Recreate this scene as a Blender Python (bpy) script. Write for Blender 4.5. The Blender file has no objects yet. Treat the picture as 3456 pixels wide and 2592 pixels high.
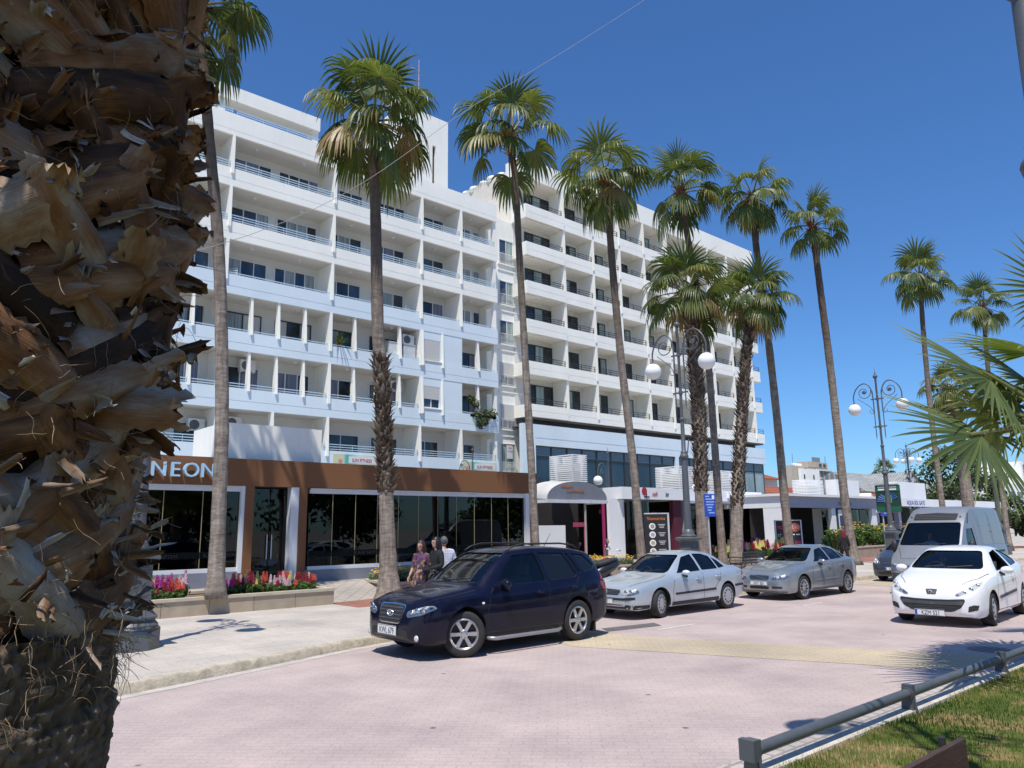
import bpy, bmesh, math, random
from mathutils import Vector, Matrix, Euler
from mathutils.bvhtree import BVHTree
from mathutils import noise as mnoise
R = math.radians
PI = math.pi
scene = bpy.context.scene
COL = scene.collection
rnd = random.Random(7)

# ------------------------------------------------------------------ helpers
class MB:
    """collects faces and builds one mesh object"""
    def __init__(s):
        s.v = []; s.f = []; s.m = []
    def add(s, verts, faces, mi=0):
        o = len(s.v)
        s.v.extend([tuple(p) for p in verts])
        s.f.extend([tuple(i + o for i in f) for f in faces])
        s.m.extend([mi] * len(faces))
        return s
    def box(s, x0, x1, y0, y1, z0, z1, mi=0):
        if x0 > x1: x0, x1 = x1, x0
        if y0 > y1: y0, y1 = y1, y0
        if z0 > z1: z0, z1 = z1, z0
        return s.add([(x0,y0,z0),(x1,y0,z0),(x1,y1,z0),(x0,y1,z0),(x0,y0,z1),(x1,y0,z1),(x1,y1,z1),(x0,y1,z1)],
              [(0,3,2,1),(4,5,6,7),(0,1,5,4),(1,2,6,5),(2,3,7,6),(3,0,4,7)], mi)
    def quad(s, a, b, c, d, mi=0):
        return s.add([a, b, c, d], [(0,1,2,3)], mi)
    def tube(s, pts, rad, seg=8, mi=0, cap=True, flat=1.0):
        pts = [Vector(p) for p in pts]
        if not hasattr(rad, '__len__'): rad = [rad] * len(pts)
        V = []; F = []
        n0 = None
        for i, p in enumerate(pts):
            t = (pts[min(i+1, len(pts)-1)] - pts[max(i-1, 0)])
            if t.length < 1e-9: t = Vector((0,0,1))
            t.normalize()
            if n0 is None:
                a = Vector((0,0,1)) if abs(t.z) < .9 else Vector((1,0,0))
                n0 = t.cross(a).normalized()
            n0 = (n0 - t * n0.dot(t))
            if n0.length < 1e-6: n0 = t.orthogonal()
            n0.normalize()
            b = t.cross(n0)
            for k in range(seg):
                an = 2 * PI * k / seg
                V.append(p + (n0 * math.cos(an) + b * math.sin(an) * flat) * rad[i])
        for i in range(len(pts) - 1):
            for k in range(seg):
                k2 = (k + 1) % seg
                F.append((i*seg+k, i*seg+k2, (i+1)*seg+k2, (i+1)*seg+k))
        if cap:
            F.append(tuple(range(seg))[::-1]); F.append(tuple((len(pts)-1)*seg + k for k in range(seg)))
        return s.add(V, F, mi)
    def lathe(s, prof, c=(0,0,0), seg=16, mi=0, rot=0.0, cap=True):
        """prof: [(r,z)...] around z"""
        V = []; F = []
        for r, z in prof:
            for k in range(seg):
                an = 2 * PI * k / seg + rot
                V.append((c[0] + r * math.cos(an), c[1] + r * math.sin(an), c[2] + z))
        n = len(prof)
        for i in range(n - 1):
            for k in range(seg):
                k2 = (k + 1) % seg
                F.append((i*seg+k, i*seg+k2, (i+1)*seg+k2, (i+1)*seg+k))
        if cap:
            F.append(tuple(range(seg))[::-1]); F.append(tuple((n-1)*seg + k for k in range(seg)))
        return s.add(V, F, mi)
    def sphere(s, c, r, seg=16, rings=10, mi=0, sc=(1,1,1)):
        prof = [(max(1e-4, r * math.sin(PI * i / rings)), -r * math.cos(PI * i / rings)) for i in range(rings + 1)]
        o = len(s.v)
        s.lathe(prof, (0,0,0), seg, mi, cap=False)
        for i in range(o, len(s.v)):
            p = s.v[i]; s.v[i] = (c[0] + p[0]*sc[0], c[1] + p[1]*sc[1], c[2] + p[2]*sc[2])
        return s
    def prism(s, poly, d0, d1, axis='y', mi=0):
        """2-D polygon extruded along an axis; poly coords are the two other axes in xyz order"""
        n = len(poly)
        def P(a, b, d):
            return {'x': (d, a, b), 'y': (a, d, b), 'z': (a, b, d)}[axis]
        V = [P(a, b, d0) for a, b in poly] + [P(a, b, d1) for a, b in poly]
        F = [tuple(range(n)), tuple(range(2*n-1, n-1, -1))] + [(i, i+n, (i+1) % n + n, (i+1) % n) for i in range(n)]
        return s.add(V, F, mi)
    def xform(s, M):
        s.v = [tuple(M @ Vector(p)) for p in s.v]; return s
    def merge(s, o, M=None, mi=None):
        vs = o.v if M is None else [tuple(M @ Vector(p)) for p in o.v]
        k = len(s.v); s.v.extend(vs); s.f.extend([tuple(i + k for i in f) for f in o.f])
        s.m.extend(o.m if mi is None else [mi] * len(o.f)); return s
    def build(s, name, mats, parent=None, smooth=False, angle=None, fix=True, loc=None):
        me = bpy.data.meshes.new(name)
        me.from_pydata(s.v, [], s.f)
        if not isinstance(mats, (list, tuple)): mats = [mats]
        for m in mats: me.materials.append(m)
        if any(s.m): me.polygons.foreach_set('material_index', s.m)
        if fix:
            bm = bmesh.new(); bm.from_mesh(me)
            bmesh.ops.recalc_face_normals(bm, faces=bm.faces); bm.to_mesh(me); bm.free()
        if smooth:
            me.polygons.foreach_set('use_smooth', [True] * len(me.polygons))
            if angle: me.set_sharp_from_angle(angle=R(angle))
        me.update()
        return link(name, me, parent, loc)

def link(name, me, parent=None, loc=None):
    o = bpy.data.objects.new(name, me); COL.objects.link(o)
    if parent is not None: o.parent = parent
    if loc is not None: o.location = loc
    return o
def tag(o, label, cat, group=None, kind=None):
    if label: o['label'] = label
    if cat: o['category'] = cat
    if group: o['group'] = group
    if kind: o['kind'] = kind
    return o
def thing(name, label, cat, loc=(0,0,0), rz=0.0, group=None, sc=1.0):
    o = bpy.data.objects.new(name, None); COL.objects.link(o)
    o.empty_display_size = .3
    o.location = loc; o.rotation_euler = (0, 0, rz); o.scale = (sc, sc, sc)
    return tag(o, label, cat, group)
def struct(o):
    o['kind'] = 'structure'; return o
def dup(o, loc=None, rz=None, label=None, sc=None):
    c = o.copy(); COL.objects.link(c)
    if loc is not None: c.location = loc
    if rz is not None: c.rotation_euler = (0, 0, rz)
    if sc is not None: c.scale = (sc, sc, sc)
    if label: c['label'] = label
    for ch in list(o.children):
        d = ch.copy(); COL.objects.link(d); d.parent = c
        for g in list(ch.children):
            e = g.copy(); COL.objects.link(e); e.parent = d
    return c
_font = None
def text_mesh(body, size=1.0, ext=0.01, align='CENTER', shear=0.0, spacing=1.0, xs=1.0):
    """text lying in local x (width) / z (height), facing -y; returns MB"""
    cu = bpy.data.curves.new('t', 'FONT'); cu.body = body; cu.size = size; cu.extrude = ext
    cu.align_x = align; cu.shear = shear; cu.space_character = spacing; cu.resolution_u = 3
    o = bpy.data.objects.new('t', cu); COL.objects.link(o)
    dg = bpy.context.evaluated_depsgraph_get(); dg.update()
    me = bpy.data.meshes.new_from_object(o.evaluated_get(dg))
    mb = MB()
    mb.add([(v.co.x * xs, -v.co.z, v.co.y) for v in me.vertices], [tuple(p.vertices) for p in me.polygons])
    bpy.data.objects.remove(o); bpy.data.curves.remove(cu); bpy.data.meshes.remove(me)
    return mb
def T(x=0, y=0, z=0, rz=0, rx=0, ry=0, s=1.0):
    return Matrix.Translation((x, y, z)) @ Euler((rx, ry, rz)).to_matrix().to_4x4() @ Matrix.Scale(s, 4)

# ------------------------------------------------------------------ materials
def nt(m):
    m.use_nodes = True
    return m.node_tree.nodes, m.node_tree.links, m.node_tree.nodes['Principled BSDF']
def setp(b, **k):
    names = dict(col='Base Color', rough='Roughness', metal='Metallic', spec='Specular IOR Level', coat='Coat Weight', coatr='Coat Roughness', alpha='Alpha', trans='Transmission Weight', ior='IOR', emit='Emission Color', emits='Emission Strength', sheen='Sheen Weight', sss='Subsurface Weight')
    for a, v in k.items():
        if a == 'col' or a == 'emit': v = (v[0], v[1], v[2], 1)
        b.inputs[names[a]].default_value = v
def ramp(N, stops, interp='LINEAR'):
    r = N.new('ShaderNodeValToRGB'); r.color_ramp.interpolation = interp
    el = r.color_ramp.elements
    while len(el) < len(stops): el.new(.5)
    for e, (p, c) in zip(el, stops):
        e.position = p; e.color = (c[0], c[1], c[2], 1) if hasattr(c, '__len__') else (c, c, c, 1)
    return r
def texco(N, L, kind='Object', scale=(1,1,1), rot=(0,0,0)):
    t = N.new('ShaderNodeTexCoord'); mp = N.new('ShaderNodeMapping')
    L.new(t.outputs[kind], mp.inputs[0]); mp.inputs['Scale'].default_value = scale; mp.inputs['Rotation'].default_value = rot
    return mp.outputs[0]
def noise(N, L, co, scale, detail=4, rough=.55):
    n = N.new('ShaderNodeTexNoise'); n.inputs['Scale'].default_value = scale; n.inputs['Detail'].default_value = detail; n.inputs['Roughness'].default_value = rough
    if co: L.new(co, n.inputs['Vector'])
    return n.outputs[0]
def mixc(N, L, fac, a, b, mode='MIX'):
    m = N.new('ShaderNodeMix'); m.data_type = 'RGBA'; m.blend_type = mode
    for sock, v in ((m.inputs[0], fac), (m.inputs[6], a), (m.inputs[7], b)):
        if hasattr(v, 'links') or hasattr(v, 'is_linked'): L.new(v, sock)
        elif hasattr(v, '__len__'): sock.default_value = (v[0], v[1], v[2], 1)
        else: sock.default_value = v
    return m.outputs[2]
def bump(N, L, b, h, strength=.3, dist=.02):
    bp = N.new('ShaderNodeBump'); bp.inputs['Strength'].default_value = strength; bp.inputs['Distance'].default_value = dist
    L.new(h, bp.inputs['Height']); L.new(bp.outputs[0], b.inputs['Normal'])
def mat(name, col, rough=.6, var=.12, scale=3.0, metal=0.0, spec=.5, bmp=0.0, bscale=40.0, stretch=(1,1,1), coat=0.0, dirt=None, kind='Object', bdist=.01):
    """principled with two-octave tonal variation, optional dirt tint and bump"""
    m = bpy.data.materials.new(name); N, L, b = nt(m)
    setp(b, rough=rough, metal=metal, spec=spec, coat=coat)
    co = texco(N, L, kind, stretch)
    n1 = noise(N, L, co, scale, 5)
    lo = [c * (1 - var) for c in col]; hi = [min(1, c * (1 + var)) for c in col]
    r = ramp(N, [(.3, lo), (.7, hi)]); L.new(n1, r.inputs[0])
    out = r.outputs[0]
    if dirt:
        n2 = noise(N, L, co, scale * 2.7 + .31, 6, .65)
        r2 = ramp(N, [(dirt[1], 0), (min(1, dirt[1] + .2), dirt[2])]); L.new(n2, r2.inputs[0])
        out = mixc(N, L, r2.outputs[0], out, dirt[0])
    L.new(out, b.inputs['Base Color'])
    if bmp:
        bump(N, L, b, noise(N, L, co, bscale, 4), bmp, bdist)
    return m
def glass(name, tint=(.25,.32,.34), gl=.9, rough=.02, ior=1.5, dark=0.0):
    """thin window glass: fresnel reflection over tinted see-through"""
    m = bpy.data.materials.new(name); m.use_nodes = True; N = m.node_tree.nodes; L = m.node_tree.links
    N.clear(); o = N.new('ShaderNodeOutputMaterial')
    fr = N.new('ShaderNodeFresnel'); fr.inputs[0].default_value = ior
    g = N.new('ShaderNodeBsdfGlossy'); g.inputs['Color'].default_value = (gl, gl, gl, 1); g.inputs['Roughness'].default_value = rough
    t = N.new('ShaderNodeBsdfTransparent'); t.inputs[0].default_value = (*tint, 1)
    base = t.outputs[0]
    if dark:
        d = N.new('ShaderNodeBsdfDiffuse'); d.inputs[0].default_value = (.02, .025, .03, 1)
        mx = N.new('ShaderNodeMixShader'); mx.inputs[0].default_value = dark
        L.new(t.outputs[0], mx.inputs[1]); L.new(d.outputs[0], mx.inputs[2]); base = mx.outputs[0]
    mm = N.new('ShaderNodeMixShader'); L.new(fr.outputs[0], mm.inputs[0]); L.new(base, mm.inputs[1]); L.new(g.outputs[0], mm.inputs[2])
    L.new(mm.outputs[0], o.inputs[0])
    return m
M = {}
def facade(name, col, streak=.10):
    m = bpy.data.materials.new(name); N, L, b = nt(m); setp(b, rough=.85, spec=.25)
    co = texco(N, L, 'Object')
    n1 = noise(N, L, co, .35, 5)
    r = ramp(N, [(.3, [c * .93 for c in col]), (.7, [min(1, c * 1.03) for c in col])]); L.new(n1, r.inputs[0])
    cs = texco(N, L, 'Object', (3.2, 3.2, .22))
    n2 = noise(N, L, cs, 1.3, 6, .7)
    r2 = ramp(N, [(.55, 0), (.85, streak * 2)]); L.new(n2, r2.inputs[0])
    c = mixc(N, L, r2.outputs[0], r.outputs[0], [col[0]*.55, col[1]*.55, col[2]*.52])
    L.new(c, b.inputs['Base Color'])
    bump(N, L, b, noise(N, L, co, 30, 3), .15, .01)
    return m
# ------------------------------------------------------------------ camera, sun, sky
CAMZ = 2.07
cam = bpy.data.cameras.new('camera'); camo = bpy.data.objects.new('camera', cam); COL.objects.link(camo)
cam.sensor_width = 36; cam.sensor_fit = 'HORIZONTAL'; cam.lens = 2539.66 / 3456 * 36; cam.clip_start = .05; cam.clip_end = 5000
pp, rr, yy = .188221, -.012875, .84935
d = Vector((math.cos(yy)*math.cos(pp), math.sin(yy)*math.cos(pp), math.sin(pp)))
rt = d.cross(Vector((0,0,1))).normalized(); up = rt.cross(d)
rx = rt * math.cos(rr) + up * math.sin(rr); ux = up * math.cos(rr) - rt * math.sin(rr)
Mc = Matrix((rx, ux, -d)).transposed().to_4x4(); Mc.translation = (0, 0, CAMZ)
camo.matrix_world = Mc; scene.camera = camo

SUNV = Vector((2.43, 2.0, -7.1)).normalized()
sl = bpy.data.lights.new('sun', 'SUN'); sl.energy = 5.0; sl.angle = R(.53); sl.color = (1, .95, .86)
so = bpy.data.objects.new('sun', sl); COL.objects.link(so)
so.rotation_euler = SUNV.to_track_quat('-Z', 'Y').to_euler(); so.location = (0, 0, 60)
w = bpy.data.worlds.new('World'); scene.world = w; w.use_nodes = True
N = w.node_tree.nodes; L = w.node_tree.links; bg = N['Background']
sky = N.new('ShaderNodeTexSky'); sky.sky_type = 'NISHITA'; sky.sun_disc = False
sky.sun_elevation = math.asin(-SUNV.z); sky.sun_rotation = math.atan2(-SUNV.x, -SUNV.y)
sky.altitude = 0; sky.air_density = 1.0; sky.dust_density = .3; sky.ozone_density = 3.0
hs = N.new('ShaderNodeHueSaturation'); hs.inputs['Saturation'].default_value = 1.12; hs.inputs['Value'].default_value = 1.0
tn = N.new('ShaderNodeMix'); tn.data_type = 'RGBA'; tn.blend_type = 'MULTIPLY'; tn.inputs[0].default_value = 1; tn.inputs[7].default_value = (.585, .91, 1.27, 1)
hs.inputs['Saturation'].default_value = 1.04
L.new(sky.outputs[0], hs.inputs['Color']); L.new(hs.outputs[0], tn.inputs[6]); L.new(tn.outputs[2], bg.inputs[0]); bg.inputs[1].default_value = .118
scene.view_settings.view_transform = 'Standard'; scene.view_settings.look = 'None'
scene.view_settings.exposure = 0; scene.view_settings.gamma = 1
scene.render.resolution_x = 1024; scene.render.resolution_y = 768
try:
    scene.cycles.max_bounces = 8; scene.cycles.transparent_max_bounces = 16; scene.cycles.use_denoising = True
    scene.cycles.sample_clamp_indirect = 4
except Exception: pass

# ------------------------------------------------------------------ setting materials
def paver(name, c1, c2, mortar, scale, bw, bh, stain=.5, rot=0.0, off=.5, msz=.02):
    m = bpy.data.materials.new(name); N, L, b = nt(m); setp(b, rough=.82, spec=.3)
    co = texco(N, L, 'Object', (1,1,1), (0,0,rot))
    br = N.new('ShaderNodeTexBrick'); L.new(co, br.inputs['Vector'])
    br.offset = off
    br.inputs['Color1'].default_value = (*c1, 1); br.inputs['Color2'].default_value = (*c2, 1); br.inputs['Mortar'].default_value = (*mortar, 1)
    br.inputs['Scale'].default_value = scale; br.inputs['Brick Width'].default_value = bw; br.inputs['Row Height'].default_value = bh
    br.inputs['Mortar Size'].default_value = msz; br.inputs['Bias'].default_value = -.2; br.inputs['Mortar Smooth'].default_value = .3
    n1 = noise(N, L, co, .55, 6, .6); r1 = ramp(N, [(.3, (.72,.72,.74)), (.7, (1.12,1.10,1.08))]); L.new(n1, r1.inputs[0])
    c = mixc(N, L, 1.0, br.outputs[0], r1.outputs[0], 'MULTIPLY')
    n2 = noise(N, L, co, 42, 3, .7); r2 = ramp(N, [(.3, (.7,.7,.7)), (.72, (1.15,1.15,1.15))]); L.new(n2, r2.inputs[0])
    c = mixc(N, L, .8, c, r2.outputs[0], 'MULTIPLY')
    n3 = noise(N, L, texco(N, L, 'Object', (.25,1.6,1)), 1.1, 5, .6); r3 = ramp(N, [(.5, 0), (.78, stain)]); L.new(n3, r3.inputs[0])
    c = mixc(N, L, r3.outputs[0], c, [c1[0]*.7, c1[1]*.69, c1[2]*.73])
    v = N.new('ShaderNodeTexVoronoi'); v.inputs['Scale'].default_value = 1.1; L.new(co, v.inputs['Vector'])
    r4 = ramp(N, [(.018, 1), (.05, 0)]); L.new(v.outputs['Distance'], r4.inputs[0])
    c = mixc(N, L, r4.outputs[0], c, (.10,.09,.085))
    L.new(c, b.inputs['Base Color'])
    bump(N, L, b, br.outputs['Fac'], -.25, .006)
    return m
M['road'] = paver('road_pavers', (.53,.435,.405), (.505,.415,.39), (.465,.385,.365), 1.0, .22, .11, .45, R(45), .5, .012)
M['band'] = paver('ochre_pavers', (.56,.47,.335), (.53,.445,.315), (.46,.39,.29), 1.0, .22, .11, .3, R(45), .5, .012)
M['pave'] = paver('pavement_slabs', (.56,.51,.45), (.53,.485,.43), (.40,.36,.31), 1.0, .6, .4, .35, 0, .5, .008)
M['redbrick'] = paver('red_pavers', (.40,.175,.125), (.35,.155,.115), (.26,.14,.11), 1.0, .22, .11, .35, 0, .5, .012)
M['terrace'] = paver('terrace_tiles', (.44,.40,.35), (.40,.37,.33), (.28,.25,.22), 1.0, .3, .3, .3, R(45), 0, .014)
M['kerb'] = mat('kerb_concrete', (.47,.41,.31), .9, .28, 5.0, bmp=.7, bscale=28, dirt=((.20,.17,.13), .52, .6), bdist=.02)
M['soil'] = mat('soil', (.20,.13,.08), .95, .4, 7, bmp=.8, bscale=20, bdist=.03)
M['ground'] = mat('ground_far', (.33,.30,.26), .9, .2, .2)

# ------------------------------------------------------------------ ground, road, pavement
def sheet(name, poly, z, m, sub=None):
    mb = MB(); mb.add([(x, y, z) for x, y in poly], [tuple(range(len(poly)))])
    return struct(mb.build(name, m))
sheet('ground', [(-900,-900),(2500,-900),(2500,2500),(-900,2500)], -.03, M['ground'])
def curve_pts(cp, n=8):
    out = []
    for i in range(len(cp) - 1):
        p0 = Vector(cp[max(i-1,0)]); p1 = Vector(cp[i]); p2 = Vector(cp[i+1]); p3 = Vector(cp[min(i+2,len(cp)-1)])
        for k in range(n):
            t = k / n
            out.append(tuple(.5*((2*p1) + (p2-p0)*t + (2*p0-5*p1+4*p2-p3)*t*t + (3*p1-p0-3*p2+p3)*t*t*t)))
    out.append(tuple(cp[-1])); return out
KERB = curve_pts([(-40,3.0),(-14,6.9),(-4,9.25),(0.2,10.3),(2.86,11.03),(5.07,11.71),(7.3,12.42),(9.5,12.8),(12.5,12.92),(20,12.95),(40,12.95),(90,13.0),(260,13.6)], 6)
sheet('road', [(-40,-6),(260,-6)] + [(x, y + .05) for x, y in reversed(KERB)], 0, M['road'])
# kerb stones along the far side (a real step)
mb = MB()
for i in range(len(KERB) - 1):
    a = Vector((*KERB[i], 0)); b = Vector((*KERB[i+1], 0)); t = (b - a).normalized(); n = Vector((-t.y, t.x, 0))
    if i > 0: tp = (Vector((*KERB[i], 0)) - Vector((*KERB[i-1], 0))).normalized(); na = (Vector((-tp.y, tp.x, 0)) + n).normalized()
    else: na = n
    if i < len(KERB) - 2: tn = (Vector((*KERB[i+2], 0)) - b).normalized(); nb = (Vector((-tn.y, tn.x, 0)) + n).normalized()
    else: nb = n
    pr = [(0, -.02), (.012, .10), (.045, .136), (.17, .142), (.17, -.02)]
    V = []
    for p, q in ((a, na), (b, nb)):
        V += [p + q * u + Vector((0,0,h)) for u, h in pr]
    mb.add(V, [(k, k+1, k+6, k+5) for k in range(4)])
struct(mb.build('far_kerb', M['kerb'], smooth=True, angle=40))
# pale gutter strip at the foot of the kerb
mb = MB()
for i in range(len(KERB) - 1):
    a = KERB[i]; b = KERB[i+1]
    mb.quad((a[0]+.03, a[1]-.20, .004), (b[0]+.03, b[1]-.20, .004), (b[0], b[1]+.03, .004), (a[0], a[1]+.03, .004))
struct(mb.build('gutter_strip', mat('gutter', (.46,.42,.38), .85, .2, 3)))
KOUT = [(x - .03, y + .165) for x, y in KERB]
sheet('pavement', KOUT + [(260,90),(-40,90)], .134, M['pave'])
sheet('red_brick_pavement', [(10.02,17.35),(70,17.6),(70,19.4),(44,20.6),(44,26),(22,26),(22,21.3),(10.02,21.3)], .138, M['redbrick'])
sheet('terrace', [(22.1,23.6),(70,26),(70,60),(-12,60),(-12,27.6),(22.1,27.6)], .143, M['terrace'])
# ochre bands across the carriageway
sheet('ochre_band', [(10.62,12.72),(9.9,9.7),(12.25,3.95),(13.95,3.95),(11.55,9.9),(12.0,12.72)], .004, M['band'])
sheet('ochre_band', [(26.3,12.75),(26.6,4.0),(28.2,4.0),(28.1,12.75)], .004, M['band'])
wm = mat('road_paint', (.62,.58,.56), .8, .2, 9)
for i, (x0, x1, y) in enumerate(((12.6,13.9,10.0),(18.8,19.85,10.19),(24.9,26,10.3))):
    struct(sheet('road_marking', [(x0,y-.05),(x1,y-.03),(x1,y+.04),(x0,y+.02)], .005, wm))
am = mat('asphalt_patch', (.12,.11,.115), .8, .25, 6, bmp=.4)
sheet('asphalt_patch', [(11.75,10.55),(13.2,10.35),(13.45,10.75),(12.0,10.95)], .006, am)
mh = MB(); mh.lathe([(.02,.0075),(.26,.0075),(.29,.006),(.33,.0045)], (14.4,4.6,0), 24, cap=False)
for k in range(5): mh.box(14.2, 14.6, 4.42 + k*.09, 4.46 + k*.09, .0076, .0115)
tag(mh.build('manhole_cover', mat('iron_cover', (.17,.15,.15), .7, .2, 8)), 'round iron manhole cover in the road beyond the far rail post', 'manhole cover')
# near verge: kerb, lawn
mb = MB()
for i in range(60):
    x0 = -30 + i * 2.0; y0 = 3.80
    mb.prism([(y0 - .16, -.02), (y0 - .16, .075), (y0 - .02, .08), (y0 + .0, .05), (y0, -.02)], x0 + .006, x0 + 1.994, 'x')
struct(mb.build('near_kerb', mat('kerb_pale', (.56,.51,.43), .85, .2, 5, bmp=.4, bscale=25, dirt=((.28,.24,.18), .55, .5)), fix=True))
sheet('gutter_strip', [(-30,3.80),(90,3.80),(90,4.13),(-30,4.13)], .005, paver('gutter_setts', (.50,.45,.42), (.46,.42,.40), (.3,.27,.25), 1.0, .2, .12, .3))
def grass_mat():
    m = bpy.data.materials.new('lawn_soil'); N, L, b = nt(m); setp(b, rough=.95, spec=.1)
    co = texco(N, L, 'Object'); n = noise(N, L, co, 1.3, 5, .6)
    r = ramp(N, [(.36, (.075,.105,.02)), (.50, (.12,.14,.035)), (.58, (.28,.20,.09))]); L.new(n, r.inputs[0]); L.new(r.outputs[0], b.inputs['Base Color'])
    bump(N, L, b, noise(N, L, co, 60, 3), .8, .03); return m
lw = MB(); nx, ny = 60, 16
def lawn_z(x, y):
    t = max(0, (3.66 - y)) / 3.0
    return .045 + .08 * min(1, t * 1.2) + .02 * mnoise.noise((x * .9, y * .9, 2))
for j in range(ny + 1):
    for i in range(nx + 1):
        x = -8 + 48 * i / nx; y = 3.645 - 9.0 * (j / ny) ** 1.6
        lw.v.append((x, y, lawn_z(x, y)))
for j in range(ny):
    for i in range(nx):
        a = j * (nx + 1) + i; lw.f.append((a, a + 1, a + nx + 2, a + nx + 1)); lw.m.append(0)
struct(lw.build('lawn', grass_mat(), smooth=True))
# blades of grass: one mass, denser where the photograph shows it large
def leafmat(name, stops, rough=.5, trans=.35, spec=.4, nscale=2.0, tcol=None, attr=None):
    m = bpy.data.materials.new(name); m.use_nodes = True; N = m.node_tree.nodes; L = m.node_tree.links
    b = N['Principled BSDF']; o = N['Material Output']; setp(b, rough=rough, spec=spec)
    if attr:
        a = N.new('ShaderNodeAttribute'); a.attribute_name = attr; fac = a.outputs['Fac']
    else:
        fac = noise(N, L, texco(N, L, 'Object'), nscale, 3)
    r = ramp(N, stops); L.new(fac, r.inputs[0]); L.new(r.outputs[0], b.inputs['Base Color'])
    t = N.new('ShaderNodeBsdfTranslucent')
    g = mixc(N, L, 1.0, r.outputs[0], tcol or (1.5,1.6,.7), 'MULTIPLY'); L.new(g, t.inputs[0])
    mx = N.new('ShaderNodeMixShader'); mx.inputs[0].default_value = trans
    L.new(b.outputs[0], mx.inputs[1]); L.new(t.outputs[0], mx.inputs[2]); L.new(mx.outputs[0], o.inputs[0])
    return m
gb = MB(); rg = random.Random(3); gattr = []
for i in range(46000):
    u = rg.random(); x = 4.6 + 12 * u ** 1.5; y = 3.66 - 2.6 * rg.random() ** 1.35
    if y < x * .17 - .3: continue
    if rg.random() < .5 and y < 3.3 - 0: pass
    dry = mnoise.noise((x * .75, y * .75, 5)) + .5 * mnoise.noise((x * 2.3, y * 2.3, 1)) + .40 * max(0, (y - 3.0)) - .16 + .55 * math.exp(-((x - 7.0) ** 2) / 1.2 - ((y - 3.2) ** 2) / .12)
    h = (.022 + .03 * rg.random()) * (1.25 if y > 3.45 else 1); an = rg.random() * 2 * PI; le = .025 * rg.random()
    wd = .0035 + .002 * rg.random(); z = lawn_z(x, y) - .004
    c, s_ = math.cos(an), math.sin(an)
    o = len(gb.v)
    gb.v += [(x - wd * s_, y + wd * c, z), (x + wd * s_, y - wd * c, z), (x + le * c, y + le * s_, z + h)]
    gb.f.append((o, o+1, o+2)); gb.m.append(0)
    gattr += [min(1, max(0, .42 + dry * .9 + .22 * (rg.random() - .5)))] * 3
go = gb.build('grass', leafmat('grass_blades', [(0, (.05,.10,.016)), (.42, (.115,.185,.03)), (.62, (.25,.23,.075)), (.85, (.48,.36,.19))], .6, .3, .3, attr='dry'), fix=False)
at_ = go.data.attributes.new('dry', 'FLOAT', 'POINT'); at_.data.foreach_set('value', gattr)
tag(go, 'short lawn with straw coloured dry patches behind the low pipe rail', 'grass', kind='stuff')
# ------------------------------------------------------------------ building materials
M['white'] = facade('white_render', (.93,.905,.82), .14)
M['cream'] = facade('shade_toned_cream', (.72,.70,.655))  # toned down in colour to deepen the shade in the balcony recesses
M['blue'] = facade('pale_blue_render', (.70,.79,.84))
M['beigewall'] = facade('beige_render', (.74,.69,.61), .25)
M['brown'] = facade('brown_render', (.225,.105,.05), .06)
M['alu'] = mat('white_aluminium', (.72,.73,.74), .4, .05, 2, spec=.5)
M['rail_blue'] = mat('pale_blue_steel', (.50,.63,.72), .5, .06, 3)
M['dark_alu'] = mat('dark_aluminium', (.035,.033,.033), .45, .1, 3)
M['rail_dark'] = mat('dark_steel', (.03,.03,.032), .5, .1, 3)
M['concrete_dk'] = mat('grey_soffit', (.42,.41,.39), .9, .1, 1)
def pane_mat(name, c1, c2, scale=1.0, rough=.05):
    m = bpy.data.materials.new(name); N, L, b = nt(m); setp(b, rough=rough, spec=.65)
    co = texco(N, L, 'Object', (1, 1, .35)); n = noise(N, L, co, scale, 3)
    r = ramp(N, [(.35, c1), (.65, c2)]); L.new(n, r.inputs[0]); L.new(r.outputs[0], b.inputs['Base Color']); return m
def curtain_mat(name, c, fold=18.0, rough=.25):
    m = bpy.data.materials.new(name); N, L, b = nt(m); setp(b, rough=rough, spec=.5)
    co = texco(N, L, 'Object', (1,1,.02)); n = noise(N, L, co, fold, 2)
    r = ramp(N, [(.3, [x*.45 for x in c]), (.62, c)]); L.new(n, r.inputs[0]); L.new(r.outputs[0], b.inputs['Base Color']); return m
M['pane'] = pane_mat('window_pane', (.018,.03,.05), (.05,.085,.13))
M['pane_dk'] = pane_mat('dark_window_pane', (.010,.014,.018), (.03,.04,.045))
M['pane_cur'] = curtain_mat('curtained_pane', (.36,.41,.42))
M['pane_curg'] = curtain_mat('green_curtained_pane', (.38,.48,.44), 9)
M['pane_lav'] = curtain_mat('lilac_curtained_pane', (.24,.24,.33), 14)
def slat_mat(name, c1, c2, period):
    m = bpy.data.materials.new(name); N, L, b = nt(m); setp(b, rough=.6)
    co = texco(N, L, 'Object'); wv = N.new('ShaderNodeTexWave'); wv.wave_type = 'BANDS'; wv.bands_direction = 'Z'
    wv.inputs['Scale'].default_value = 1.0 / period * .3183 * 1.0; L.new(co, wv.inputs['Vector'])
    r = ramp(N, [(.15, c2), (.4, c1)]); L.new(wv.outputs['Fac'], r.inputs[0]); L.new(r.outputs[0], b.inputs['Base Color']); return m
M['shutter'] = slat_mat('roller_shutter', (.62,.61,.58), (.40,.39,.37), .06)
M['louvre'] = slat_mat('glass_louvre', (.16,.24,.29), (.06,.10,.13), .11)

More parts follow.
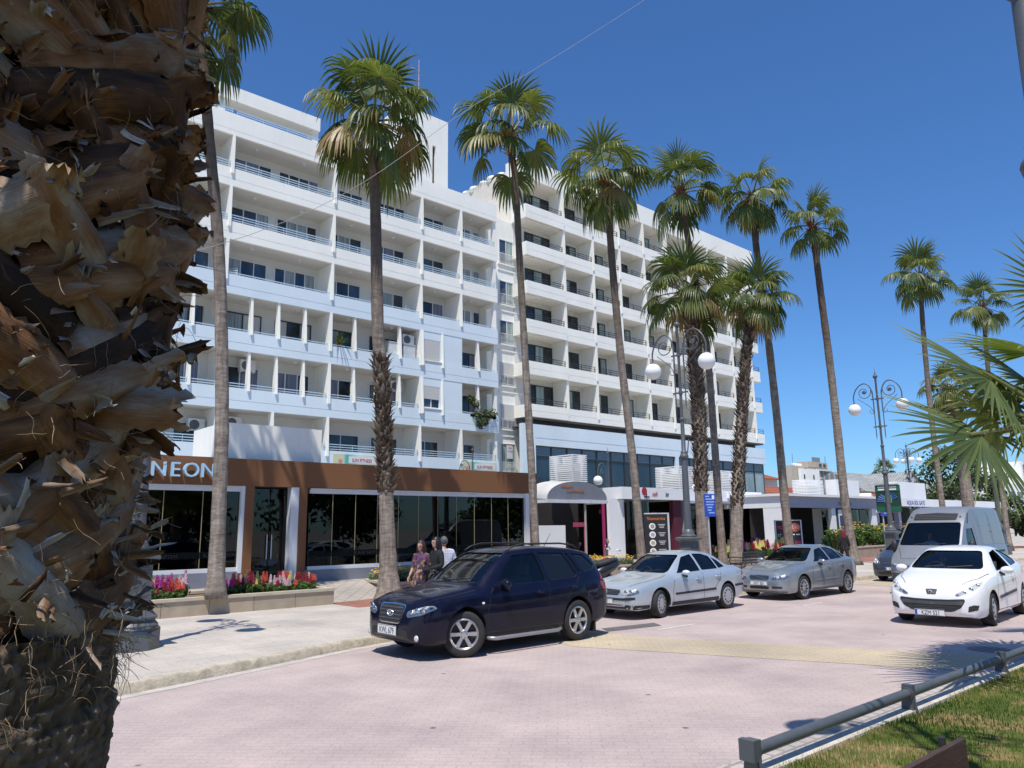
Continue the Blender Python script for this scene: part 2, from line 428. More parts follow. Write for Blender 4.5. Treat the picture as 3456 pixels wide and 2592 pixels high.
# ------------------------------------------------------------------ window builder (frame > pane)
rw = random.Random(21)
def window(parent, x0, x1, z0, z1, y, n, frame, kinds, fw=.05, dep=.06, leafshift=True, name='window'):
    """framed glazing in a plane of constant y (outer face looks to -y)"""
    f = MB()
    f.box(x0, x1, y - dep, y, z0, z0 + fw); f.box(x0, x1, y - dep, y, z1 - fw, z1)
    f.box(x0, x0 + fw, y - dep, y, z0 + fw, z1 - fw); f.box(x1 - fw, x1, y - dep, y, z0 + fw, z1 - fw)
    wd = (x1 - x0) / n
    for k in range(1, n):
        f.box(x0 + k*wd - fw*.55, x0 + k*wd + fw*.55, y - dep*.9, y, z0 + fw, z1 - fw)
    fo = f.build(name, frame, parent)
    p = MB(); mats = []
    for k in range(n):
        kd = kinds[k % len(kinds)]
        if kd not in mats: mats.append(kd)
        yy_ = y - .012 - (.012 if k % 2 else 0)
        p.quad((x0 + k*wd + fw*.5, yy_, z0 + fw), (x0 + (k+1)*wd - fw*.5, yy_, z0 + fw), (x0 + (k+1)*wd - fw*.5, yy_, z1 - fw), (x0 + k*wd + fw*.5, yy_, z1 - fw), mats.index(kd))
    p.build('pane', [M[k] for k in mats], fo)
    return fo
def bars(parent, x0, x1, z0, n, gap, y, m, hgt=.045, posts=1.5, th=.03, name='railing', zbase=None):
    b = MB()
    for k in range(n): b.box(x0, x1, y, y + th, z0 + k*gap, z0 + k*gap + hgt)
    ns = max(1, int(round((x1 - x0) / posts)))
    zt = z0 + (n - 1) * gap + hgt
    for k in range(ns + 1):
        xx = x0 + .04 + (x1 - x0 - .08) * k / ns
        b.box(xx - .015, xx + .015, y + th, y + th + .03, (zbase if zbase is not None else z0 - .12), zt)
    return b.build(name, m, parent)

# ------------------------------------------------------------------ left hotel (balcony block)
YF = 38.0; YI = 39.65
H1 = thing('hotel_building', 'white seven storey hotel block with pale blue lower balconies behind the brown cafe', 'building', (20, 38, 0), 0)
H1['label'] = 'white balcony block with pale blue lower bands, standing behind the brown cafe'
off = Vector((20, 38, 0))
class Shift:
    """parts are written in world coordinates; their parent sits at the building's base"""
    def __init__(s, root): s.root = root
def settle(root):
    """move the children's meshes so that world coordinates hold under the root's location"""
    inv = Matrix.Translation(-Vector(root.location))
    done = set()
    def go(o):
        for ch in o.children:
            if ch.type == 'MESH' and ch.data.name not in done:
                ch.data.transform(inv); done.add(ch.data.name)
            go(ch)
    go(root)
XL, XR = -2.0, 32.2
wl = MB()
wl.box(XL, XR, YI, YI + .25, 0, 24.3)                       # inner wall
wl.box(XL, XR, YI + .25, 54, 0, .2); wl.box(XL, XL + .3, YI + .25, 54, .2, 24.2); wl.box(XR - .3, XR, YI + .25, 54, .2, 24.2)
wl.box(XL, XR, 53.7, 54, .2, 24.2)
for zc in (23.15, 20.23, 17.25, 14.28, 11.30, 8.23): wl.box(XL, XR - .004, YF + .15, YI - .002, zc + .002, zc + .2)
wl.build('wall', M['cream'], H1)
bd = MB(); bd.box(XL, XR, YF + .1, 53.6, 23.36, 23.55); bd.build('roof', M['concrete_dk'], H1)
def band(parent, x0, x1, zb, zt, m, y=YF, groove=.62, th=.15, name='balcony_parapet'):
    b = MB(); g = zb + (zt - zb) * (1 - groove)
    b.box(x0, x1, y, y + th, g + .025, zt); b.box(x0 + .003, x1 - .003, y + .03, y + th - .003, g, g + .025); b.box(x0, x1, y, y + th, zb, g)
    return b.build(name, m, parent)
band(H1, XL, XR, 23.15, 24.4, M['white'], groove=.78)
ZB = [(20.23, 21.25, 'white'), (17.25, 18.25, 'white'), (14.28, 15.34, 'blue'), (11.30, 12.34, 'blue'), (8.23, 9.32, 'blue'), (5.0, 6.38, 'blue')]
for zb, zt, c in ZB: band(H1, XL, XR, zb, zt, M[c])
FX = [1.4, 7.5, 13.62, 19.72, 25.9, 29.06]
zcs = [23.15, 20.23, 17.25, 14.28, 11.30, 8.23]
for fl, zc in enumerate(zcs):
    zt = ZB[fl][1]
    main = FX if fl < 3 else ([1.4, 7.5, 13.62, 19.72, 25.9, 29.06] if fl == 5 else [1.4, 7.5, 13.62, 19.72, 25.9])
    for x in main:
        f = MB()
        f.prism([(YF - .1, zt - .32), (YF - .002, zt - .32), (YF - .002, zt + .001), (YI, zt + .001), (YI, zc), (YF - .02, zc), (YF - .02, zc - .1)], x - .075, x + .075, 'x')
        f.build('fin_wall', M['white'], H1)
    if fl in (3, 4):
        for x in (3.0, 4.5, 6.0, 9.0, 10.55, 12.1, 15.12, 16.62, 18.18, 21.3, 22.85, 24.4, 30.5):
            f = MB(); f.prism([(YF - .12, zt - .12), (YF + .34, zt - .12 + .0), (YF + .30, zc), (YF + .06, zc)], x - .06, x + .06, 'x')
            f.build('fin_wall', M['white'], H1)
    if fl == 5:
        f = MB(); f.prism([(YF - .1, zt - .32), (YF - .002, zt - .32), (YF + .4, zt), (YF + .4, zc), (YF - .02, zc)], 16.44, 16.58, 'x'); f.build('fin_wall', M['white'], H1)
    # side wall closing the balconies at the right end, with its opening
    e = MB()
    e.box(XR - .22, XR - .003, YF + .15, YF + .42, zt, zc); e.box(XR - .22, XR - .003, YI - .7, YI, zt, zc); e.box(XR - .22, XR - .003, YF + .42, YI - .7, zc - .32, zc)
    e.box(XR - .22, XR - .003, YF + .15, YI, ZB[fl][0], zt)
    e.build('end_wall', M['white'], H1)
# railings
nb = [3, 3, 1, 1, 2, 3]
for fl, (zb, zt, c) in enumerate(ZB):
    xs = [XL] + FX + [XR - .1]
    for a, b in zip(xs[:-1], xs[1:]):
        if fl in (3, 4) and a > 25 : continue
        bars(H1, a + .1, b - .1, zt + .07, nb[fl], .135, YF + .02, M['rail_blue'])
for zt in (12.34, 9.32): bars(H1, 29.2, 32.0, zt + .07, 1, .13, YF + .02, M['rail_blue'])
# windows of the balconies
PK = ['pane', 'pane', 'pane_cur', 'pane_dk', 'pane_cur', 'pane', 'pane_lav']
for fl in range(3):
    zf = ZB[fl][0] + .22; zh = zcs[fl] - .42
    for x0, x1, n in ((-1.6,.9,3), (2.0,4.3,3), (4.9,7.1,3), (8.1,10.4,3), (10.95,13.25,3), (14.2,16.45,3), (16.9,19.4,4), (20.0,22.45,3), (23.25,25.6,3), (27.05,28.75,2), (30.05,31.1,2), (31.3,31.9,1)):
        window(H1, x0, x1, zf, zh, YI - .002, n, M['alu'], [rw.choice(PK) for _ in range(5)])
for fl in (3, 4):
    zf = ZB[fl][0] + .22; zh = zcs[fl] - .5
    for x0, x1, n in ((2.0,4.3,3), (4.9,7.0,2), (8.0,10.4,3), (10.9,13.1,3), (14.2,16.3,2), (17.1,19.3,3), (20.1,22.2,2), (23.2,25.5,3)):
        k = ['pane_lav','pane_lav','pane_dk'] if fl == 4 else ['pane_cur', 'pane_dk', 'shutter']
        window(H1, x0, x1, zf, zh, YI - .002, n, M['dark_alu'] if fl == 3 else M['alu'], [rw.choice(k) for _ in range(3)], fw=.06)
    window(H1, 29.6, 31.6, zf, zh, YI - .002, 3, M['dark_alu'], ['pane_dk', 'pane_dk', 'pane_lav'])
zf = 5.2
for x0, x1, n in ((4.5,7.0,2), (9.0,11,2), (12.0,13.3,1), (14.6,16.2,2), (16.9,19.4,3), (20.2,22.6,2), (23.4,25.3,2), (26.3,28.4,2), (29.5,31.4,2)):
    window(H1, x0, x1, zf, 7.55, YI - .002, n, M['alu'], ['pane_dk', 'pane_dk', 'pane'])
# closed pale blue panel with shuttered windows on floors 4 and 5
pn = MB()
for zt, zc, zb in ((12.34, 14.28, 11.3), (9.32, 11.3, 8.23)):
    w0, w1, h0, h1 = 26.12, 27.38, zt + .1, zc - .52
    pn.box(25.98, w0, YF + .02, YF + .2, zt, zc); pn.box(w1, 29.15, YF + .02, YF + .2, zt, zc)
    pn.box(w0, w1, YF + .02, YF + .2, zt, h0); pn.box(w0, w1, YF + .02, YF + .2, h1, zc)
pn.box(29.07, 29.15, YF + .2, YI, 9.32, 14.28)
pn.build('closed_panel', M['blue'], H1)
for zt, zc, part in ((12.34, 14.28, 0), (9.32, 11.3, 1)):
    h0, h1 = zt + .1, zc - .52
    window(H1, 26.12, 27.38, h0, h1, YF + .12, 2, M['alu'], ['pane', 'pane_dk'])
    s = MB(); zlow = h0 + (.55 if part else .04)
    s.box(26.17, 27.33, YF + .02, YF + .05, zlow, h1 - .03); s.build('roller_shutter', M['shutter'], H1)
    s = MB(); s.box(26.05, 27.5, YF - .05, YF + .019, h0 - .07, h0 - .01); s.build('window_sill', M['white'], H1)
    for xa in (25.98, 27.5):
        s = MB(); s.prism([(YF - .16, zt - .3), (YF + .018, zt - .3), (YF + .018, zc - .002), (YF - .04, zc - .002)], xa, xa + .1, 'x'); s.build('window_fin', M['white'], H1)
# round ceiling lamps
for fl in range(5):
    for x in (3.2, 5.8, 9.0, 11.8, 15.2, 18.0, 21.2, 24.2, 27.4, 30.4):
        if fl > 2 and x > 25: continue
        l = MB(); l.lathe([(.13, 0), (.12, -.07), (.06, -.10), (.0005, -.105)], (x, YF + .75, zcs[fl] - .001), 12); l.build('ceiling_lamp', M['alu'], H1, smooth=True, angle=50)
# roof rail, beam and its columns, stair tower
for a, b in ((XL, 7.4), (7.6, 13.5), (13.7, 19.6)): bars(H1, a, b, 24.52, 2, .11, YF + .05, M['rail_blue'], zbase=24.38, name='roof_railing')
bm_ = MB(); bm_.box(XL, 18.6, YF + .002, YF + .9, 25.16, 25.98); bm_.build('roof_beam', M['white'], H1)
for x in (.4, 6.6, 12.7, 18.2):
    c_ = MB(); c_.box(x, x + .38, YF + .16, YF + .85, 24.3, 25.158); c_.build('roof_column', M['white'], H1)
tw = MB(); tw.box(25.6, 28.07, 40, 45, 23.5, 30.6); tw.box(28.35, 29.4, 40, 45, 23.5, 30.6); tw.box(28.07, 28.35, 40.25, 45, 23.5, 30.6); tw.box(28.07, 28.35, 40, 40.25, 28.4, 30.6)
tw.build('stair_tower', M['white'], H1)
sl_ = MB(); sl_.box(28.075, 28.345, 40.2, 40.245, 24.6, 28.39); sl_.build('slit_window', M['pane_dk'], H1)
an_ = MB(); an_.tube([(28.2, 42, 30.8), (28.2, 42, 36.1)], [.035, .02], 6); an_.tube([(27.5, 42, 35.2), (28.2, 42, 35.3)], .015, 5)
an_.build('mast', mat('mast_paint', (.6,.4,.38), .5), H1)
# set-back end with its own windows between the two blocks
rc = MB(); rc.box(XR + .002, 36.45, 39.5, 39.8, 0, 24.25); rc.box(XR + .002, 36.45, 39.8, 50, 23.9, 24.1); rc.build('recess_wall', M['white'], H1)
for z0, z1, k in ((20.9,22.75,0), (17.83,19.6,0), (14.9,16.65,0), (11.9,13.57,1), (8.8,10.58,1), (5.75,7.8,2)):
    window(H1, 33.6, 34.95, z0, z1, 39.498, 2, M['alu'], ['pane', 'pane_curg'] if k == 0 else ['pane_curg'] if k == 2 else ['pane_dk'])
    if k == 1:
        s = MB(); s.box(33.66, 34.89, 39.41, 39.432, z0 + .62, z1 - .05); s.build('roller_shutter', M['shutter'], H1)
    b = MB()
    b.box(33.55, 35.0, 39.34, 39.37, z0 + .72, z0 + .76); b.box(33.55, 35.0, 39.34, 39.37, z0 + .06, z0 + .09)
    for q in range(13): b.box(33.56 + q*.118, 33.585 + q*.118, 39.345, 39.365, z0 + .09, z0 + .72)
    b.build('window_railing', M['alu'], H1)
    b = MB(); b.box(33.5, 35.05, 39.36, 39.497, z0 - .1, z0 - .01); b.box(33.5, 36.0, 39.44, 39.497, z0 - .52, z0 - .42); b.build('window_sill', M['white'], H1)
H1.location = (20, 38, 0); settle(H1)

# ------------------------------------------------------------------ right hotel
H2 = thing('hotel_building', 'white hotel with stepped rows of dark railed balconies right of the recess', 'building', (50, 38, 0), 0)
YJ = 39.45
B2 = [35.0, 38.87, 42.1, 45.3, 48.45, 51.6, 54.75, 57.9, 61.0, 64.2, 65.6]
P2R = [(24.25, 25.3), (21.4, 22.4), (18.5, 19.45), (15.6, 16.6), (12.6, 13.55), (9.62, 10.5)]
C2 = [27.4, 24.25, 21.4, 18.5, 15.6, 12.6]
wl = MB()
wl.box(36.2, 65.4, YJ, YJ + .3, 9.6, 27.6); wl.box(34.98, 36.19, YJ + .002, YJ + .3, 9.6, 27.6)
wl.box(65.1, 65.4, YJ + .3, 55, 0, 28.4); wl.box(34.98, 65.4, 54.7, 55, 0, 28.4)
wl.build('wall', M['cream'], H2)
sw = MB()
sw.add([(34.98, YJ + .3, 0), (34.98, 55, 0), (34.98, 55, 30.2), (34.98, 46, 28.9), (34.98, YJ + .3, 28.65), (35.3, YJ + .3, 0), (35.3, 55, 0), (35.3, 55, 30.2), (35.3, 46, 28.9), (35.3, YJ + .3, 28.65)],
       [(0,1,2,3,4), (9,8,7,6,5), (0,4,9,5), (4,3,8,9), (3,2,7,8), (2,1,6,7)])
sw.build('side_wall', M['beigewall'], H2)
rf = MB(); rf.box(35.0, 65.6, YF + .05, YJ + .29, 27.402, 27.6); rf.box(35.3, 65.1, YJ + .3, 54.7, 28.1, 28.3); rf.build('roof', M['white'], H2)
pt = MB(); pt.box(34.6, 65.7, YF - .02, YF + .2, 27.42, 29.0); pt.box(34.6, 34.8, YF + .2, YJ + .3, 27.42, 29.0); pt.build('roof_parapet', M['white'], H2)
for q in range(9):
    lm = MB(); lm.sphere((35.3, 41.0 + q * 1.1, 28.75 + .06*(q % 3)), .42 + .12 * (q % 2), 8, 6, 0, (1, 1, .6)); lm.build('roof_lump', M['white'], H2, smooth=True)
for k, (zb, zt) in enumerate(P2R):
    sl2 = MB(); sl2.box(35.0, 65.6, YF + .16, YJ - .002, zb + .003, zb + .2); sl2.build('balcony_slab', M['white'], H2)
    for i in range(len(B2) - 1):
        a, b = B2[i], B2[i+1]
        yo = YF - (.12 if i == 0 else .0) - .02 * (i % 2)
        m_ = band(H2, a + (.0 if i == 0 else .04), b - .04, zb, zt, M['white'], y=yo, groove=.55)
        if i == 0:
            e = MB(); e.box(34.85, 34.998, YF - .12, YJ, zb, zt); e.build('balcony_end', M['white'], H2)
    for x in B2[1:-1]:
        f = MB(); f.prism([(YF - .06, zb + .35), (YF + .02, zb + .35), (YF + .02, zt), (YJ, zt), (YJ, C2[k]), (YF - .02, C2[k])], x - .1 if x > 40 else x - .12, x + .1, 'x'); f.build('fin_wall', M['white'], H2)
        gp = MB(); gp.box(x - .035, x + .035, YF + .03, YF + .15, zb, zb + .352); gp.build('fin_foot', M['cream'], H2)
    for i in range(len(B2) - 1):
        a, b = B2[i], B2[i+1]
        if b - a < 2: 
            bars(H2, a + .12, b - .05, zt + .1, 3, .16, YF + .03, M['rail_dark'], .035); continue
        bars(H2, a + .13, b - .13, zt + .1, 3, .16, YF + .03, M['rail_dark'], .035)
        zf, zh = zb + .22, C2[k] - .35
        if i == 0: window(H2, 36.1, 38.7, zf, zh, YJ - .002, 3, M['dark_alu'], ['pane_dk', 'pane_curg', 'pane_dk'], fw=.07)
        else:
            kk = [['pane_dk', 'pane_curg'], ['pane_curg', 'pane_dk'], ['pane_dk', 'pane_dk']][rw.randrange(3)]
            window(H2, b - 1.95, b - .5, zf, zh, YJ - .002, 2, M['dark_alu'], kk, fw=.07)
# podium: pale blue band over louvred glazing, a recess under the balconies coloured dark as shade
YP = 37.95
lo = MB(); lo.box(34.3, 35.5, YP, YP + .35, 0, 9.1); lo.box(35.5, 65.35, YP, YP + .35, 8.18, 9.1); lo.box(35.5, 65.35, YP + .03, YP + .35, 8.11, 8.18); lo.box(35.5, 65.35, YP, YP + .35, 7.64, 8.11); lo.box(51.32, 51.75, YP + .002, YP + .5, 0, 7.64); lo.box(65.15, 65.35, YP + .35, 54, 0, 9.1)
lo.build('lower_wall', M['blue'], H2)
sf = MB(); sf.box(34.6, 65.3, YP + .36, 39.6, 8.95, 9.05); sf.box(35.05, 65.5, YF + .16, 39.6, 9.5, 9.618); sf.box(35.0, 65.3, 38.9, 39.4, 9.051, 9.499); sf.build('soffit', mat('recess_shade', (.13,.12,.115), .9, .1, 1), H2)
def gl_row(x0, x1, z0, zm, z1, n, kinds, y=YP + .2):
    wd = (x1 - x0) / n
    for k in range(n):
        window(H2, x0 + k*wd + .01, x0 + (k+1)*wd - .01, z0, zm - .01, y, 1, M['dark_alu'], [kinds[k % len(kinds)]], fw=.06)
        window(H2, x0 + k*wd + .01, x0 + (k+1)*wd - .01, zm + .01, z1, y, 1, M['dark_alu'], ['louvre'], fw=.05, name='louvre_window')
M['pane_deep'] = pane_mat('deep_blue_pane', (.012,.025,.045), (.03,.055,.085), .4, .03)
M['pane_pale'] = pane_mat('pale_green_pane', (.22,.29,.30), (.36,.43,.43), .6, .08)
gl_row(35.55, 51.3, 4.1, 6.88, 7.62, 10, ['pane_deep', 'pane_deep', 'pane_dk', 'pane_deep'])
gl_row(51.77, 58.4, 4.1, 6.88, 7.62, 4, ['pane_deep', 'pane_dk'])
gl_row(58.45, 65.13, 4.1, 6.88, 7.62, 4, ['pane_pale'])
gf = MB(); gf.box(35.51, 65.14, YP + .1, YP + .4, 0, 4.09); gf.build('ground_floor_wall', M['cream'], H2)
settle(H2)

# ------------------------------------------------------------------ brown cafe on its raised terrace
CF = thing('cafe_building', 'low brown cafe with long glass front and blue letters on its fascia', 'cafe', (12, 21.5, 0))
YC = 21.5; ZT = .54
M['shopglass'] = glass('shop_glass', (.34,.40,.40), .9, .012, 1.5)
fa = MB(); fa.box(-3, 20.13, YC, YC + .35, 3.34, 4.12); fa.build('fascia', M['brown'], CF)
rf = MB(); rf.box(-3, 20.1, YC + .35, 37.9, 3.8, 4.02); rf.build('roof', M['concrete_dk'], CF)
for x0, x1 in ((8.64, 8.91), (10.30, 10.57), (19.74, 20.09)):
    p_ = MB(); p_.box(x0, x1, YC + .003, YC + .4, ZT, 3.339); p_.build('pillar', M['brown'], CF)
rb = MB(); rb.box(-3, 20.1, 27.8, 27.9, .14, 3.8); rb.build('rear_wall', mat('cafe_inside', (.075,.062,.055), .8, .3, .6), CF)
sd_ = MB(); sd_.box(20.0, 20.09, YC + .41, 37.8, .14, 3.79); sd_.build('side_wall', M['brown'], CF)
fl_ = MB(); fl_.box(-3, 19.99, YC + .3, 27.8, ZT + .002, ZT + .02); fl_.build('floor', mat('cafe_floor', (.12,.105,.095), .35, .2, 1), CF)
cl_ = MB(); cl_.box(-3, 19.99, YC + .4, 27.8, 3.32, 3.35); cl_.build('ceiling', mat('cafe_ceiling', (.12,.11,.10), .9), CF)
M['edge'] = mat('brass_edge', (.36,.30,.16), .4, .1, 3)
def glazing(x0, x1, z0, z1, n):
    t_ = MB(); t_.box(x0, x1, YC + .08, YC + .18, z1 - .11, z1); t_.box(x0, x1, YC + .02, YC + .22, z1 + .001, z1 + .045); t_.build('head_rail', M['alu'], CF)
    t_ = MB(); t_.box(x0, x1, YC + .06, YC + .2, z0, z0 + .11); t_.build('sill_rail', M['alu'], CF)
    wd = (x1 - x0) / n
    for k in range(n):
        g = MB(); g.box(x0 + k*wd + .01, x0 + (k+1)*wd - .01, YC + .12, YC + .13, z0 + .11, z1 - .11)
        go_ = g.build('glass_leaf', M['shopglass'], CF)
        e = MB(); e.box(x0 + (k+1)*wd - .009, x0 + (k+1)*wd + .009, YC + .115, YC + .135, z0 + .11, z1 - .11); e.build('edge_strip', M['edge'], go_)
glazing(-2.9, 8.53, .95, 3.29, 11); glazing(10.68, 19.54, .88, 3.28, 11)
for x0, x1, z0 in ((8.53, 8.638, .9), (19.54, 19.738, .6), (10.05, 10.298, ZT)):
    fs = MB(); fs.box(x0, x1, YC + .01, YC + .3, z0, 3.337); fs.build('jamb', M['alu'], CF)
lw_ = MB(); lw_.box(-3, 8.637, YC + .02, YC + .25, ZT, .949); lw_.build('plinth_wall', mat('grey_plinth', (.22,.23,.27), .7, .12, 2), CF)
lw_ = MB(); lw_.box(10.573, 19.735, YC + .02, YC + .25, ZT, .879); lw_.build('plinth_wall', lw_ and bpy.data.materials['grey_plinth'], CF)
for x0, x1 in ((8.95, 9.49), (9.52, 10.04)):
    dr = MB(); dr.box(x0, x1, YC + .26, YC + .272, ZT + .03, 3.28); dro = dr.build('door', M['shopglass'], CF)
    hx = x1 - .05 if x0 < 9 else x0 + .06
    hd = MB(); hd.tube([(hx, YC + .21, 1.25), (hx, YC + .21, 1.95)], .014, 8); hd.build('handle', M['alu'], dro)
ff_ = glass('frosted_film', (.62,.68,.68), .4, .3, 1.3, .18)
for x0, x1, z0, z1 in ((-2.85, 8.5, 1.33, 1.51), (10.72, 19.5, 1.26, 1.44)):
    st = MB(); st.box(x0, x1, YC + .112, YC + .117, z0, z1); st.build('frosted_strip', ff_, CF)
bf_ = mat('black_film', (.02,.02,.02), .5)
for x, z in ((6.45, 1.37), (8.05, 1.37), (3.1, 1.37), (12.75, 1.30), (16.0, 1.30), (18.6, 1.30)):
    text_mesh('KAFE NEON', .126, .001, spacing=1.1, xs=1.25).xform(Matrix.Translation((x, YC + .108, z))).build('window_lettering', bf_, CF)
ltm = mat('pale_blue_letter', (.42,.66,.86), .4, .06, 3)
for ch, x in zip('KAFE NEON', (2.26, 2.78, 3.3, 3.78, 0, 6.2, 6.62, 7.04, 7.5)):
    if ch != ' ': text_mesh(ch, .563, .065).xform(Matrix.Translation((x, YC - .12, 3.54))).build('fascia_letter', [ltm], CF)
settle(CF)
# raised terrace, ramp up to the door
tm = MB(); tm.box(-12, 9.9, 20.72, 27.7, .12, ZT); tm.box(12.4, 22, 21.25, 27.7, .12, ZT); tm.box(9.9, 12.4, 21.2, 27.7, .12, ZT)
struct(tm.build('cafe_terrace', M['terrace']))
rp = MB(); rp.add([(10.06,18.9,.142),(12.2,19.25,.142),(12.4,21.2,ZT-.002),(9.95,21.2,ZT-.002)], [(0,1,2,3)]); struct(rp.build('ramp', M['terrace']))
# interior furniture, dimly seen
tbm = mat('dark_wood', (.09,.06,.045), .5, .3, 5); chm = mat('cafe_chair', (.22,.19,.17), .6, .2, 4); wtm = mat('white_cloth', (.5,.5,.48), .8)
def cafe_table(x, y, k):
    t = thing('cafe_table', 'small round cafe table behind the glass front', 'table', (x, y, ZT + .02), 0, 'tables inside the brown cafe')
    a = MB(); a.lathe([(.36, .70), (.36, .73)], seg=20); a.build('tabletop', tbm, t)
    a = MB(); a.lathe([(.22, 0), (.2, .03), (.035, .05), (.035, .699)], seg=12); a.build('pedestal', chm, t)
    return t
def cafe_chair(x, y, rz):
    t = thing('cafe_chair', 'dark chair at a table behind the glass front', 'chair', (x, y, ZT + .02), rz, 'chairs inside the brown cafe')
    a = MB(); a.box(-.2, .2, -.2, .2, .43, .47); a.build('seat', chm, t)
    a = MB(); a.box(-.2, .2, .18, .21, .5, .88); a.build('backrest', chm, t)
    for sx in (-1, 1):
        for sy in (-1, 1):
            a = MB(); a.tube([(sx*.17, sy*.17, .43), (sx*.18, sy*.18, 0)], .015, 6); a.build('leg', chm, t)
    return t
ct0 = None
for x, y in ((7.0, 23.0), (11.9, 22.8), (13.9, 23.1), (15.8, 22.8), (17.7, 23.0), (12.8, 24.8), (15.1, 24.9)):
    if ct0 is None: ct0 = cafe_table(x, y, 0); cc0 = cafe_chair(x - .65, y, R(90)); dup(cc0, (x + .65, y, ZT + .02), R(-90))
    else: dup(ct0, (x, y, ZT + .02)); dup(cc0, (x - .65, y, ZT + .02), R(90)); dup(cc0, (x + .65, y, ZT + .02), R(-90))
# counter and hanging menu sign inside
a = MB(); a.box(11.2, 15.6, 25.9, 26.5, ZT + .02, 1.65); a.box(11.1, 15.7, 25.85, 26.55, 1.652, 1.70); tag(a.build('cafe_counter', mat('counter_front', (.30,.20,.12), .5, .2, 3)), 'long wooden counter inside the brown cafe', 'counter')
hs_ = thing('hanging_sign', 'orange lettered sign hanging inside the cafe doorway', 'sign', (9.85, 23.4, 2.55))
a = MB(); a.box(-.55, .55, -.03, 0, 0, .4); a.build('panel', mat('sign_cream', (.62,.52,.40), .6), hs_); a = text_mesh('OPEN', .30, .004, xs=.9).xform(Matrix.Translation((0, -.036, .1))); a.build('lettering', mat('sign_orange', (.75,.28,.02), .5), hs_)
pm = mat('pale_green_pot', (.52,.60,.56), .5, .06, 3)
for x, y, lb in ((8.27, 21.95, 'pale tapered pot behind the glass beside the left brown pillar'), (9.84, 22.05, 'pale tapered pot inside the open doorway of the brown cafe')):
    a = MB(); a.lathe([(.11, ZT + .02), (.18, 1.15), (.2, 1.2), (.18, 1.2), (.15, 1.1)], (x, y, 0), 20, cap=False); tag(a.build('plant_pot', pm, smooth=True, angle=50), lb, 'pot')
wb = MB(); wb.box(8.08, 11.2, 21.95, 22.06, 4.022, 5.2); wb.box(8.08, 8.19, 22.06, 24.5, 4.022, 5.2); wb.box(11.09, 11.2, 22.06, 24.5, 4.022, 5.2); wb.box(8.19, 11.09, 24.39, 24.5, 4.022, 5.2)
tag(wb.build('roof_screen', M['white']), 'plain white boxed screen on the brown cafe roof behind the tall palm', 'screen')
# ------------------------------------------------------------------ palms
M['leaf'] = leafmat('palm_leaf', [(0, (.022,.042,.012)), (.35, (.068,.098,.026)), (.6, (.13,.16,.045)), (.8, (.26,.22,.085)), (1, (.28,.17,.075))], .42, .34, .5, tcol=(1.3,1.5,.5), attr='tone')
def fan_leaf(mb, tone, hub, a, n, Rb, nseg, rg, droop, tbase, spread=122, joined=.44, lv=6, wfac=1.0, stiff=1.0):
    """one costapalmate blade: segments joined to half their length, tips free and hanging"""
    a = a.normalized(); n = (n - a * n.dot(a)).normalized(); b = n.cross(a)
    g = Vector((0,0,-1))
    for k in range(nseg):
        u = (k + .5) / nseg * 2 - 1
        ph = R(spread) * u + rg.uniform(-.02, .02)
        L_ = Rb * (1 - .30 * u * u) * rg.uniform(.80, 1.10)
        dr = a * math.cos(ph) + b * math.sin(ph) - n * (.16 + .12 * u * u)
        dr.normalize()
        p = hub.copy(); ds = L_ / (lv - 1)
        dphi = R(spread) * 2 / nseg
        tt = tbase + rg.uniform(-.10, .12)
        base = len(mb.v)
        kink = joined + rg.uniform(-.08, .12)
        for i in range(lv):
            s = i / (lv - 1)
            if i:
                grav = droop * (.10 + (2.9 if s > kink else .25) * s) / stiff
                dr = (dr + g * grav * ds / Rb).normalized()
                p = p + dr * ds
            wdir = n.cross(dr)
            if wdir.length < 1e-4: wdir = b.copy()
            wdir.normalize()
            wv = .5 * dphi * Rb * min(s, joined) * 1.04 * wfac if s <= joined else .5 * dphi * Rb * joined * 1.04 * wfac * (1 - (s - joined) / (1 - joined)) ** .7 + .0015
            nn = dr.cross(wdir)
            mb.v += [tuple(p - wdir * wv + nn * wv * .35), tuple(p - nn * wv * .1), tuple(p + wdir * wv + nn * wv * .35)]
            tv = min(1, max(0, tt + (.22 if s > .85 else 0) + .10 * (s < .2)))
            tone += [tv] * 3
        for i in range(lv - 1):
            q = base + i * 3
            mb.f += [(q, q+1, q+4, q+3), (q+1, q+2, q+5, q+4)]; mb.m += [0, 0]
def petiole(mb, tone, p0, p1, sag, w0, w1, t):
    pts = []
    for i in range(6):
        s = i / 5; p = p0.lerp(p1, s); p.z += sag * math.sin(PI * s); pts.append(p)
    o = len(mb.v); mb.tube(pts, [w0 + (w1 - w0) * i / 5 for i in range(6)], 5, cap=False); tone += [t] * (len(mb.v) - o)
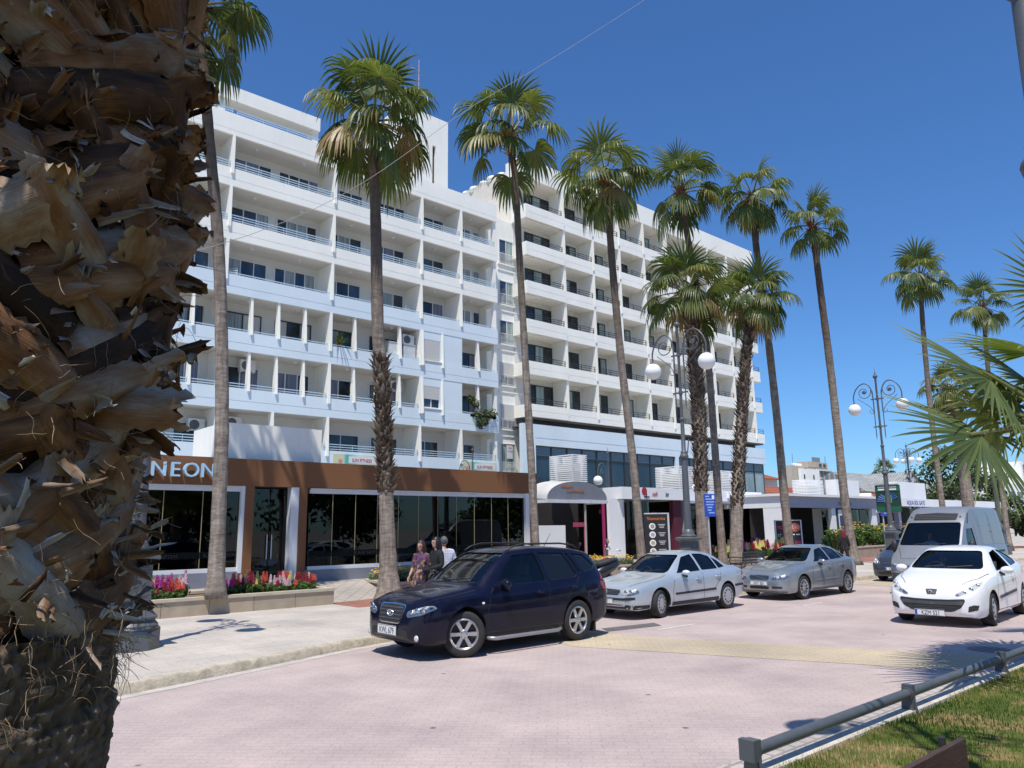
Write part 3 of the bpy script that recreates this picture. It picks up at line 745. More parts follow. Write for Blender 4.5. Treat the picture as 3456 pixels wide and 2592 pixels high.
def crown_mesh(seed, Rp=1.22, Rb=1.3, nseg=26, counts=(3, 6, 7, 6), green=0.0, sector=None):
    rg = random.Random(seed); mb = MB(); tone = []
    rows = [(counts[0], 60, 86, .4, .75, .52), (counts[1], 20, 60, 1.15, .9, .54), (counts[2], -18, 24, 1.7, 1.0, .48), (counts[3], -66, -16, 1.8, .92, .50)]
    for ri, (cnt, e0, e1, dro, lf, tb) in enumerate(rows):
        for i in range(cnt):
            az = 2 * PI * (i + rg.uniform(-.28, .28)) / cnt + ri * .7
            if not sector and ri and rg.random() < .10: continue
            if sector and abs((az - sector[0] + PI) % (2*PI) - PI) > sector[1]: continue
            el = R(rg.uniform(e0, e1)); o = Vector((math.cos(az), math.sin(az), 0))
            dirv = o * math.cos(el) + Vector((0,0,1)) * math.sin(el)
            pl = Rp * rg.uniform(.72, 1.15) * lf
            p0 = Vector((o.x * .12, o.y * .12, -.28 + .12 * (3 - ri)))
            hub = p0 + dirv * pl
            ax = (dirv + Vector((0,0,-1)) * (.05, .35, .55, .5)[ri] * rg.uniform(.7, 1.3)).normalized()
            nrm = Vector((0,0,1)) * math.cos(el) - o * math.sin(el)
            nrm = (nrm + Vector((rg.uniform(-.3,.3), rg.uniform(-.3,.3), 0))).normalized()
            t = tb + rg.uniform(-.16, .14) - green
            if ri == 3 and rg.random() < .2: t = rg.uniform(.72, .95)
            petiole(mb, tone, p0, hub + ax * .05, .06, .035, .018, min(.8, t + .18))
            fan_leaf(mb, tone, hub, ax, nrm, Rb * rg.uniform(.78, 1.1), nseg, rg, dro * rg.uniform(.8, 1.25), t)
    return mb, tone
def build_crown(name, mb, tone, m, parent):
    o = mb.build(name, m, parent, fix=False)
    at = o.data.attributes.new('tone', 'FLOAT', 'POINT'); at.data.foreach_set('value', tone); return o
def trunk_mat(name, c1, c2, ring=9.0):
    m = bpy.data.materials.new(name); N, L, b = nt(m); setp(b, rough=.92, spec=.15)
    co = texco(N, L, 'Object', (1,1,1)); cz = texco(N, L, 'Object', (.35,.35,1))
    wv = noise(N, L, cz, ring, 4, .7); n2 = noise(N, L, texco(N, L, 'Object', (4,4,.5)), 3, 4)
    c = ramp(N, [(.28, c1), (.62, c2)]); L.new(wv, c.inputs[0])
    r2 = ramp(N, [(.3, (.62,.60,.58)), (.7, (1.15,1.12,1.1))]); L.new(n2, r2.inputs[0])
    o = mixc(N, L, 1, c.outputs[0], r2.outputs[0], 'MULTIPLY')
    # upper part darker and browner
    sp = N.new('ShaderNodeSeparateXYZ'); L.new(texco(N, L, 'Generated'), sp.inputs[0])
    r3 = ramp(N, [(.45, 0), (.72, .78)]); L.new(sp.outputs[2], r3.inputs[0])
    o = mixc(N, L, r3.outputs[0], o, (.075,.052,.038))
    L.new(o, b.inputs['Base Color']); bump(N, L, b, wv, .9, .03); return m
M['trunk'] = trunk_mat('palm_trunk', (.17,.135,.11), (.36,.315,.27))
M['boot'] = leafmat('leaf_base', [(0, (.045,.03,.02)), (.4, (.14,.095,.06)), (.7, (.27,.21,.16)), (1, (.46,.40,.34))], .85, .0, .2, attr='tone')
M['fibre'] = mat('crown_fibre', (.22,.09,.035), .9, .4, 9, bmp=.6)
def smooth_path(pts, n):
    return [Vector(p) for p in curve_pts3(pts, n)]
def curve_pts3(cp, n):
    out = []; cp = [Vector(c) for c in cp]
    for i in range(len(cp) - 1):
        p0 = cp[max(i-1,0)]; p1 = cp[i]; p2 = cp[i+1]; p3 = cp[min(i+2, len(cp)-1)]
        for k in range(n):
            t = k / n; out.append(.5*((2*p1) + (p2-p0)*t + (2*p0-5*p1+4*p2-p3)*t*t + (3*p1-p0-3*p2+p3)*t*t*t))
    out.append(cp[-1]); return out
def flaps(mb, tone, path, rads, z0, z1, rg, n, ln=.26, wd=.085, out=.55, top=.0):
    """short pointed leaf bases clothing a stretch of trunk"""
    zs = [p.z for p in path]
    for i in range(n):
        z = z0 + (z1 - z0) * (i + rg.random()) / n; az = i * 2.39996 + rg.uniform(-.2,.2)
        k = max(0, min(len(path) - 2, next((j for j in range(len(path)-1) if zs[j] <= z <= zs[j+1]), len(path) - 2)))
        t = (z - zs[k]) / max(1e-6, zs[k+1] - zs[k]); c = path[k].lerp(path[k+1], max(0, min(1, t))); r = rads[k]
        o = Vector((math.cos(az), math.sin(az), 0)); s = Vector((-o.y, o.x, 0)); l = ln * rg.uniform(.55, 1.3); w = wd * rg.uniform(.6, 1.25)
        upd = (Vector((0,0,1)) + o * out * rg.uniform(.3, 1.5) + s * rg.uniform(-.35,.35)).normalized()
        p0 = c + o * (r * .93); p1 = p0 + upd * l * .5; p2 = p0 + upd * l + o * l * rg.uniform(.05, .35)
        b = len(mb.v)
        mb.v += [tuple(p0 - s*w), tuple(p0 + s*w), tuple(p1 + s*w*.75 ), tuple(p1 - s*w*.75), tuple(p1 + o*w*.35), tuple(p0 + o*w*.45), tuple(p2 + s * rg.uniform(-.02,.02))]
        mb.f += [(b, b+5, b+4, b+3), (b+5, b+1, b+2, b+4), (b+3, b+4, b+6), (b+4, b+2, b+6)]; mb.m += [0]*4
        t0 = rg.uniform(.1, .75); tone += [t0*.4, t0*.4, t0, t0, t0, t0*.5, min(1, t0 + rg.uniform(.1,.4))]
CROWNS = {}
def palm(pts, radf, ck, label, cs=1.0, crz=0.0, skirt=None, group='tall fan palms lining the street', ctilt=(0,0), nflap=None):
    base = Vector((pts[-1][0], pts[-1][1], pts[-1][2]))
    t = thing('palm_tree', label, 'palm tree', base, 0, group)
    loc = [Vector(p) - base for p in reversed(pts)]
    path = curve_pts3(loc, 7); H = path[-1].z
    rads = [radf(p.z, H) * (1 + .035 * math.sin(i * 2.1)) for i, p in enumerate(path)]
    tb = MB(); tb.tube(path, rads, 16); tb.build('trunk', M['trunk'], t, smooth=True)
    top = path[-1]
    rg = random.Random(hash(label) % 1000 if False else sum(map(ord, label)))
    if skirt:
        fb = MB(); tn = []
        for z0, z1, n in skirt: flaps(fb, tn, path, rads, z0, z1, rg, n)
        build_crown('leaf_bases', fb, tn, M['boot'], t)
    # brown fibrous bases right under the crown
    fb = MB(); tn = []
    flaps(fb, tn, path, [r * 1.05 for r in rads], H - .75, H + .05, rg, 60, .34, .06, .9)
    o = fb.build('crown_base', M['fibre'], t, fix=False)
    if ck not in CROWNS:
        mb, tone = crown_mesh(*ck[0:1], **dict(ck[1]))
        CROWNS[ck] = build_crown('crown', mb, tone, M['leaf'], t); c = CROWNS[ck]
    else:
        c = bpy.data.objects.new('crown', CROWNS[ck].data); COL.objects.link(c); c.parent = t
    c.location = top + Vector((0,0,.15)); tl = len(label) % 7 - 3; c.rotation_euler = (.045 * tl, .03 * (len(label) % 5 - 2), crz); c.scale = (cs * (1 + .02 * tl), cs * (1 - .02 * tl), cs)
    return t
def rf(b, m_, tp, fl=.5):
    return lambda z, H: (b - m_) * math.exp(-z / fl) + m_ + (tp - m_) * (z / H)
cA = (11, (('nseg', 30),)); cB = (23, (('nseg', 26),)); cC = (37, (('nseg', 24), ('counts', (2, 6, 7, 7)))); cD = (51, (('nseg', 24), ('counts', (3, 5, 7, 6)))); cE = (64, (('nseg', 30), ('counts', (4, 7, 8, 7)), ('Rb', 1.42)))
def P(Y, l): return [(x, Y, z) for x, z in l]
palm(P(18.6, [(5.40,15.6),(5.76,13.93),(6.02,12.06),(6.35,9.85),(6.58,7.7),(6.78,4.85),(6.84,2.59),(6.88,.5)]), rf(.27,.18,.12), cA, 'slender grey palm rising from the snapdragon bed in front of the cafe letters', 1.1, .4)
palm(P(18.5, [(10.77,14.3),(10.84,12.96),(10.96,10.77),(11.09,7.94),(11.23,6.58),(11.38,4.57),(11.48,3.0),(11.58,1.34),(11.63,.1)]), rf(.46,.225,.145), cE, 'palm with a shaggy collar halfway up its trunk, at the near planter corner', 1.06, 1.1, [(2.95, 6.85, 330)])
palm(P(18.8, [(16.5,15.95),(16.8,14.5),(16.96,11.55),(17.14,8.21),(17.32,4.99),(17.45,2.35),(17.56,.1)]), rf(.24,.135,.11), cB, 'bare palm behind the dark blue car, before the right edge of the cafe', 1.05, 2.0)
palm(P(19.2, [(22.2,16.3),(22.31,14.54),(22.45,11.98),(22.73,8.55),(23.1,5.41),(23.31,3.06),(23.5,.1)]), rf(.27,.165,.14), cC, 'leaning bare palm left of the menu board, behind the pale silver saloon', 1.06, .3)
palm(P(19.6, [(27.97,17.6),(28.21,16.06),(28.5,14.52),(28.94,12.35),(29.36,9.97),(29.47,5.87),(29.5,3.16),(29.56,.1)]), rf(.28,.175,.14), cB, 'thin bare palm between the two thick shaggy palms, its top above both their crowns', 1.1, 3.7)
palm(P(19.0, [(27.2,12.3),(27.45,10.42),(27.49,8.75),(27.49,5.68),(27.35,3.3),(27.3,.1)]), rf(.30,.24,.33,1.2), cE, 'thick shaggy palm with a broad low crown just right of the double globe lamp', 1.06, 2.6, [(3.3, 12.0, 620)])
palm(P(18.8, [(32.5,12.9),(31.56,10.6),(30.87,8.05),(30.21,5.21),(29.68,2.73),(29.3,.1)]), rf(.34,.26,.22,1.2), cE, 'leaning shaggy palm with a low wide crown at the right end of the hotels', 1.02, 4.4, [(2.7, 12.6, 560)])
palm(P(19.6, [(34.39,19.2),(34.39,16.69),(34.64,14.2),(34.88,11.75),(35.14,7.43),(35.25,3.7),(35.4,.1)]), rf(.30,.215,.16), cC, 'tall bare palm passing behind the leaning shaggy palm crown', 1.04, 1.6)
palm(P(16.8, [(35.05,16.8),(35.18,14.81),(35.31,12.91),(35.54,9.88),(35.68,6.69),(35.77,3.15),(36.12,.13)]), rf(.42,.21,.15), cD, 'tall bare palm alone against the sky, left of the dark hatchback', .92, 2.2)
palm(P(16.6, [(48.2,16.9),(47.69,14.38),(47.41,11.47),(47.25,8.12),(47.26,5.15),(47.4,.1)]), rf(.32,.16,.13), cD, 'tall bare palm behind the van cab, crown clear above the near fan leaves', 1.08, .9)
palm(P(16.6, [(59.3,17.1),(59.0,15.06),(58.33,10.37),(58.23,6.55),(58.0,.1)]), rf(.32,.17,.14), cB, 'distant palm on the right, trunk rising behind the far double lamp', 1.05, 5.0)
palm(P(19.0, [(57.6,11.3),(58.3,10.04),(58.9,7.43),(58.83,.1)]), rf(.45,.36,.36,2), cC, 'stout dark trunked palm behind the van roof, crown hidden by the near fan leaves', 1.0, 3.0)
# small palm tuft far beyond the roofs
palm([(188,78,14.2),(188,78,0)], rf(.4,.3,.3), cD, 'tiny far palm tuft showing over the grey pitched roof', 1.6, 0, group='far palm')

# ------------------------------------------------------------------ near fan palm entering from the right
NP = Vector((12.75, 2.75, .12))
t = thing('fan_palm', 'near fan palm whose stiff split leaves enter from the right edge', 'palm tree', NP)
tb = MB(); tb.tube([(0,0,0),(0,0,1.6),(.05,0,3.0)], [.34,.27,.25], 14); tb.build('trunk', M['trunk'], t, smooth=True)
M['leafnear'] = leafmat('near_palm_leaf', [(0, (.03,.05,.014)), (.35, (.085,.12,.035)), (.6, (.19,.225,.075)), (.8, (.36,.34,.16)), (1, (.48,.42,.26))], .38, .34, .55, tcol=(1.3,1.45,.55), attr='tone')
rg = random.Random(5)
CEN = Vector((12.8, 2.75, 3.35))
def near_leaf(hub, a, n, Rb, tb_, nseg=34, droop=.16, spread=128, lab=None):
    mb = MB(); tone = []
    fan_leaf(mb, tone, Vector(hub) - NP, Vector(a), Vector(n), Rb, nseg, rg, droop, tb_, spread, .42, 9, .95)
    petiole(mb, tone, CEN - NP, Vector(hub) - NP + Vector(a).normalized() * .25, .05, .04, .02, .72)
    return build_crown('leaf', mb, tone, M['leafnear'], t)
camd = Vector((-.85, -.35, .0))
near_leaf((10.70, 3.20, 3.13), (-1.0, .22, .02), (-.25, -.70, .62), 1.32, .34)
near_leaf((11.55, 3.25, 3.98), (-1.0, .12, .30), (-.20, -.72, .60), 1.45, .40)
near_leaf((12.95, 3.05, 4.50), (-.95, .0, .22), (-.1, -.45, .9), 1.35, .52)
near_leaf((15.3, 3.1, 5.9), (-.55, .3, .85), (-.7, -.5, .4), 1.25, .45)
near_leaf((12.35, 3.25, 3.85), (-.95, .15, .12), (-.2, -.8, .5), 1.25, .46, droop=.25)
near_leaf((12.9, 3.1, 3.45), (-.9, .1, -.15), (-.2, -.75, .5), 1.2, .60, droop=.45)
near_leaf((13.3, 3.2, 4.1), (-.9, .1, .35), (-.2, -.7, .6), 1.3, .36, droop=.2)
near_leaf((11.9, 3.35, 3.45), (-.8, .3, .45), (-.3, -.7, .4), 1.0, .68, 24, droop=.8)
for i in range(11):
    az = R(-128 + i * 24); el = R(rg.uniform(0, 60)); o = Vector((math.cos(az), math.sin(az), 0))
    dv = o * math.cos(el) + Vector((0,0,1)) * math.sin(el)
    near_leaf(CEN + dv * 1.0, dv + Vector((0,0,-.15)), Vector((0,0,1)) * math.cos(el) - o * math.sin(el) + Vector((.01,0,0)), 1.1, rg.uniform(.3,.55), 26, .3)

# ------------------------------------------------------------------ foreground palm trunk on the left edge
PX, PY = .26, 3.25
FP = thing('palm_tree', 'huge foreground palm trunk covered in torn brown leaf bases along the left edge', 'palm tree', (PX, PY, 0))
def fibre_mat(name, stops, rough=.8, bst=.6):
    m = bpy.data.materials.new(name); N, L, b = nt(m); setp(b, rough=rough, spec=.22)
    a = N.new('ShaderNodeAttribute'); a.attribute_name = 'fib'
    tn = N.new('ShaderNodeAttribute'); tn.attribute_name = 'tone'
    mp = N.new('ShaderNodeMapping'); mp.inputs['Scale'].default_value = (52, 2.2, 1); L.new(a.outputs['Vector'], mp.inputs[0])
    n1 = noise(N, L, mp.outputs[0], 1.0, 5, .62)
    mp2 = N.new('ShaderNodeMapping'); mp2.inputs['Scale'].default_value = (2.2, 1.8, 1); L.new(a.outputs['Vector'], mp2.inputs[0])
    n2 = noise(N, L, mp2.outputs[0], 1.0, 4, .6)
    ad = N.new('ShaderNodeMath'); ad.operation = 'MULTIPLY_ADD'; L.new(n1, ad.inputs[0]); ad.inputs[1].default_value = .34
    L.new(tn.outputs['Fac'], ad.inputs[2])
    ad2 = N.new('ShaderNodeMath'); ad2.operation = 'MULTIPLY_ADD'; L.new(n2, ad2.inputs[0]); ad2.inputs[1].default_value = .85; L.new(ad.outputs[0], ad2.inputs[2])
    sb = N.new('ShaderNodeMath'); sb.operation = 'SUBTRACT'; L.new(ad2.outputs[0], sb.inputs[0]); sb.inputs[1].default_value = .595
    r = ramp(N, stops); L.new(sb.outputs[0], r.inputs[0]); L.new(r.outputs[0], b.inputs['Base Color'])
    bump(N, L, b, n1, bst, .006); return m
FST = [(0, (.030,.018,.012)), (.2, (.090,.045,.025)), (.35, (.20,.095,.042)), (.47, (.25,.15,.085)), (.6, (.31,.25,.195)), (.8, (.42,.38,.33)), (1, (.80,.77,.72))]
M['bootbig'] = fibre_mat('torn_leaf_base', FST)
M['strand'] = mat('palm_fibre', (.24,.17,.10), .9, .4, 30)
def fp_radius(z):
    if z < 1.50: return .56 + .012 * math.sin(z * 9)
    if z < 1.80: return .56 - .02 * (z - 1.5) / .3
    return .54 + .05 * max(0, min(1, (z - 2.3) / .4))
# lower matted bark, modelled as rows of ragged chips on a dented cylinder
nb_, nz_ = 320, 170
bk = MB(); tone = []; fibv = []
for j in range(nz_ + 1):
    z = 1.75 * j / nz_
    for i in range(nb_):
        an = 2 * PI * i / nb_
        vr = z / .036 + .55 * mnoise.noise((an * 3, z * 3, 1)); row = math.floor(vr); uc = an * 9.5 + row * .5 + .3 * mnoise.noise((an * 5, row * 3.1, 7)); col_ = math.floor(uc); hh = mnoise.cell((row * 1.37, col_ * 2.11, 3)) ; fr = vr - row; fu = uc - col_
        cell = max(0, min(1, .5 + .5 * hh)) * min(1, fu * 6, (1 - fu) * 6)
        hgt = .014 * cell + .013 * (fr if fr < .9 else 9 * (1 - fr)) + .020 * mnoise.noise((an * 5, z * 7, 2)) + .012 * mnoise.noise((an * 26, z * 34, 3))
        r = fp_radius(z) - .005 + hgt
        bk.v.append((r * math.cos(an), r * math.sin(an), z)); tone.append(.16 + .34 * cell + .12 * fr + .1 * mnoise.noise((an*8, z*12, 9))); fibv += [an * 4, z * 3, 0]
for j in range(nz_):
    for i in range(nb_):
        bk.f.append((j*nb_+i, j*nb_+(i+1)%nb_, (j+1)*nb_+(i+1)%nb_, (j+1)*nb_+i)); bk.m.append(0)
def fin(mb, tone, fib, name, m, parent, smooth=True):
    o = mb.build(name, m, parent, smooth=smooth, fix=False)
    at = o.data.attributes.new('tone', 'FLOAT', 'POINT'); at.data.foreach_set('value', tone)
    af = o.data.attributes.new('fib', 'FLOAT_VECTOR', 'POINT'); af.data.foreach_set('vector', fib); return o
M['matted'] = fibre_mat('matted_bark', [(0, (.035,.022,.014)), (.3, (.11,.075,.048)), (.6, (.22,.16,.11)), (1, (.36,.28,.20))], .9, 1.0)
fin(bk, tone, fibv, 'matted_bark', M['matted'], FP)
co = MB(); co.tube([(0,0,1.6),(0,0,5.3)], [.46,.42], 24); co.build('trunk', mat('inner_trunk', (.05,.03,.02), .95, .4, 14), FP, smooth=True)
rg = random.Random(99)
def strap(mb, tone, fib, p0, d0, nrm, ln, w0, w1, tn, curl, lift, bid, jag=.25, nu=7, nv=14, teeth=0.0, cup=.35, twist=0.0):
    """curved leathery strap: starts at p0 along d0, arching away from nrm; ragged at its far end"""
    p = Vector(p0); dcur = Vector(d0).normalized(); nr = Vector(nrm).normalized(); base = len(mb.v); ds = ln / nv
    for j in range(nv + 1):
        s = j / nv
        side = nr.cross(dcur).normalized(); nn = dcur.cross(side)
        if twist: side = (side * math.cos(twist*s) + nn * math.sin(twist*s)); nn = dcur.cross(side)
        w = w0 + (w1 - w0) * s
        for i in range(nu):
            u = i / (nu - 1) * 2 - 1
            q = p + side * (u * w) + nn * (-(u * u) * w * cup) 
            if j == nv: q = q + dcur * ln * rg.uniform(-jag, jag * .3)
            elif j == nv - 1: q = q + dcur * ln * rg.uniform(-jag, jag) * .15
            if teeth and i in (0, nu - 1) and j % 2 and s > .3: q = q + side * (u * teeth)
            q = q + nn * (.006 * mnoise.noise((u * 4 + bid, s * 7, bid * .37)))
            mb.v.append(tuple(q)); edge = abs(u) ** 3
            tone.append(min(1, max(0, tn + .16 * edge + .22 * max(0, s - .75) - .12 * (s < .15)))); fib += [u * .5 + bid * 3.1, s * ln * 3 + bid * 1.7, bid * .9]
        p = p + dcur * ds
        dcur = (dcur + nr * (lift * (1 - s) - curl * s) * ds / ln * 2).normalized()
    for j in range(nv):
        for i in range(nu - 1):
            a = base + j * nu + i; mb.f.append((a, a+1, a+nu+1, a+nu)); mb.m.append(0)
def wrap(mb, tone, fib, az0, z0, sg, da, dz, w0, w1, rise, flare, tn, bid, ext=.3, nu=11, nv=26, teeth=0.0, jag=.3, cup=.55, slope=0.0):
    """half of a split leaf base: hugs the trunk from low beside to the stalk above, then stands off it"""
    base = len(mb.v)
    for j in range(nv + 1):
        s = j / nv * (1 + ext); q = min(1, s)
        az = az0 + sg * da * (1 - q) ** 1.15 + slope * s
        z = z0 + dz * s
        w = (w0 + (w1 - w0) * q) * (1 - .25 * max(0, s - 1) / max(.01, ext))
        r = fp_radius(z0) - (.085 if z0 < 2.25 else .045) + rise * min(1, s * 1.6) + flare * max(0, s - .45) ** 1.5
        # local frame: across the strap (mostly vertical low down, mostly sideways near the stalk)
        dxa = -sg * da * 1.15 * max(.0, 1 - q) ** .15 * r; dzz = dz
        ln = math.hypot(dxa, dzz); ca, cz = dzz / ln, -dxa / ln
        for i in range(nu):
            u = i / (nu - 1) * 2 - 1
            rag = .30 * abs(u) ** 5 * (mnoise.noise((s * 9 + bid, u, bid)) + .6 * mnoise.noise((s * 31, u * 2, bid)))
            uu = u * w * (1 + rag)
            e = 0.0
            if j == nv: e = rg.uniform(-jag, .05) * .12
            elif j == nv - 1: e = rg.uniform(-jag, jag) * .02
            if teeth and i in (0, nu - 1) and j % 2 and s > .5: uu += u * teeth
            a2 = az + uu * ca / max(.2, r); z2 = z + uu * cz + e
            rr_ = r + cup * w * (1 - u * u) - (.02 + .03 * (1 - q)) * abs(u) ** 4 + .007 * mnoise.noise((u * 3 + bid, s * 6, bid))
            mb.v.append((rr_ * math.cos(a2), rr_ * math.sin(a2), z2))
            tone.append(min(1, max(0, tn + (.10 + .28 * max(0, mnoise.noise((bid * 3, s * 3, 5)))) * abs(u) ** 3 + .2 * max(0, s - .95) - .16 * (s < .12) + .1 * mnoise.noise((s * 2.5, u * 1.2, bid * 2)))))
            fib += [u * .5 + bid * 3.1, s * 1.6 + bid * 1.7, bid * .9]
    for j in range(nv):
        for i in range(nu - 1):
            a = base + j * nu + i; mb.f.append((a, a+1, a+nu+1, a+nu)); mb.m.append(0)
def boot(z, az, kind):
    """one old leaf base: two straps meeting in a cut stalk, or a shredded remnant"""
    mb = MB(); tone = []; fib = []
    o = Vector((math.cos(az), math.sin(az), 0)); s = Vector((-o.y, o.x, 0)); r = fp_radius(z); bid = rg.random() * 40
    c = o * r + Vector((0,0,z)); tn = rg.choice((.10, .18, .25, .32, .38, .45, .52)) + rg.uniform(-.06, .06)
    if kind == 0:
        tn = rg.choice((.28, .36, .42, .48, .54, .58)) + rg.uniform(-.05, .05)
        dz = rg.uniform(.26, .40); sl = rg.uniform(-.18, .18)
        for sg in (-1, 1):
            if rg.random() < .15: continue
            wrap(mb, tone, fib, az, z - dz * .7, sg, rg.uniform(.75, 1.15), dz, rg.uniform(.085,.12), rg.uniform(.06,.08), .075, rg.uniform(.05, .16), tn + rg.uniform(-.05,.05), bid + sg, rg.uniform(.1, .4), slope=sl)
    elif kind == 1:
        tn -= .10
        dz = rg.uniform(.22, .36); sl = rg.uniform(-.25, .25); fl = rg.uniform(.06, .26)
        for sg in (-1, 1):
            wrap(mb, tone, fib, az, z - dz * .6, sg, rg.uniform(.6, 1.0), dz, rg.uniform(.09,.13), rg.uniform(.06,.085), .085, fl, tn + rg.uniform(-.06,.06), bid + sg, rg.uniform(.1, .36), teeth=.012, slope=sl, jag=.5)
        if rg.random() < .55:
            ln = rg.uniform(.2, .36)
            strap(mb, tone, fib, c - o * .02, o * rg.uniform(.5, 1.1) + Vector((0,0,1)) * rg.uniform(-.25, .6) + s * rg.uniform(-.6, .6), Vector((0,0,1)) if rg.random() < .6 else o, ln, rg.uniform(.07, .10), rg.uniform(.045, .065), tn, rg.uniform(-.2,.6), .25, bid, .16, 8, 12, .014, .6, rg.uniform(-.5,.5))
    else:
        for q in range(8):
            st = c + s * rg.uniform(-.17, .17) + Vector((0,0, rg.uniform(-.12, .12))) - o * .02
            strap(mb, tone, fib, st, o * rg.uniform(.25, .8) + s * rg.uniform(-1, 1) + Vector((0,0,1)) * rg.uniform(-.5, 1.0), o, rg.uniform(.08, .22), rg.uniform(.015, .045), rg.uniform(.008, .025), tn + rg.uniform(-.12, .30), rg.uniform(-1.2, 1.8), .4, bid + q, .3, 5, 8, .0, .7, rg.uniform(-1.2, 1.2))
        dz = rg.uniform(.2, .3)
        wrap(mb, tone, fib, az, z - dz * .6, rg.choice((-1, 1)), rg.uniform(.5, .9), dz, rg.uniform(.06,.09), rg.uniform(.04,.06), .05, rg.uniform(.1,.3), tn, bid, .2, jag=.6)
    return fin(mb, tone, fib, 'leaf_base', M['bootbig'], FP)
nb2 = 0; z = 1.90
GA = 2.39996
while z < 4.95 and nb2 < 150:
    az = nb2 * GA
    # only the flank that faces the street and the camera carries fully modelled bases
    da = (az - R(-60) + PI) % (2 * PI) - PI
    if z < 2.36: kind = 0
    elif z < 2.78: kind = 2 if rg.random() < .72 else 1
    else: kind = 1 if rg.random() < .62 else (2 if rg.random() < .5 else 0)
    if abs(da) < R(125): boot(z, az, kind); z += .026
    else: z += .004
    nb2 += 1
mb = MB(); tone = []; fib = []
for z, az, ln, up_, tw in ((3.78, -33, .30, .10, .3), (3.40, -38, .24, .35, -.3), (3.05, -30, .29, -.12, .2), (2.52, -36, .30, -.55, .4), (4.2, -40, .22, .3, .1)):
    az = R(az); o = Vector((math.cos(az), math.sin(az), 0)); bb = rg.random() * 30
    mb = MB(); tone = []; fib = []
    strap(mb, tone, fib, o * (fp_radius(z) - .08) + Vector((0,0,z)), o + Vector((0,0,up_)), Vector((0,0,1)), ln, .115, .062, rg.uniform(.12,.34), .35, .1, bb, .14, 9, 16, .016, .6, tw)
    strap(mb, tone, fib, o * (fp_radius(z) - .08) + Vector((0,0,z - .035)), o + Vector((0,0,up_ - .04)), Vector((0,0,-1)), ln * .96, .105, .055, rg.uniform(.05,.2), -.35, -.1, bb + 1, .14, 9, 16, .0, .5, -tw)
    fin(mb, tone, fib, 'leaf_base', M['bootbig'], FP)
fk = MB(); tone = []; fib = []
for i in range(800):
    z = rg.uniform(1.7, 4.9); az = R(-60) + rg.uniform(-2.0, 2.0); o = Vector((math.cos(az), math.sin(az), 0)); s = Vector((-o.y, o.x, 0))
    mid = 1 if 2.3 < z < 2.8 else .6
    strap(fk, tone, fib, o * (fp_radius(z) + rg.uniform(-.03, .07)) + Vector((0,0,z)), o * rg.uniform(.1, .9) + s * rg.uniform(-1, 1) + Vector((0,0,1)) * rg.uniform(-.6, 1), o, rg.uniform(.05, .19), rg.uniform(.008, .032) * mid * 1.3, rg.uniform(.004, .016), rg.uniform(.05, .85), rg.uniform(-1.4, 2.0), .4, i * 1.3, .4, 5, 6, .0, .7, rg.uniform(-1.4, 1.4))
tag(fin(fk, tone, fib, 'frayed_flake', M['bootbig'], FP), None, None, kind='stuff')
st_ = MB()
for i in range(2600):
    z = rg.uniform(1.65, 4.8); az = R(-60) + rg.uniform(-2.0, 2.0); o = Vector((math.cos(az), math.sin(az), 0)); s = Vector((-o.y, o.x, 0))
    if i > 2100: z = rg.uniform(1.55, 1.85)
    p = o * (fp_radius(z) + rg.uniform(-.02, .12 if i <= 2100 else .05)) + Vector((0,0,z)); dv = s * rg.uniform(-1,1) + o * rg.uniform(-.1,.5) + Vector((0,0,1)) * rg.uniform(-.9,.7)
    pts = [p]; 
    for k in range(5):
        dv = (dv.normalized() + Vector((rg.uniform(-.5,.5), rg.uniform(-.5,.5), rg.uniform(-.6,.3)))).normalized(); p = p + dv * rg.uniform(.01,.032); pts.append(p)
    st_.tube(pts, [.0011]*5 + [.0005], 3, cap=False)
tag(st_.build('fibre', M['strand'], FP, fix=False), None, None, kind='stuff')
mb, tone = crown_mesh(77, Rp=1.0, Rb=1.2, nseg=24, counts=(3, 9, 14, 14), sector=(R(230), R(85)))  # unseen crown, leaves kept only on the sun side to shade the trunk
c = build_crown('crown', mb, tone, M['leaf'], FP); c.location = (-.1, -.2, 6.3)
# ------------------------------------------------------------------ flat-roofed shops right of the cafe
M['shopwhite'] = facade('shop_white', (.85,.85,.85), .05)
M['shopgrey'] = mat('shop_grey_fascia', (.36,.38,.46), .7, .06, 1.5)
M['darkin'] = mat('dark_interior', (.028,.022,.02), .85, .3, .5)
M['maroon'] = mat('maroon_wall', (.10,.012,.03), .7, .15, 1)
M['pink'] = mat('pink_panel', (.38,.06,.11), .6, .06, 1)
M['greenglass'] = glass('green_shop_glass', (.50,.66,.62), .85, .02, 1.5, .12)
def flat(c, rough=.6): return mat('paint', c, rough, .04, 4)
REDL = flat((.42,.02,.04)); BLK = flat((.02,.02,.022)); WHT = flat((.82,.82,.80)); ORA = flat((.72,.22,.03)); BLU = flat((.02,.07,.42)); LBL = flat((.30,.42,.75))
def put_text(s, parent, m, x, y, z, size, rz=0.0, ext=.004, sh=0.0, xs=1.0, name='lettering', sp=1.0, align='CENTER'):
    return text_mesh(s, size, ext, align, sh, sp, xs).xform(T(x, y, z, rz)).build(name, m, parent)
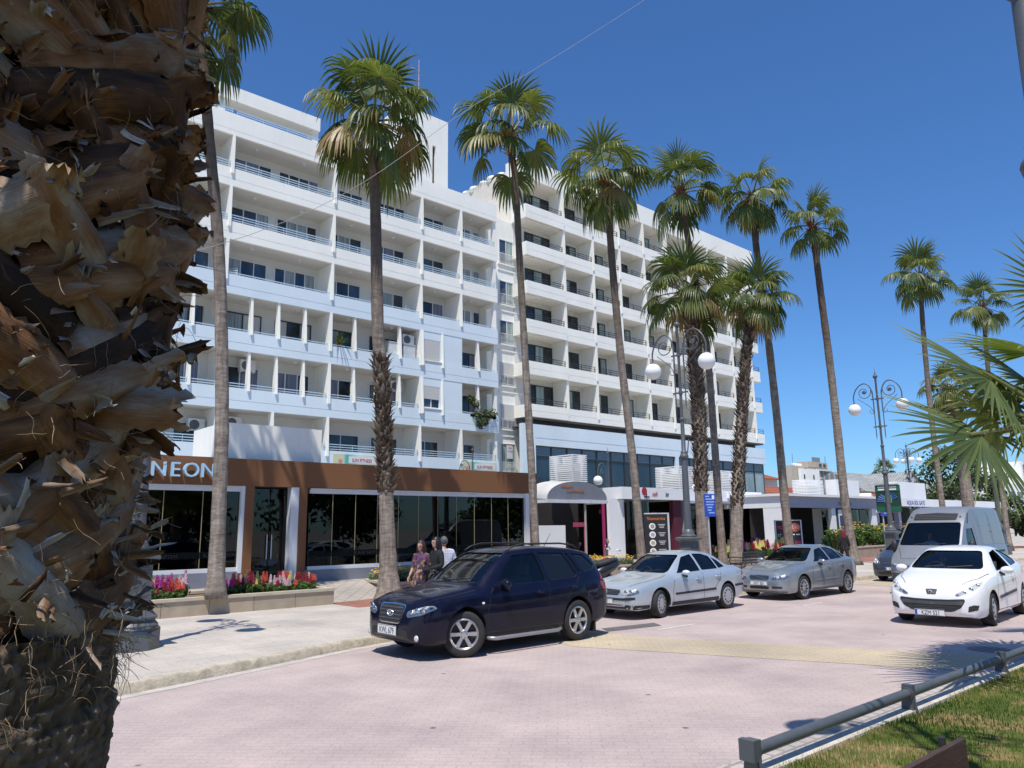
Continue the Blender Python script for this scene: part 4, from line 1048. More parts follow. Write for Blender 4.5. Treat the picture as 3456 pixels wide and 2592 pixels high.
def simple_shop(label, x0, x1, yf, yb, zt, zb, fm, mm=None):
    s = thing('shop_building', label, 'shop', ((x0 + x1) / 2, yf, 0))
    f = MB(); f.box(x0, x1, yf, yf + .25, zb, zt); f.build('fascia', fm, s)
    f = MB(); f.box(x0, x0 + .25, yf + .25, yb, zb, zt - .003); f.build('side_fascia', M['shopwhite'], s)
    f = MB(); f.box(x0 + .25, x1, yf + .25, yb, zt - .35, zt - .2); f.build('roof', M['concrete_dk'], s)
    f = MB(); f.box(x0 + .3, x1 - .02, yb - .2, yb - .05, .15, zt - .36); f.build('rear_wall', M['darkin'], s)
    return s
# sushi bar
S1 = simple_shop('white fascia shop lettered sushi bar, between the dome canopy and the lamp', 33.9, 40.05, 29.0, 35, 4.32, 3.62, M['shopwhite'])
put_text('sushi', S1, REDL, 36.95, 28.985, 3.82, .42, sh=.25, xs=.62); put_text('bar', S1, BLK, 38.15, 28.985, 3.82, .42, sh=.25, xs=.62)
em = MB(); em.lathe([(.0005,0),(.24,.0),(.24,.02),(.0005,.021)], seg=14); em.xform(T(35.95, 28.995, 4.1, 0, R(90))); em.build('emblem', REDL, S1)
em = MB(); em.box(35.9, 36.4, 28.97, 28.994, 3.74, 3.8); em.box(36.1, 36.16, 28.965, 28.989, 3.7, 3.98); em.build('emblem_stroke', BLK, S1)
for x0, x1, m_ in ((33.95, 34.4, 'shopwhite'), (39.1, 39.9, 'maroon')):
    f = MB(); f.box(x0, x1, 29.3, 29.6, .15, 3.6); f.build('pillar', M[m_], S1)
for k, x in enumerate((34.45, 35.5)):
    f = MB(); f.box(x, x + 1.0, 29.15, 29.17, .3, 3.5); f.build('glass_panel', M['greenglass'], S1)
f = MB(); f.box(36.6, 39.0, 33, 33.1, .15, 3.6); f.build('inner_wall', M['maroon'], S1)
for x in (37.3, 38.4):
    f = MB(); f.box(x, x + .42, 30.4, 30.5, .15, 2.9); f.build('pink_panel', M['pink'], S1)
for x in (36.2, 37.0):
    f = MB(); f.box(x, x + .4, 32.9, 32.94, 2.85, 3.1); f.build('wall_light', M['pink'], S1)
settle(S1)
# grill
S2 = simple_shop('white fascia shop with a lettered Grill sign, behind the thick shaggy palms', 40.12, 49.1, 29.03, 35, 4.28, 3.6, M['shopwhite'])
put_text('evo', S2, BLK, 41.5, 29.015, 3.75, .5, xs=.8); put_text("'s", S2, REDL, 46.75, 29.015, 3.8, .36, xs=.7); put_text('Grill', S2, REDL, 47.75, 29.015, 3.8, .42, xs=.7)
f = MB(); f.box(46.4, 48.8, 29.0, 29.028, 3.68, 3.72); f.build('sign_rule', REDL, S2)
f = MB(); f.box(40.2, 46.2, 28.2, 29.0, 3.42, 3.56); f.build('awning_edge', M['shopgrey'], S2)
for x in (41.0, 42.6, 44.2, 46.0, 47.4):
    f = MB(); f.box(x, x + 1.3, 29.4, 29.42, .3, 3.4); f.build('glass_panel', M['greenglass'], S2)
for x in (40.2, 45.6, 48.7):
    f = MB(); f.box(x, x + .35, 29.3, 29.6, .15, 3.6); f.build('pillar', M['shopgrey'], S2)
settle(S2)
# pasta cafe
S3 = simple_shop('low grey fascia cafe with a dark open front, beyond the Grill sign', 44.85, 58.4, 25.0, 33, 3.82, 3.1, M['shopgrey'])
f = MB(); f.box(44.7, 58.9, 24.75, 33, 3.823, 3.98); f.build('roof_edge', M['shopwhite'], S3)
put_text('PASTA cafe', S3, flat((.16,.17,.22)), 53.2, 24.985, 3.28, .42)
f = MB(); f.box(45.0, 51.2, 27.5, 27.6, .15, 3.1); f.build('dark_opening', M['darkin'], S3)
for x0, x1 in ((44.86, 45.1), (51.3, 51.9), (57.6, 58.35)):
    f = MB(); f.box(x0, x1, 25.1, 26.5, .15, 3.098); f.build('pillar', M['shopwhite'], S3)
for x0, x1 in ((50.3, 51.2), (53.2, 54.4), (54.6, 55.8), (56.0, 57.4)):
    f = MB(); f.box(x0, x1, 25.3, 25.32, .3, 3.0); f.build('glass_panel', M['greenglass'], S3)
f = MB(); f.box(52.0, 52.15, 25.05, 25.4, .3, 3.05); f.build('green_post', flat((.02,.07,.06)), S3)
f = MB(); f.box(52.35, 53.05, 25.02, 25.06, 1.1, 2.6); f.build('menu_panel', flat((.04,.06,.20)), S3)
f = MB(); f.box(52.2, 53.2, 25.065, 25.09, .9, 3.0); f.build('menu_backing', WHT, S3)
settle(S3)
# long white row further on
S4 = simple_shop('long white fascia row lettered in blue behind the van', 58.95, 92.0, 26.5, 36, 4.05, 3.4, M['shopwhite'])
put_text('AQUA SOL GATE', S4, BLU, 69.6, 26.485, 3.55, .5)
for x in (60, 63.2, 67.5, 72, 77, 82, 87):
    f = MB(); f.box(x, x + .5, 27.2, 27.6, .15, 3.4); f.build('pillar', M['shopgrey'], S4)
for x in (60.6, 64, 68.2, 73):
    f = MB(); f.box(x, x + 2.4, 28.4, 28.42, .2, 3.3); f.build('glass_panel', M['greenglass'], S4)
f = MB(); f.box(59.5, 62.5, 26.2, 26.4, 2.85, 3.02); f.build('awning_bar', M['shopwhite'], S4)
settle(S4)
# white blocks standing on the roofs
for x0, x1, y0, z1, lb in ((60.9, 65.0, 29.2, 5.6, 'left white block wall standing on the shop roofs, crossed by a palm trunk'), (72.1, 78.8, 29.0, 5.75, 'right white block wall on the shop roofs beside the green banner')):
    f = MB(); f.box(x0, x1, y0, y0 + .9, 3.9, z1); tag(f.build('roof_screen', M['shopwhite']), lb, 'screen')
# louvred plant boxes
def louvre_box(x0, x1, y0, y1, z0, z1, lb):
    b = thing('louvre_box', lb, 'louvre box', ((x0+x1)/2, (y0+y1)/2, z0), 0, 'white louvred plant boxes on the shop roofs')
    n = int((z1 - z0) / .115)
    s = MB()
    for k in range(n):
        z = z0 + .06 + k * .115
        s.box(x0, x1, y0, y0 + .03, z, z + .065); s.box(x0, x1, y1 - .03, y1, z, z + .065)
        s.box(x0, x0 + .03, y0 + .031, y1 - .031, z, z + .065); s.box(x1 - .03, x1, y0 + .031, y1 - .031, z, z + .065)
    s.build('louvre', M['shopwhite'], b)
    f = MB()
    for x in (x0 + .06, x1 - .12):
        for y in (y0 + .06, y1 - .12): f.box(x, x + .06, y, y + .06, z0, z1)
    f.build('frame', M['alu'], b)
    c = MB(); c.box(x0 + .35, x1 - .25, y0 + .3, y1 - .3, z0 - .01, z1 - .5); c.build('condenser', M['concrete_dk'], b)
    settle(b)
louvre_box(31.0, 32.2, 30.1, 32.0, 4.3, 6.15, 'white louvred box above the dome canopy')
louvre_box(41.3, 43.9, 30.3, 32.3, 4.2, 5.95, 'white louvred box just right of the lamp pole, half behind a shaggy palm')
louvre_box(46.2, 48.4, 30.3, 32.0, 4.2, 5.85, 'white louvred box behind the leaning shaggy palm')
louvre_box(56.4, 59.1, 29.4, 30.6, 3.95, 5.45, 'white louvred box over the dark open cafe front')
# wall and dark bay under the canopy
f = thing('side_bay', 'dark recessed bay with a low white wall under the dome canopy', 'bay', (30, 31, 0))
b = MB(); b.box(27.3, 33.85, 32.5, 32.7, .14, 4.2); b.build('rear_wall', M['darkin'], f)
b = MB(); b.box(27.6, 31.2, 31.0, 31.15, .14, 2.15); b.build('low_wall', M['shopwhite'], f)
b = MB(); b.box(32.2, 32.32, 30.4, 30.5, .14, 2.3); b.box(31.3, 32.2, 30.42, 30.48, 2.05, 2.3); b.build('pink_frame', M['pink'], f)
b = MB(); b.box(32.9, 33.05, 29.6, 29.7, .14, 3.4); b.build('pink_strip', flat((.35,.02,.12)), f)
b = MB(); b.box(33.1, 33.85, 29.3, 29.5, .14, 3.6); b.build('pillar', M['shopwhite'], f)
settle(f)
# grey dome canopy
DC = thing('dome_canopy', 'grey half-dome canopy with orange lettering between cafe and sushi bar', 'canopy', (27.9, 27, 0))
n = 18; arc = []
for i in range(n + 1):
    t = PI * i / n; arc.append((28.15 - 2.2 * math.cos(t), 3.42 + .92 * math.sin(t) ** .9))
fc = MB(); fc.add([(x, 27.0, z) for x, z in arc], [tuple(range(n + 1))])
fc.build('front_panel', mat('shaded_canvas', (.20,.215,.25), .75, .12, 1.2, bmp=.2, bscale=4), DC)  # front coloured darker to stand for the shade on it
tp = MB()
for j in range(2):
    for x, z in arc: tp.v.append((x, 27.0 + 1.6 * j, z + .10 * j))
for i in range(n): tp.f.append((i, i+1, n+2+i, n+1+i)); tp.m.append(0)
tp.build('top_sheet', mat('sunlit_canvas', (.52,.51,.49), .8, .1, 1), DC, smooth=True)  # paler copy of the canvas, sunlight on the top put into the colour
vl = MB(); vl.box(25.9, 30.38, 26.95, 27.05, 3.24, 3.41); vl.box(25.9, 25.98, 27.05, 28.6, 3.24, 3.41); vl.box(30.3, 30.38, 27.05, 28.6, 3.24, 3.41); vl.build('valance', mat('valance', (.62,.63,.66), .7), DC)
po = MB(); po.tube([(28.75, 27.1, .14), (28.75, 27.1, 3.3)], .06, 10); po.build('post', flat((.36,.32,.29)), DC)
ORL = flat((.50,.16,.03))
put_text('KARAM', DC, ORL, 27.35, 26.98, 4.0, .2, xs=1.25); put_text('SHAWARMA', DC, ORL, 27.95, 26.98, 3.78, .2, xs=1.15)
settle(DC)

# ------------------------------------------------------------------ buildings beyond
def box_house(root, name, x0, x1, y0, y1, z0, z1, m): b = MB(); b.box(x0, x1, y0, y1, z0, z1); return b.build(name, m, root)
def win_grid(root, xs, zs, y, w, h, m=None, name='window'):
    for x in xs:
        for z in zs:
            b = MB(); b.box(x, x + w, y - .12, y - .02, z, z + h); b.build(name, m or M['pane_dk'], root)
def hip_roof(root, x0, x1, y0, y1, z0, z1, m, ov=.5, gable=False):
    b = MB(); x0 -= ov; x1 += ov; y0 -= ov; y1 += ov; ym = (y0 + y1) / 2; r = 0 if gable else min((y1-y0)/2, (x1-x0)/2)
    b.add([(x0,y0,z0),(x1,y0,z0),(x1,y1,z0),(x0,y1,z0),(x0+r,ym,z1),(x1-r,ym,z1)], [(0,1,5,4),(1,2,5),(2,3,4,5),(3,0,4),(3,2,1,0)])
    return b.build('roof', m, root)
def tile_mat(name, c1, c2, sc):
    m = bpy.data.materials.new(name); N, L, b = nt(m); setp(b, rough=.85)
    co = texco(N, L, 'Object'); br = N.new('ShaderNodeTexBrick'); L.new(texco(N, L, 'Object', (1,.6,1)), br.inputs['Vector'])
    br.inputs['Color1'].default_value = (*c1, 1); br.inputs['Color2'].default_value = (*c2, 1); br.inputs['Mortar'].default_value = (c2[0]*.55, c2[1]*.55, c2[2]*.55, 1)
    br.inputs['Scale'].default_value = sc; br.inputs['Mortar Size'].default_value = .05; br.inputs['Brick Width'].default_value = .35; br.inputs['Row Height'].default_value = .25
    n = noise(N, L, co, .8, 4); r = ramp(N, [(.3, (.75,.75,.75)), (.7, (1.15,1.15,1.15))]); L.new(n, r.inputs[0])
    L.new(mixc(N, L, 1, br.outputs[0], r.outputs[0], 'MULTIPLY'), b.inputs['Base Color']); return m
M['redtile'] = tile_mat('red_tiles', (.46,.135,.06), (.36,.10,.05), 1.0)
M['greytile'] = tile_mat('grey_tiles', (.43,.44,.42), (.36,.37,.36), .8)
M['ltconc'] = facade('beige_concrete', (.52,.44,.35), .2)
H = thing('house', 'cream house with a red hipped roof and blue shutters beside the hotel end', 'house', (108, 61, 0))
box_house(H, 'wall', 90, 108, 61, 70, 0, 8.8, M['beigewall']); hip_roof(H, 90, 108, 61, 70, 8.8, 10.8, M['redtile'], .8)
win_grid(H, (93, 98, 103.2, 106), (4.6,), 61, 1.2, 2.4, flat((.10,.26,.42)), 'shutter'); settle(H)
H = thing('house', 'low orange tiled house behind the louvred box', 'house', (88, 52, 0))
box_house(H, 'wall', 84, 106, 50, 57, 0, 4.6, M['cream']); hip_roof(H, 84, 106, 50, 57, 4.6, 7.0, M['redtile'], .5); settle(H)
H = thing('house', 'small orange roofed house with white gable beneath the long grey roof', 'house', (120, 56, 0))
box_house(H, 'wall', 116, 137, 54, 59, 0, 4.7, M['cream']); hip_roof(H, 116, 137, 54, 59, 4.7, 6.9, M['redtile'], .5)
g = MB(); g.prism([(120.5, 4.6), (124.5, 4.6), (122.5, 6.7)], 53.2, 56, 'y'); g.build('gable', M['white'], H); settle(H)
H = thing('house', 'long pale grey tiled roof with a white gable front behind the lamps', 'house', (150, 66, 0))
box_house(H, 'wall', 147, 158, 66, 76, 0, 8.0, M['ltconc']); hip_roof(H, 147, 160, 65, 77, 8.0, 12.2, M['greytile'], .5, True)
g = MB(); g.prism([(153, 0), (166, 0), (166, 8.3), (159.5, 11.6), (153, 8.3)], 61, 66, 'y'); g.build('gable', facade('pink_white', (.70,.66,.67)), H)
g = MB(); g.add([(152.2,60.6,8.0),(152.2,72,8.0),(159.5,60.6,12.0),(159.5,72,12.0),(166.8,60.6,8.0),(166.8,72,8.0)], [(0,1,3,2),(2,3,5,4)]); g.build('gable_roof', M['greytile'], H)
win_grid(H, (156.5, 160.5), (4.2,), 61, 1.6, 2.0); b = MB(); 
for k in range(14): b.box(154.4 + k*.75, 154.5 + k*.75, 60.4, 60.5, 4.6, 6.4)
b.box(154.3, 164.3, 60.4, 60.5, 6.3, 6.45); b.build('railing', M['alu'], H); settle(H)
H = thing('house', 'grey pyramid roofed pavilion right of the white gable', 'house', (178, 68, 0))
box_house(H, 'wall', 168, 186, 66, 78, 0, 8.2, M['ltconc']); hip_roof(H, 168, 186, 66, 78, 8.2, 12.3, M['greytile'], .6)
for k in range(5):
    b = MB(); b.lathe([(.0005,0),(1.4,.0),(1.4,.2),(.0005,.9)], (169.5 + k * 3.2, 63, 6.2), 12); b.build('parasol_top', flat((.30,.10,.09)), H)
settle(H)
H = thing('house', 'second grey roofed house behind the bare right palm trunk', 'house', (205, 70, 0))
box_house(H, 'wall', 190, 222, 68, 80, 0, 8.0, M['ltconc']); hip_roof(H, 190, 222, 68, 80, 8.0, 12.2, M['greytile'], .6); settle(H)
A = thing('apartment_building', 'beige stepped apartment tower with a roof sign frame, far behind the low shops', 'building', (296, 152, 0))
box_house(A, 'wall', 277, 306.4, 150, 156, 0, 24.6, M['ltconc']); box_house(A, 'top_storey', 290, 306.2, 149.8, 155, 24.6, 26.7, M['ltconc'])
box_house(A, 'white_wing', 281.4, 296.4, 148.6, 149.7, 0, 23.5, M['white']); box_house(A, 'stepped_wing', 306.41, 309.4, 150, 156, 0, 23.9, M['ltconc']); box_house(A, 'low_wing', 309.41, 315.6, 150, 156, 0, 20.2, M['ltconc'])
win_grid(A, (299.0, 302.6), (25.0,), 149.8, 2.0, 1.1); win_grid(A, (297.2, 300.2, 303.2, 306.4), (20.9, 17.3, 13.6), 150, 2.3, 2.3); win_grid(A, (287,), (23.0,), 150, 2.2, 1.0)
win_grid(A, (283.5, 291),(19.4,), 148.6, .9, 1.8); win_grid(A, (311.5,), (16.6, 12.8), 150, 2.6, 2.4)
for z in (19.7, 16.2, 23.3):
    b = MB(); b.box(296.6, 309.3, 149.6, 149.97, z, z + .7); b.build('floor_band', M['beigewall'], A)
b = MB(); b.box(309.5, 315.5, 149.5, 149.6, 20.2, 21.6); b.build('balcony_rail', flat((.5,.52,.52)), A)
b = MB(); b.box(298, 304.6, 152, 152.2, 27.0, 29.0); b.tube([(299,152.3,26.5),(299,152.3,29)], .12, 5); b.tube([(304,152.3,26.5),(304,152.3,29)], .12, 5); b.build('sign_frame', flat((.22,.25,.27)), A)
for k in range(5):
    b = MB(); b.lathe([(.6,0),(.6,1.1),(.4,1.3)], (284 + k * 2.1, 153, 24.6), 10); b.build('water_tank', M['white'], A)
b = MB(); b.tube([(306,150.5,26.4),(306,150.5,29.5)], .09, 5); b.tube([(282,152,24),(282,152,29.5)], .07, 5); b.build('aerial', M['rail_dark'], A); settle(A)
A = thing('apartment_building', 'small white flat roofed block in front of the beige tower', 'building', (262, 141, 0))
box_house(A, 'wall', 250, 282, 140, 144, 0, 12.5, M['white']); win_grid(A, (254, 262, 270), (8.2,), 140, 5, 2.2); settle(A)
A = thing('apartment_building', 'far white balconied blocks at the right edge beyond the van', 'building', (300, 80, 0))
box_house(A, 'wall', 270, 330, 78, 90, 0, 14, M['white']); box_house(A, 'upper_block', 292, 330, 77, 90, 14, 21.5, M['white']); box_house(A, 'lower_block', 240, 300, 70, 76, 0, 8.6, facade('grey_white', (.55,.55,.58)))
win_grid(A, (294, 302, 310), (15.5, 18.6), 77, 6, 1.9); win_grid(A, (272, 280, 288), (9.6,), 78, 5.5, 1.8); win_grid(A, (258, 270), (4.6,), 70, 4, 1.6); settle(A)

# ------------------------------------------------------------------ broadleaf trees and shrubs
def leaf_cloud(mb, tone, blobs, n, size, rg, tb=.45, vy=1.0):
    for i in range(n):
        cx, cy, cz, r = blobs[rg.randrange(len(blobs))]
        d_ = Vector((rg.gauss(0,1), rg.gauss(0,1), rg.gauss(0,1))).normalized(); rr = r * rg.uniform(.45, 1.05)
        c = Vector((cx, cy, cz)) + Vector((d_.x * rr, d_.y * rr, d_.z * rr * vy)); nr = (d_ + Vector((rg.uniform(-.9,.9), rg.uniform(-.9,.9), rg.uniform(-.5,.9)))).normalized()
        a = nr.orthogonal().normalized(); b = nr.cross(a); s = size * rg.uniform(.6, 1.4); an = rg.uniform(0, 6.28)
        u = (a * math.cos(an) + b * math.sin(an)) * s; v = (b * math.cos(an) - a * math.sin(an)) * s * .5
        o = len(mb.v); mb.v += [tuple(c - u), tuple(c + v), tuple(c + u), tuple(c - v)]; mb.f.append((o,o+1,o+2,o+3)); mb.m.append(0)
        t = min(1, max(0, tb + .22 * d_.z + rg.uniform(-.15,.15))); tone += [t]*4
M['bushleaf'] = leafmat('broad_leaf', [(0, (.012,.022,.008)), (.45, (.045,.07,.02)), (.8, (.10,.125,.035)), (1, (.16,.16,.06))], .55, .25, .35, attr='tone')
def tree(name, label, x, y, H_, W, seed, group=None, lean=0):
    t = thing(name, label, 'tree', (x, y, 0), 0, group); rg = random.Random(seed)
    tb = MB(); tb.tube([(0,0,0),(lean*.3,0,H_*.3),(lean,0,H_*.62)], [.35,.26,.12], 9)
    blobs = []
    for k in range(24):
        an = rg.uniform(0, 6.28); hh = rg.uniform(.22, .98); rr = W * (.55 if hh < .8 else .3) * rg.uniform(.2, 1)
        p = (lean * hh + rr * math.cos(an), rr * math.sin(an), H_ * hh); blobs.append((*p, W * rg.uniform(.14, .27)))
        if k < 9: tb.tube([(lean*.3,0,H_*.32), (p[0]*.5, p[1]*.5, p[2]*.8), p], [.12,.08,.03], 5)
    tb.build('trunk', M['trunk'], t, smooth=True)
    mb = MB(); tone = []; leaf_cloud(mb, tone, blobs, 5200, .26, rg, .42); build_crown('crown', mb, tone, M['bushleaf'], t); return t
tree('broadleaf_tree', 'bushy dark tree behind the van, right of the grey roofs', 109, 36.5, 11.0, 8.5, 4)
tree('broadleaf_tree', 'second dark tree between the far lamp pole and right palm trunk', 138, 40.5, 9.0, 7.0, 9)
tree('broadleaf_tree', 'low green tree at the foot of the beige tower', 246, 132, 13, 10, 6)
tree('broadleaf_tree', 'round green street tree at the right edge beyond the van', 66, 15.5, 4.2, 5.0, 15)

# ------------------------------------------------------------------ street lamps with globes
M['lampgrey'] = mat('lamp_paint', (.10,.105,.115), .42, .12, 6, spec=.5, bmp=.1, bscale=60)
M['globe'] = bpy.data.materials.new('milk_globe'); N_, L_, b_ = nt(M['globe']); setp(b_, col=(.87,.87,.86), rough=.25, sss=.0)
def scroll_arm(parent, sg, zo=0.0):
    """one side: upright rods, arched arm with inner spiral, brace and the hanging globe"""
    a = MB()
    pts = [(0, sg*.20, 7.0), (0, sg*.20, 7.7), (0, sg*.27, 8.15), (0, sg*.48, 8.40), (0, sg*.74, 8.38), (0, sg*.98, 8.15), (0, sg*1.10, 7.85), (0, sg*1.10, 7.62)]
    a.tube(curve_pts3(pts, 5), .028, 7)
    sp = []
    for k in range(30):
        an = PI * .15 + k / 29 * PI * 2.6; r = .34 * (1 - k / 36)
        sp.append((0, sg * (.60 + r * math.cos(an + 2.4)), 8.0 + r * math.sin(an + 2.4)))
    a.tube(sp, .018, 6)
    a.tube(curve_pts3([(0, sg*.20, 6.95), (0, sg*.34, 7.25), (0, sg*.62, 7.5), (0, sg*.90, 7.72)], 4), .014, 6)
    a.tube(curve_pts3([(0, sg*.20, 6.95), (0, sg*.36, 6.98), (0, sg*.40, 7.08), (0, sg*.34, 7.12)], 4), .012, 5)
    o = a.build('scroll_arm', M['lampgrey'], parent, smooth=True, angle=60)
    f = MB(); f.lathe([(.0005,-.03),(.085,-.02),(.085,.02),(.0005,.03)], seg=12); f.xform(T(0, sg*.60, 8.0, 0, 0, R(90))); f.build('rosette', M['lampgrey'], o)
    r_ = MB(); r_.tube([(0, sg*.20, 5.9), (0, sg*.20, 8.0)], .022, 7); r_.tube([(0, sg*.20, 5.72), (0, sg*.20, 5.9)], [.004, .022], 7); r_.build('side_rod', M['lampgrey'], parent)
    c = MB(); c.lathe([(.02,.40),(.03,.36),(.035,.32),(.10,.28),(.13,.24)], (0, sg*1.10, 7.22), 14); c.build('globe_cap', M['lampgrey'], parent, smooth=True, angle=50)
    g = MB(); g.sphere((0, sg*1.10, 7.22), .285, 20, 14); g.build('globe', M['globe'], parent, smooth=True)
def street_lamp(label, x, y, z, rz=0.0):
    t = thing('street_lamp', label, 'street lamp', (x, y, z), rz, 'grey double globe street lamps')
    b = MB(); o8 = PI / 8
    b.lathe([(.46,0),(.46,.34),(.43,.37)], seg=8, rot=o8); b.lathe([(.42,.371),(.42,.40),(.36,.47),(.40,.50),(.40,.53),(.33,.60),(.30,.64),(.30,.66)], seg=24)
    b.lathe([(.36,.66),(.36,.74),(.34,.78)], seg=4, rot=PI/4); b.build('base', M['lampgrey'], t, smooth=True, angle=35)
    b = MB(); b.lathe([(.32,.781),(.31,1.42)], seg=4, rot=PI/4)
    for k in range(4):
        q = MB(); q.box(-.15, .15, -.232, -.222, .86, .88); q.box(-.15, .15, -.232, -.222, 1.32, 1.34); q.box(-.15, -.13, -.232, -.222, .88, 1.32); q.box(.13, .15, -.232, -.222, .88, 1.32)
        b.merge(q, Matrix.Rotation(k * PI / 2, 4, 'Z'))
    b.build('pedestal', M['lampgrey'], t)
    b = MB(); b.lathe([(.34,1.421),(.40,1.47),(.44,1.48),(.44,1.53),(.36,1.56)], seg=4, rot=PI/4); b.lathe([(.24,1.561),(.25,1.60),(.20,1.64),(.19,1.70),(.15,1.78),(.135,1.80)], seg=20); b.build('capital', M['lampgrey'], t, smooth=True, angle=35)
    b = MB(); b.lathe([(.118,1.80),(.098,4.10),(.14,4.13),(.15,4.17),(.14,4.21),(.11,4.25),(.11,4.32),(.075,4.36),(.062,5.36),(.09,5.39),(.09,5.43),(.05,5.47),(.042,8.45),(.055,8.48),(.055,8.52),(.035,8.55)], seg=14)
    b.tube([(0, -.12, 4.2), (.0, -.16, 4.36), (.0, -.22, 4.75)], .02, 6)
    b.build('pole', M['lampgrey'], t, smooth=True, angle=40)
    b = MB(); b.sphere((0,0,8.68), .105, 14, 10); b.lathe([(.05,8.55),(.03,8.6)], seg=10); b.lathe([(.03,8.78),(.035,8.82),(.012,8.9),(.004,9.15)], seg=8); b.build('finial', M['lampgrey'], t, smooth=True, angle=60)
    b = MB()
    for zz in (6.32, 7.62):
        b.box(-.02, .02, -.30, .30, zz - .025, zz + .025); b.lathe([(.075, zz - .05), (.075, zz + .05)], seg=10)
    b.build('cross_bar', M['lampgrey'], t)
    for sg in (-1, 1): scroll_arm(t, sg)
    return t
SL = street_lamp('grey double globe lamp whose base stands beside the foreground palm trunk', 3.88, 14.26, .134)
dup(SL, (20.75, 15.0, .134), label='grey double globe lamp behind the pale silver saloon, globes before the white hotel')
dup(SL, (35.75, 14.8, .134), label='grey double globe lamp carrying the green banner, left of the van')
dup(SL, (51.6, 15.1, .134), label='grey double globe lamp partly hidden by the near fan leaves')
dup(SL, (5.45, 1.065, .1), rz=R(8), label='near lamp pole crossing the top right corner of the view')
d5 = dup(SL, (80.5, 31.0, 1.0), rz=R(40), label='distant four globe lamp before the grey tiled roof')
for ch in list(d5.children):
    if ch.name.split('.')[0] in ('scroll_arm', 'side_rod', 'globe_cap', 'globe', 'cross_bar'):
        e = ch.copy(); COL.objects.link(e); e.parent = d5; e.rotation_euler = (0, 0, PI / 2)
# short scroll lamps standing behind the low roofs
def roof_lamp(label, x, y, z, s=1.0, globe=True):
    t = thing('roof_lamp', label, 'lamp', (x, y, z), R(180), 'small single scroll lamps behind the low roofs', s)
    a = MB(); a.tube([(0,0,-6.2),(0,0,-1)], .04, 8); a.tube([(0,0,-1),(0,0,1.05)], .028, 8); a.sphere((0,0,1.15), .08, 10, 8); a.tube([(0,0,1.2),(0,0,1.5)], [.02,.004], 6); a.box(-.05, .2, -.02, .02, -.3, -.26); a.build('pole', M['lampgrey'], t, smooth=True, angle=50)
    a = MB(); a.tube(curve_pts3([(.18,0,-1.2),(.18,0,-.2),(.25,0,.25),(.5,0,.5),(.8,0,.4),(.95,0,0),(.95,0,-.25)], 5), .025, 7); a.tube(curve_pts3([(.2,0,-.9),(.5,0,-.5),(.75,0,-.2),(.6,0,.15),(.45,0,.0),(.58,0,-.1)], 5), .018, 6); a.build('scroll_arm', M['lampgrey'], t, smooth=True)
    a = MB(); a.sphere((.95,0,-.55), .28, 16, 12); a.build('globe', M['globe'], t, smooth=True)
    return t
RL = roof_lamp('small scroll lamp with white globe before the dark blue hotel glazing', 34.6, 30.6, 5.3)
dup(RL, (27.6, 35.0, 5.45), label='small scroll lamp against the left end of the right fitness banner')
dup(RL, (43.4, 29.9, 5.0), label='small white globe between the thick and thin palms over the shop fascia')

# ------------------------------------------------------------------ signs, banners, boards
def board(name, label, x, y, rz, w, h, z0, th, m, cat='sign'):
    t = thing(name, label, cat, (x, y, .134), rz)
    b = MB(); b.box(-w/2, w/2, 0, th, z0, z0 + h); b.build('panel', m, t); return t
MB1 = board('menu_board', 'tall black menu board with round dish pictures headed in orange', 25.35, 19.9, R(-40), .95, 2.15, .25, .10, BLK)
b = MB(); b.box(-.52, .52, .02, .16, .18, .249); b.box(.476, .55, -.005, .13, .25, 2.45); b.box(-.48, .475, .0, .13, 2.402, 2.45); b.build('frame', mat('silver_frame', (.55,.57,.6), .4), MB1)
put_text('Shawarma', MB1, ORA, 0, -.006, 2.16, .185, ext=.003)
dish = [(.35,.30,.26), (.42,.42,.44), (.45,.42,.25), (.48,.36,.30), (.50,.42,.38)]
for k, c in enumerate(dish):
    z = 1.90 - k * .335
    q = MB(); q.lathe([(.0005,0),(.135,0),(.135,.004),(.0005,.005)], seg=18); q.xform(T(-.17, -.002, z, 0, R(90))); p_ = q.build('dish_picture', WHT, MB1)
    q = MB(); q.lathe([(.0005,.004),(.085,.006),(.0005,.008)], seg=14); q.xform(T(-.16, -.003, z, 0, R(90))); q.build('food', mat('dish', c, .7, .5, 26), p_)
    for j, wd in enumerate((.30, .22, .18)):
        q = MB(); q.box(.22 - wd/2, .22 + wd/2, -.006, -.001, z + .06 - j * .06, z + .085 - j * .06); q.build('text_line', flat((.6,.6,.6)), MB1)
BB = board('price_board', 'black price board with an orange 10 euro disc, partly behind a palm trunk', 38.3, 21.2, R(-38), 1.35, 1.75, .35, .08, BLK)
b = MB(); b.box(.676, .74, -.005, .1, .1, 2.14); b.box(-.74, -.676, -.005, .1, .1, 2.14); b.box(-.675, .675, -.0, .09, 2.102, 2.14); b.build('frame', M['alu'], BB)
q = MB(); q.lathe([(.0005,0),(.27,0),(.27,.008),(.0005,.009)], seg=22); q.xform(T(.36, -.002, 1.74, 0, R(90)) @ Matrix.Diagonal((1.1,.85,1,1))); q.build('disc', flat((.62,.15,.06)), BB)
put_text('€10', BB, WHT, .35, -.014, 1.67, .25, ext=.003); put_text('ITALIAN', BB, flat((.62,.05,.12)), .25, -.006, .84, .31, xs=.72, ext=.003); put_text('FROM', BB, flat((.62,.05,.12)), -.38, -.006, 1.65, .26, xs=.7, ext=.003)
put_text('SUPER', BB, flat((.62,.05,.12)), -.42, -.006, .84, .28, xs=.7, ext=.003); put_text('BUFFET', BB, WHT, .0, -.006, .5, .28, ext=.003); put_text('ST', BB, WHT, -.52, -.006, 1.25, .22, ext=.003)
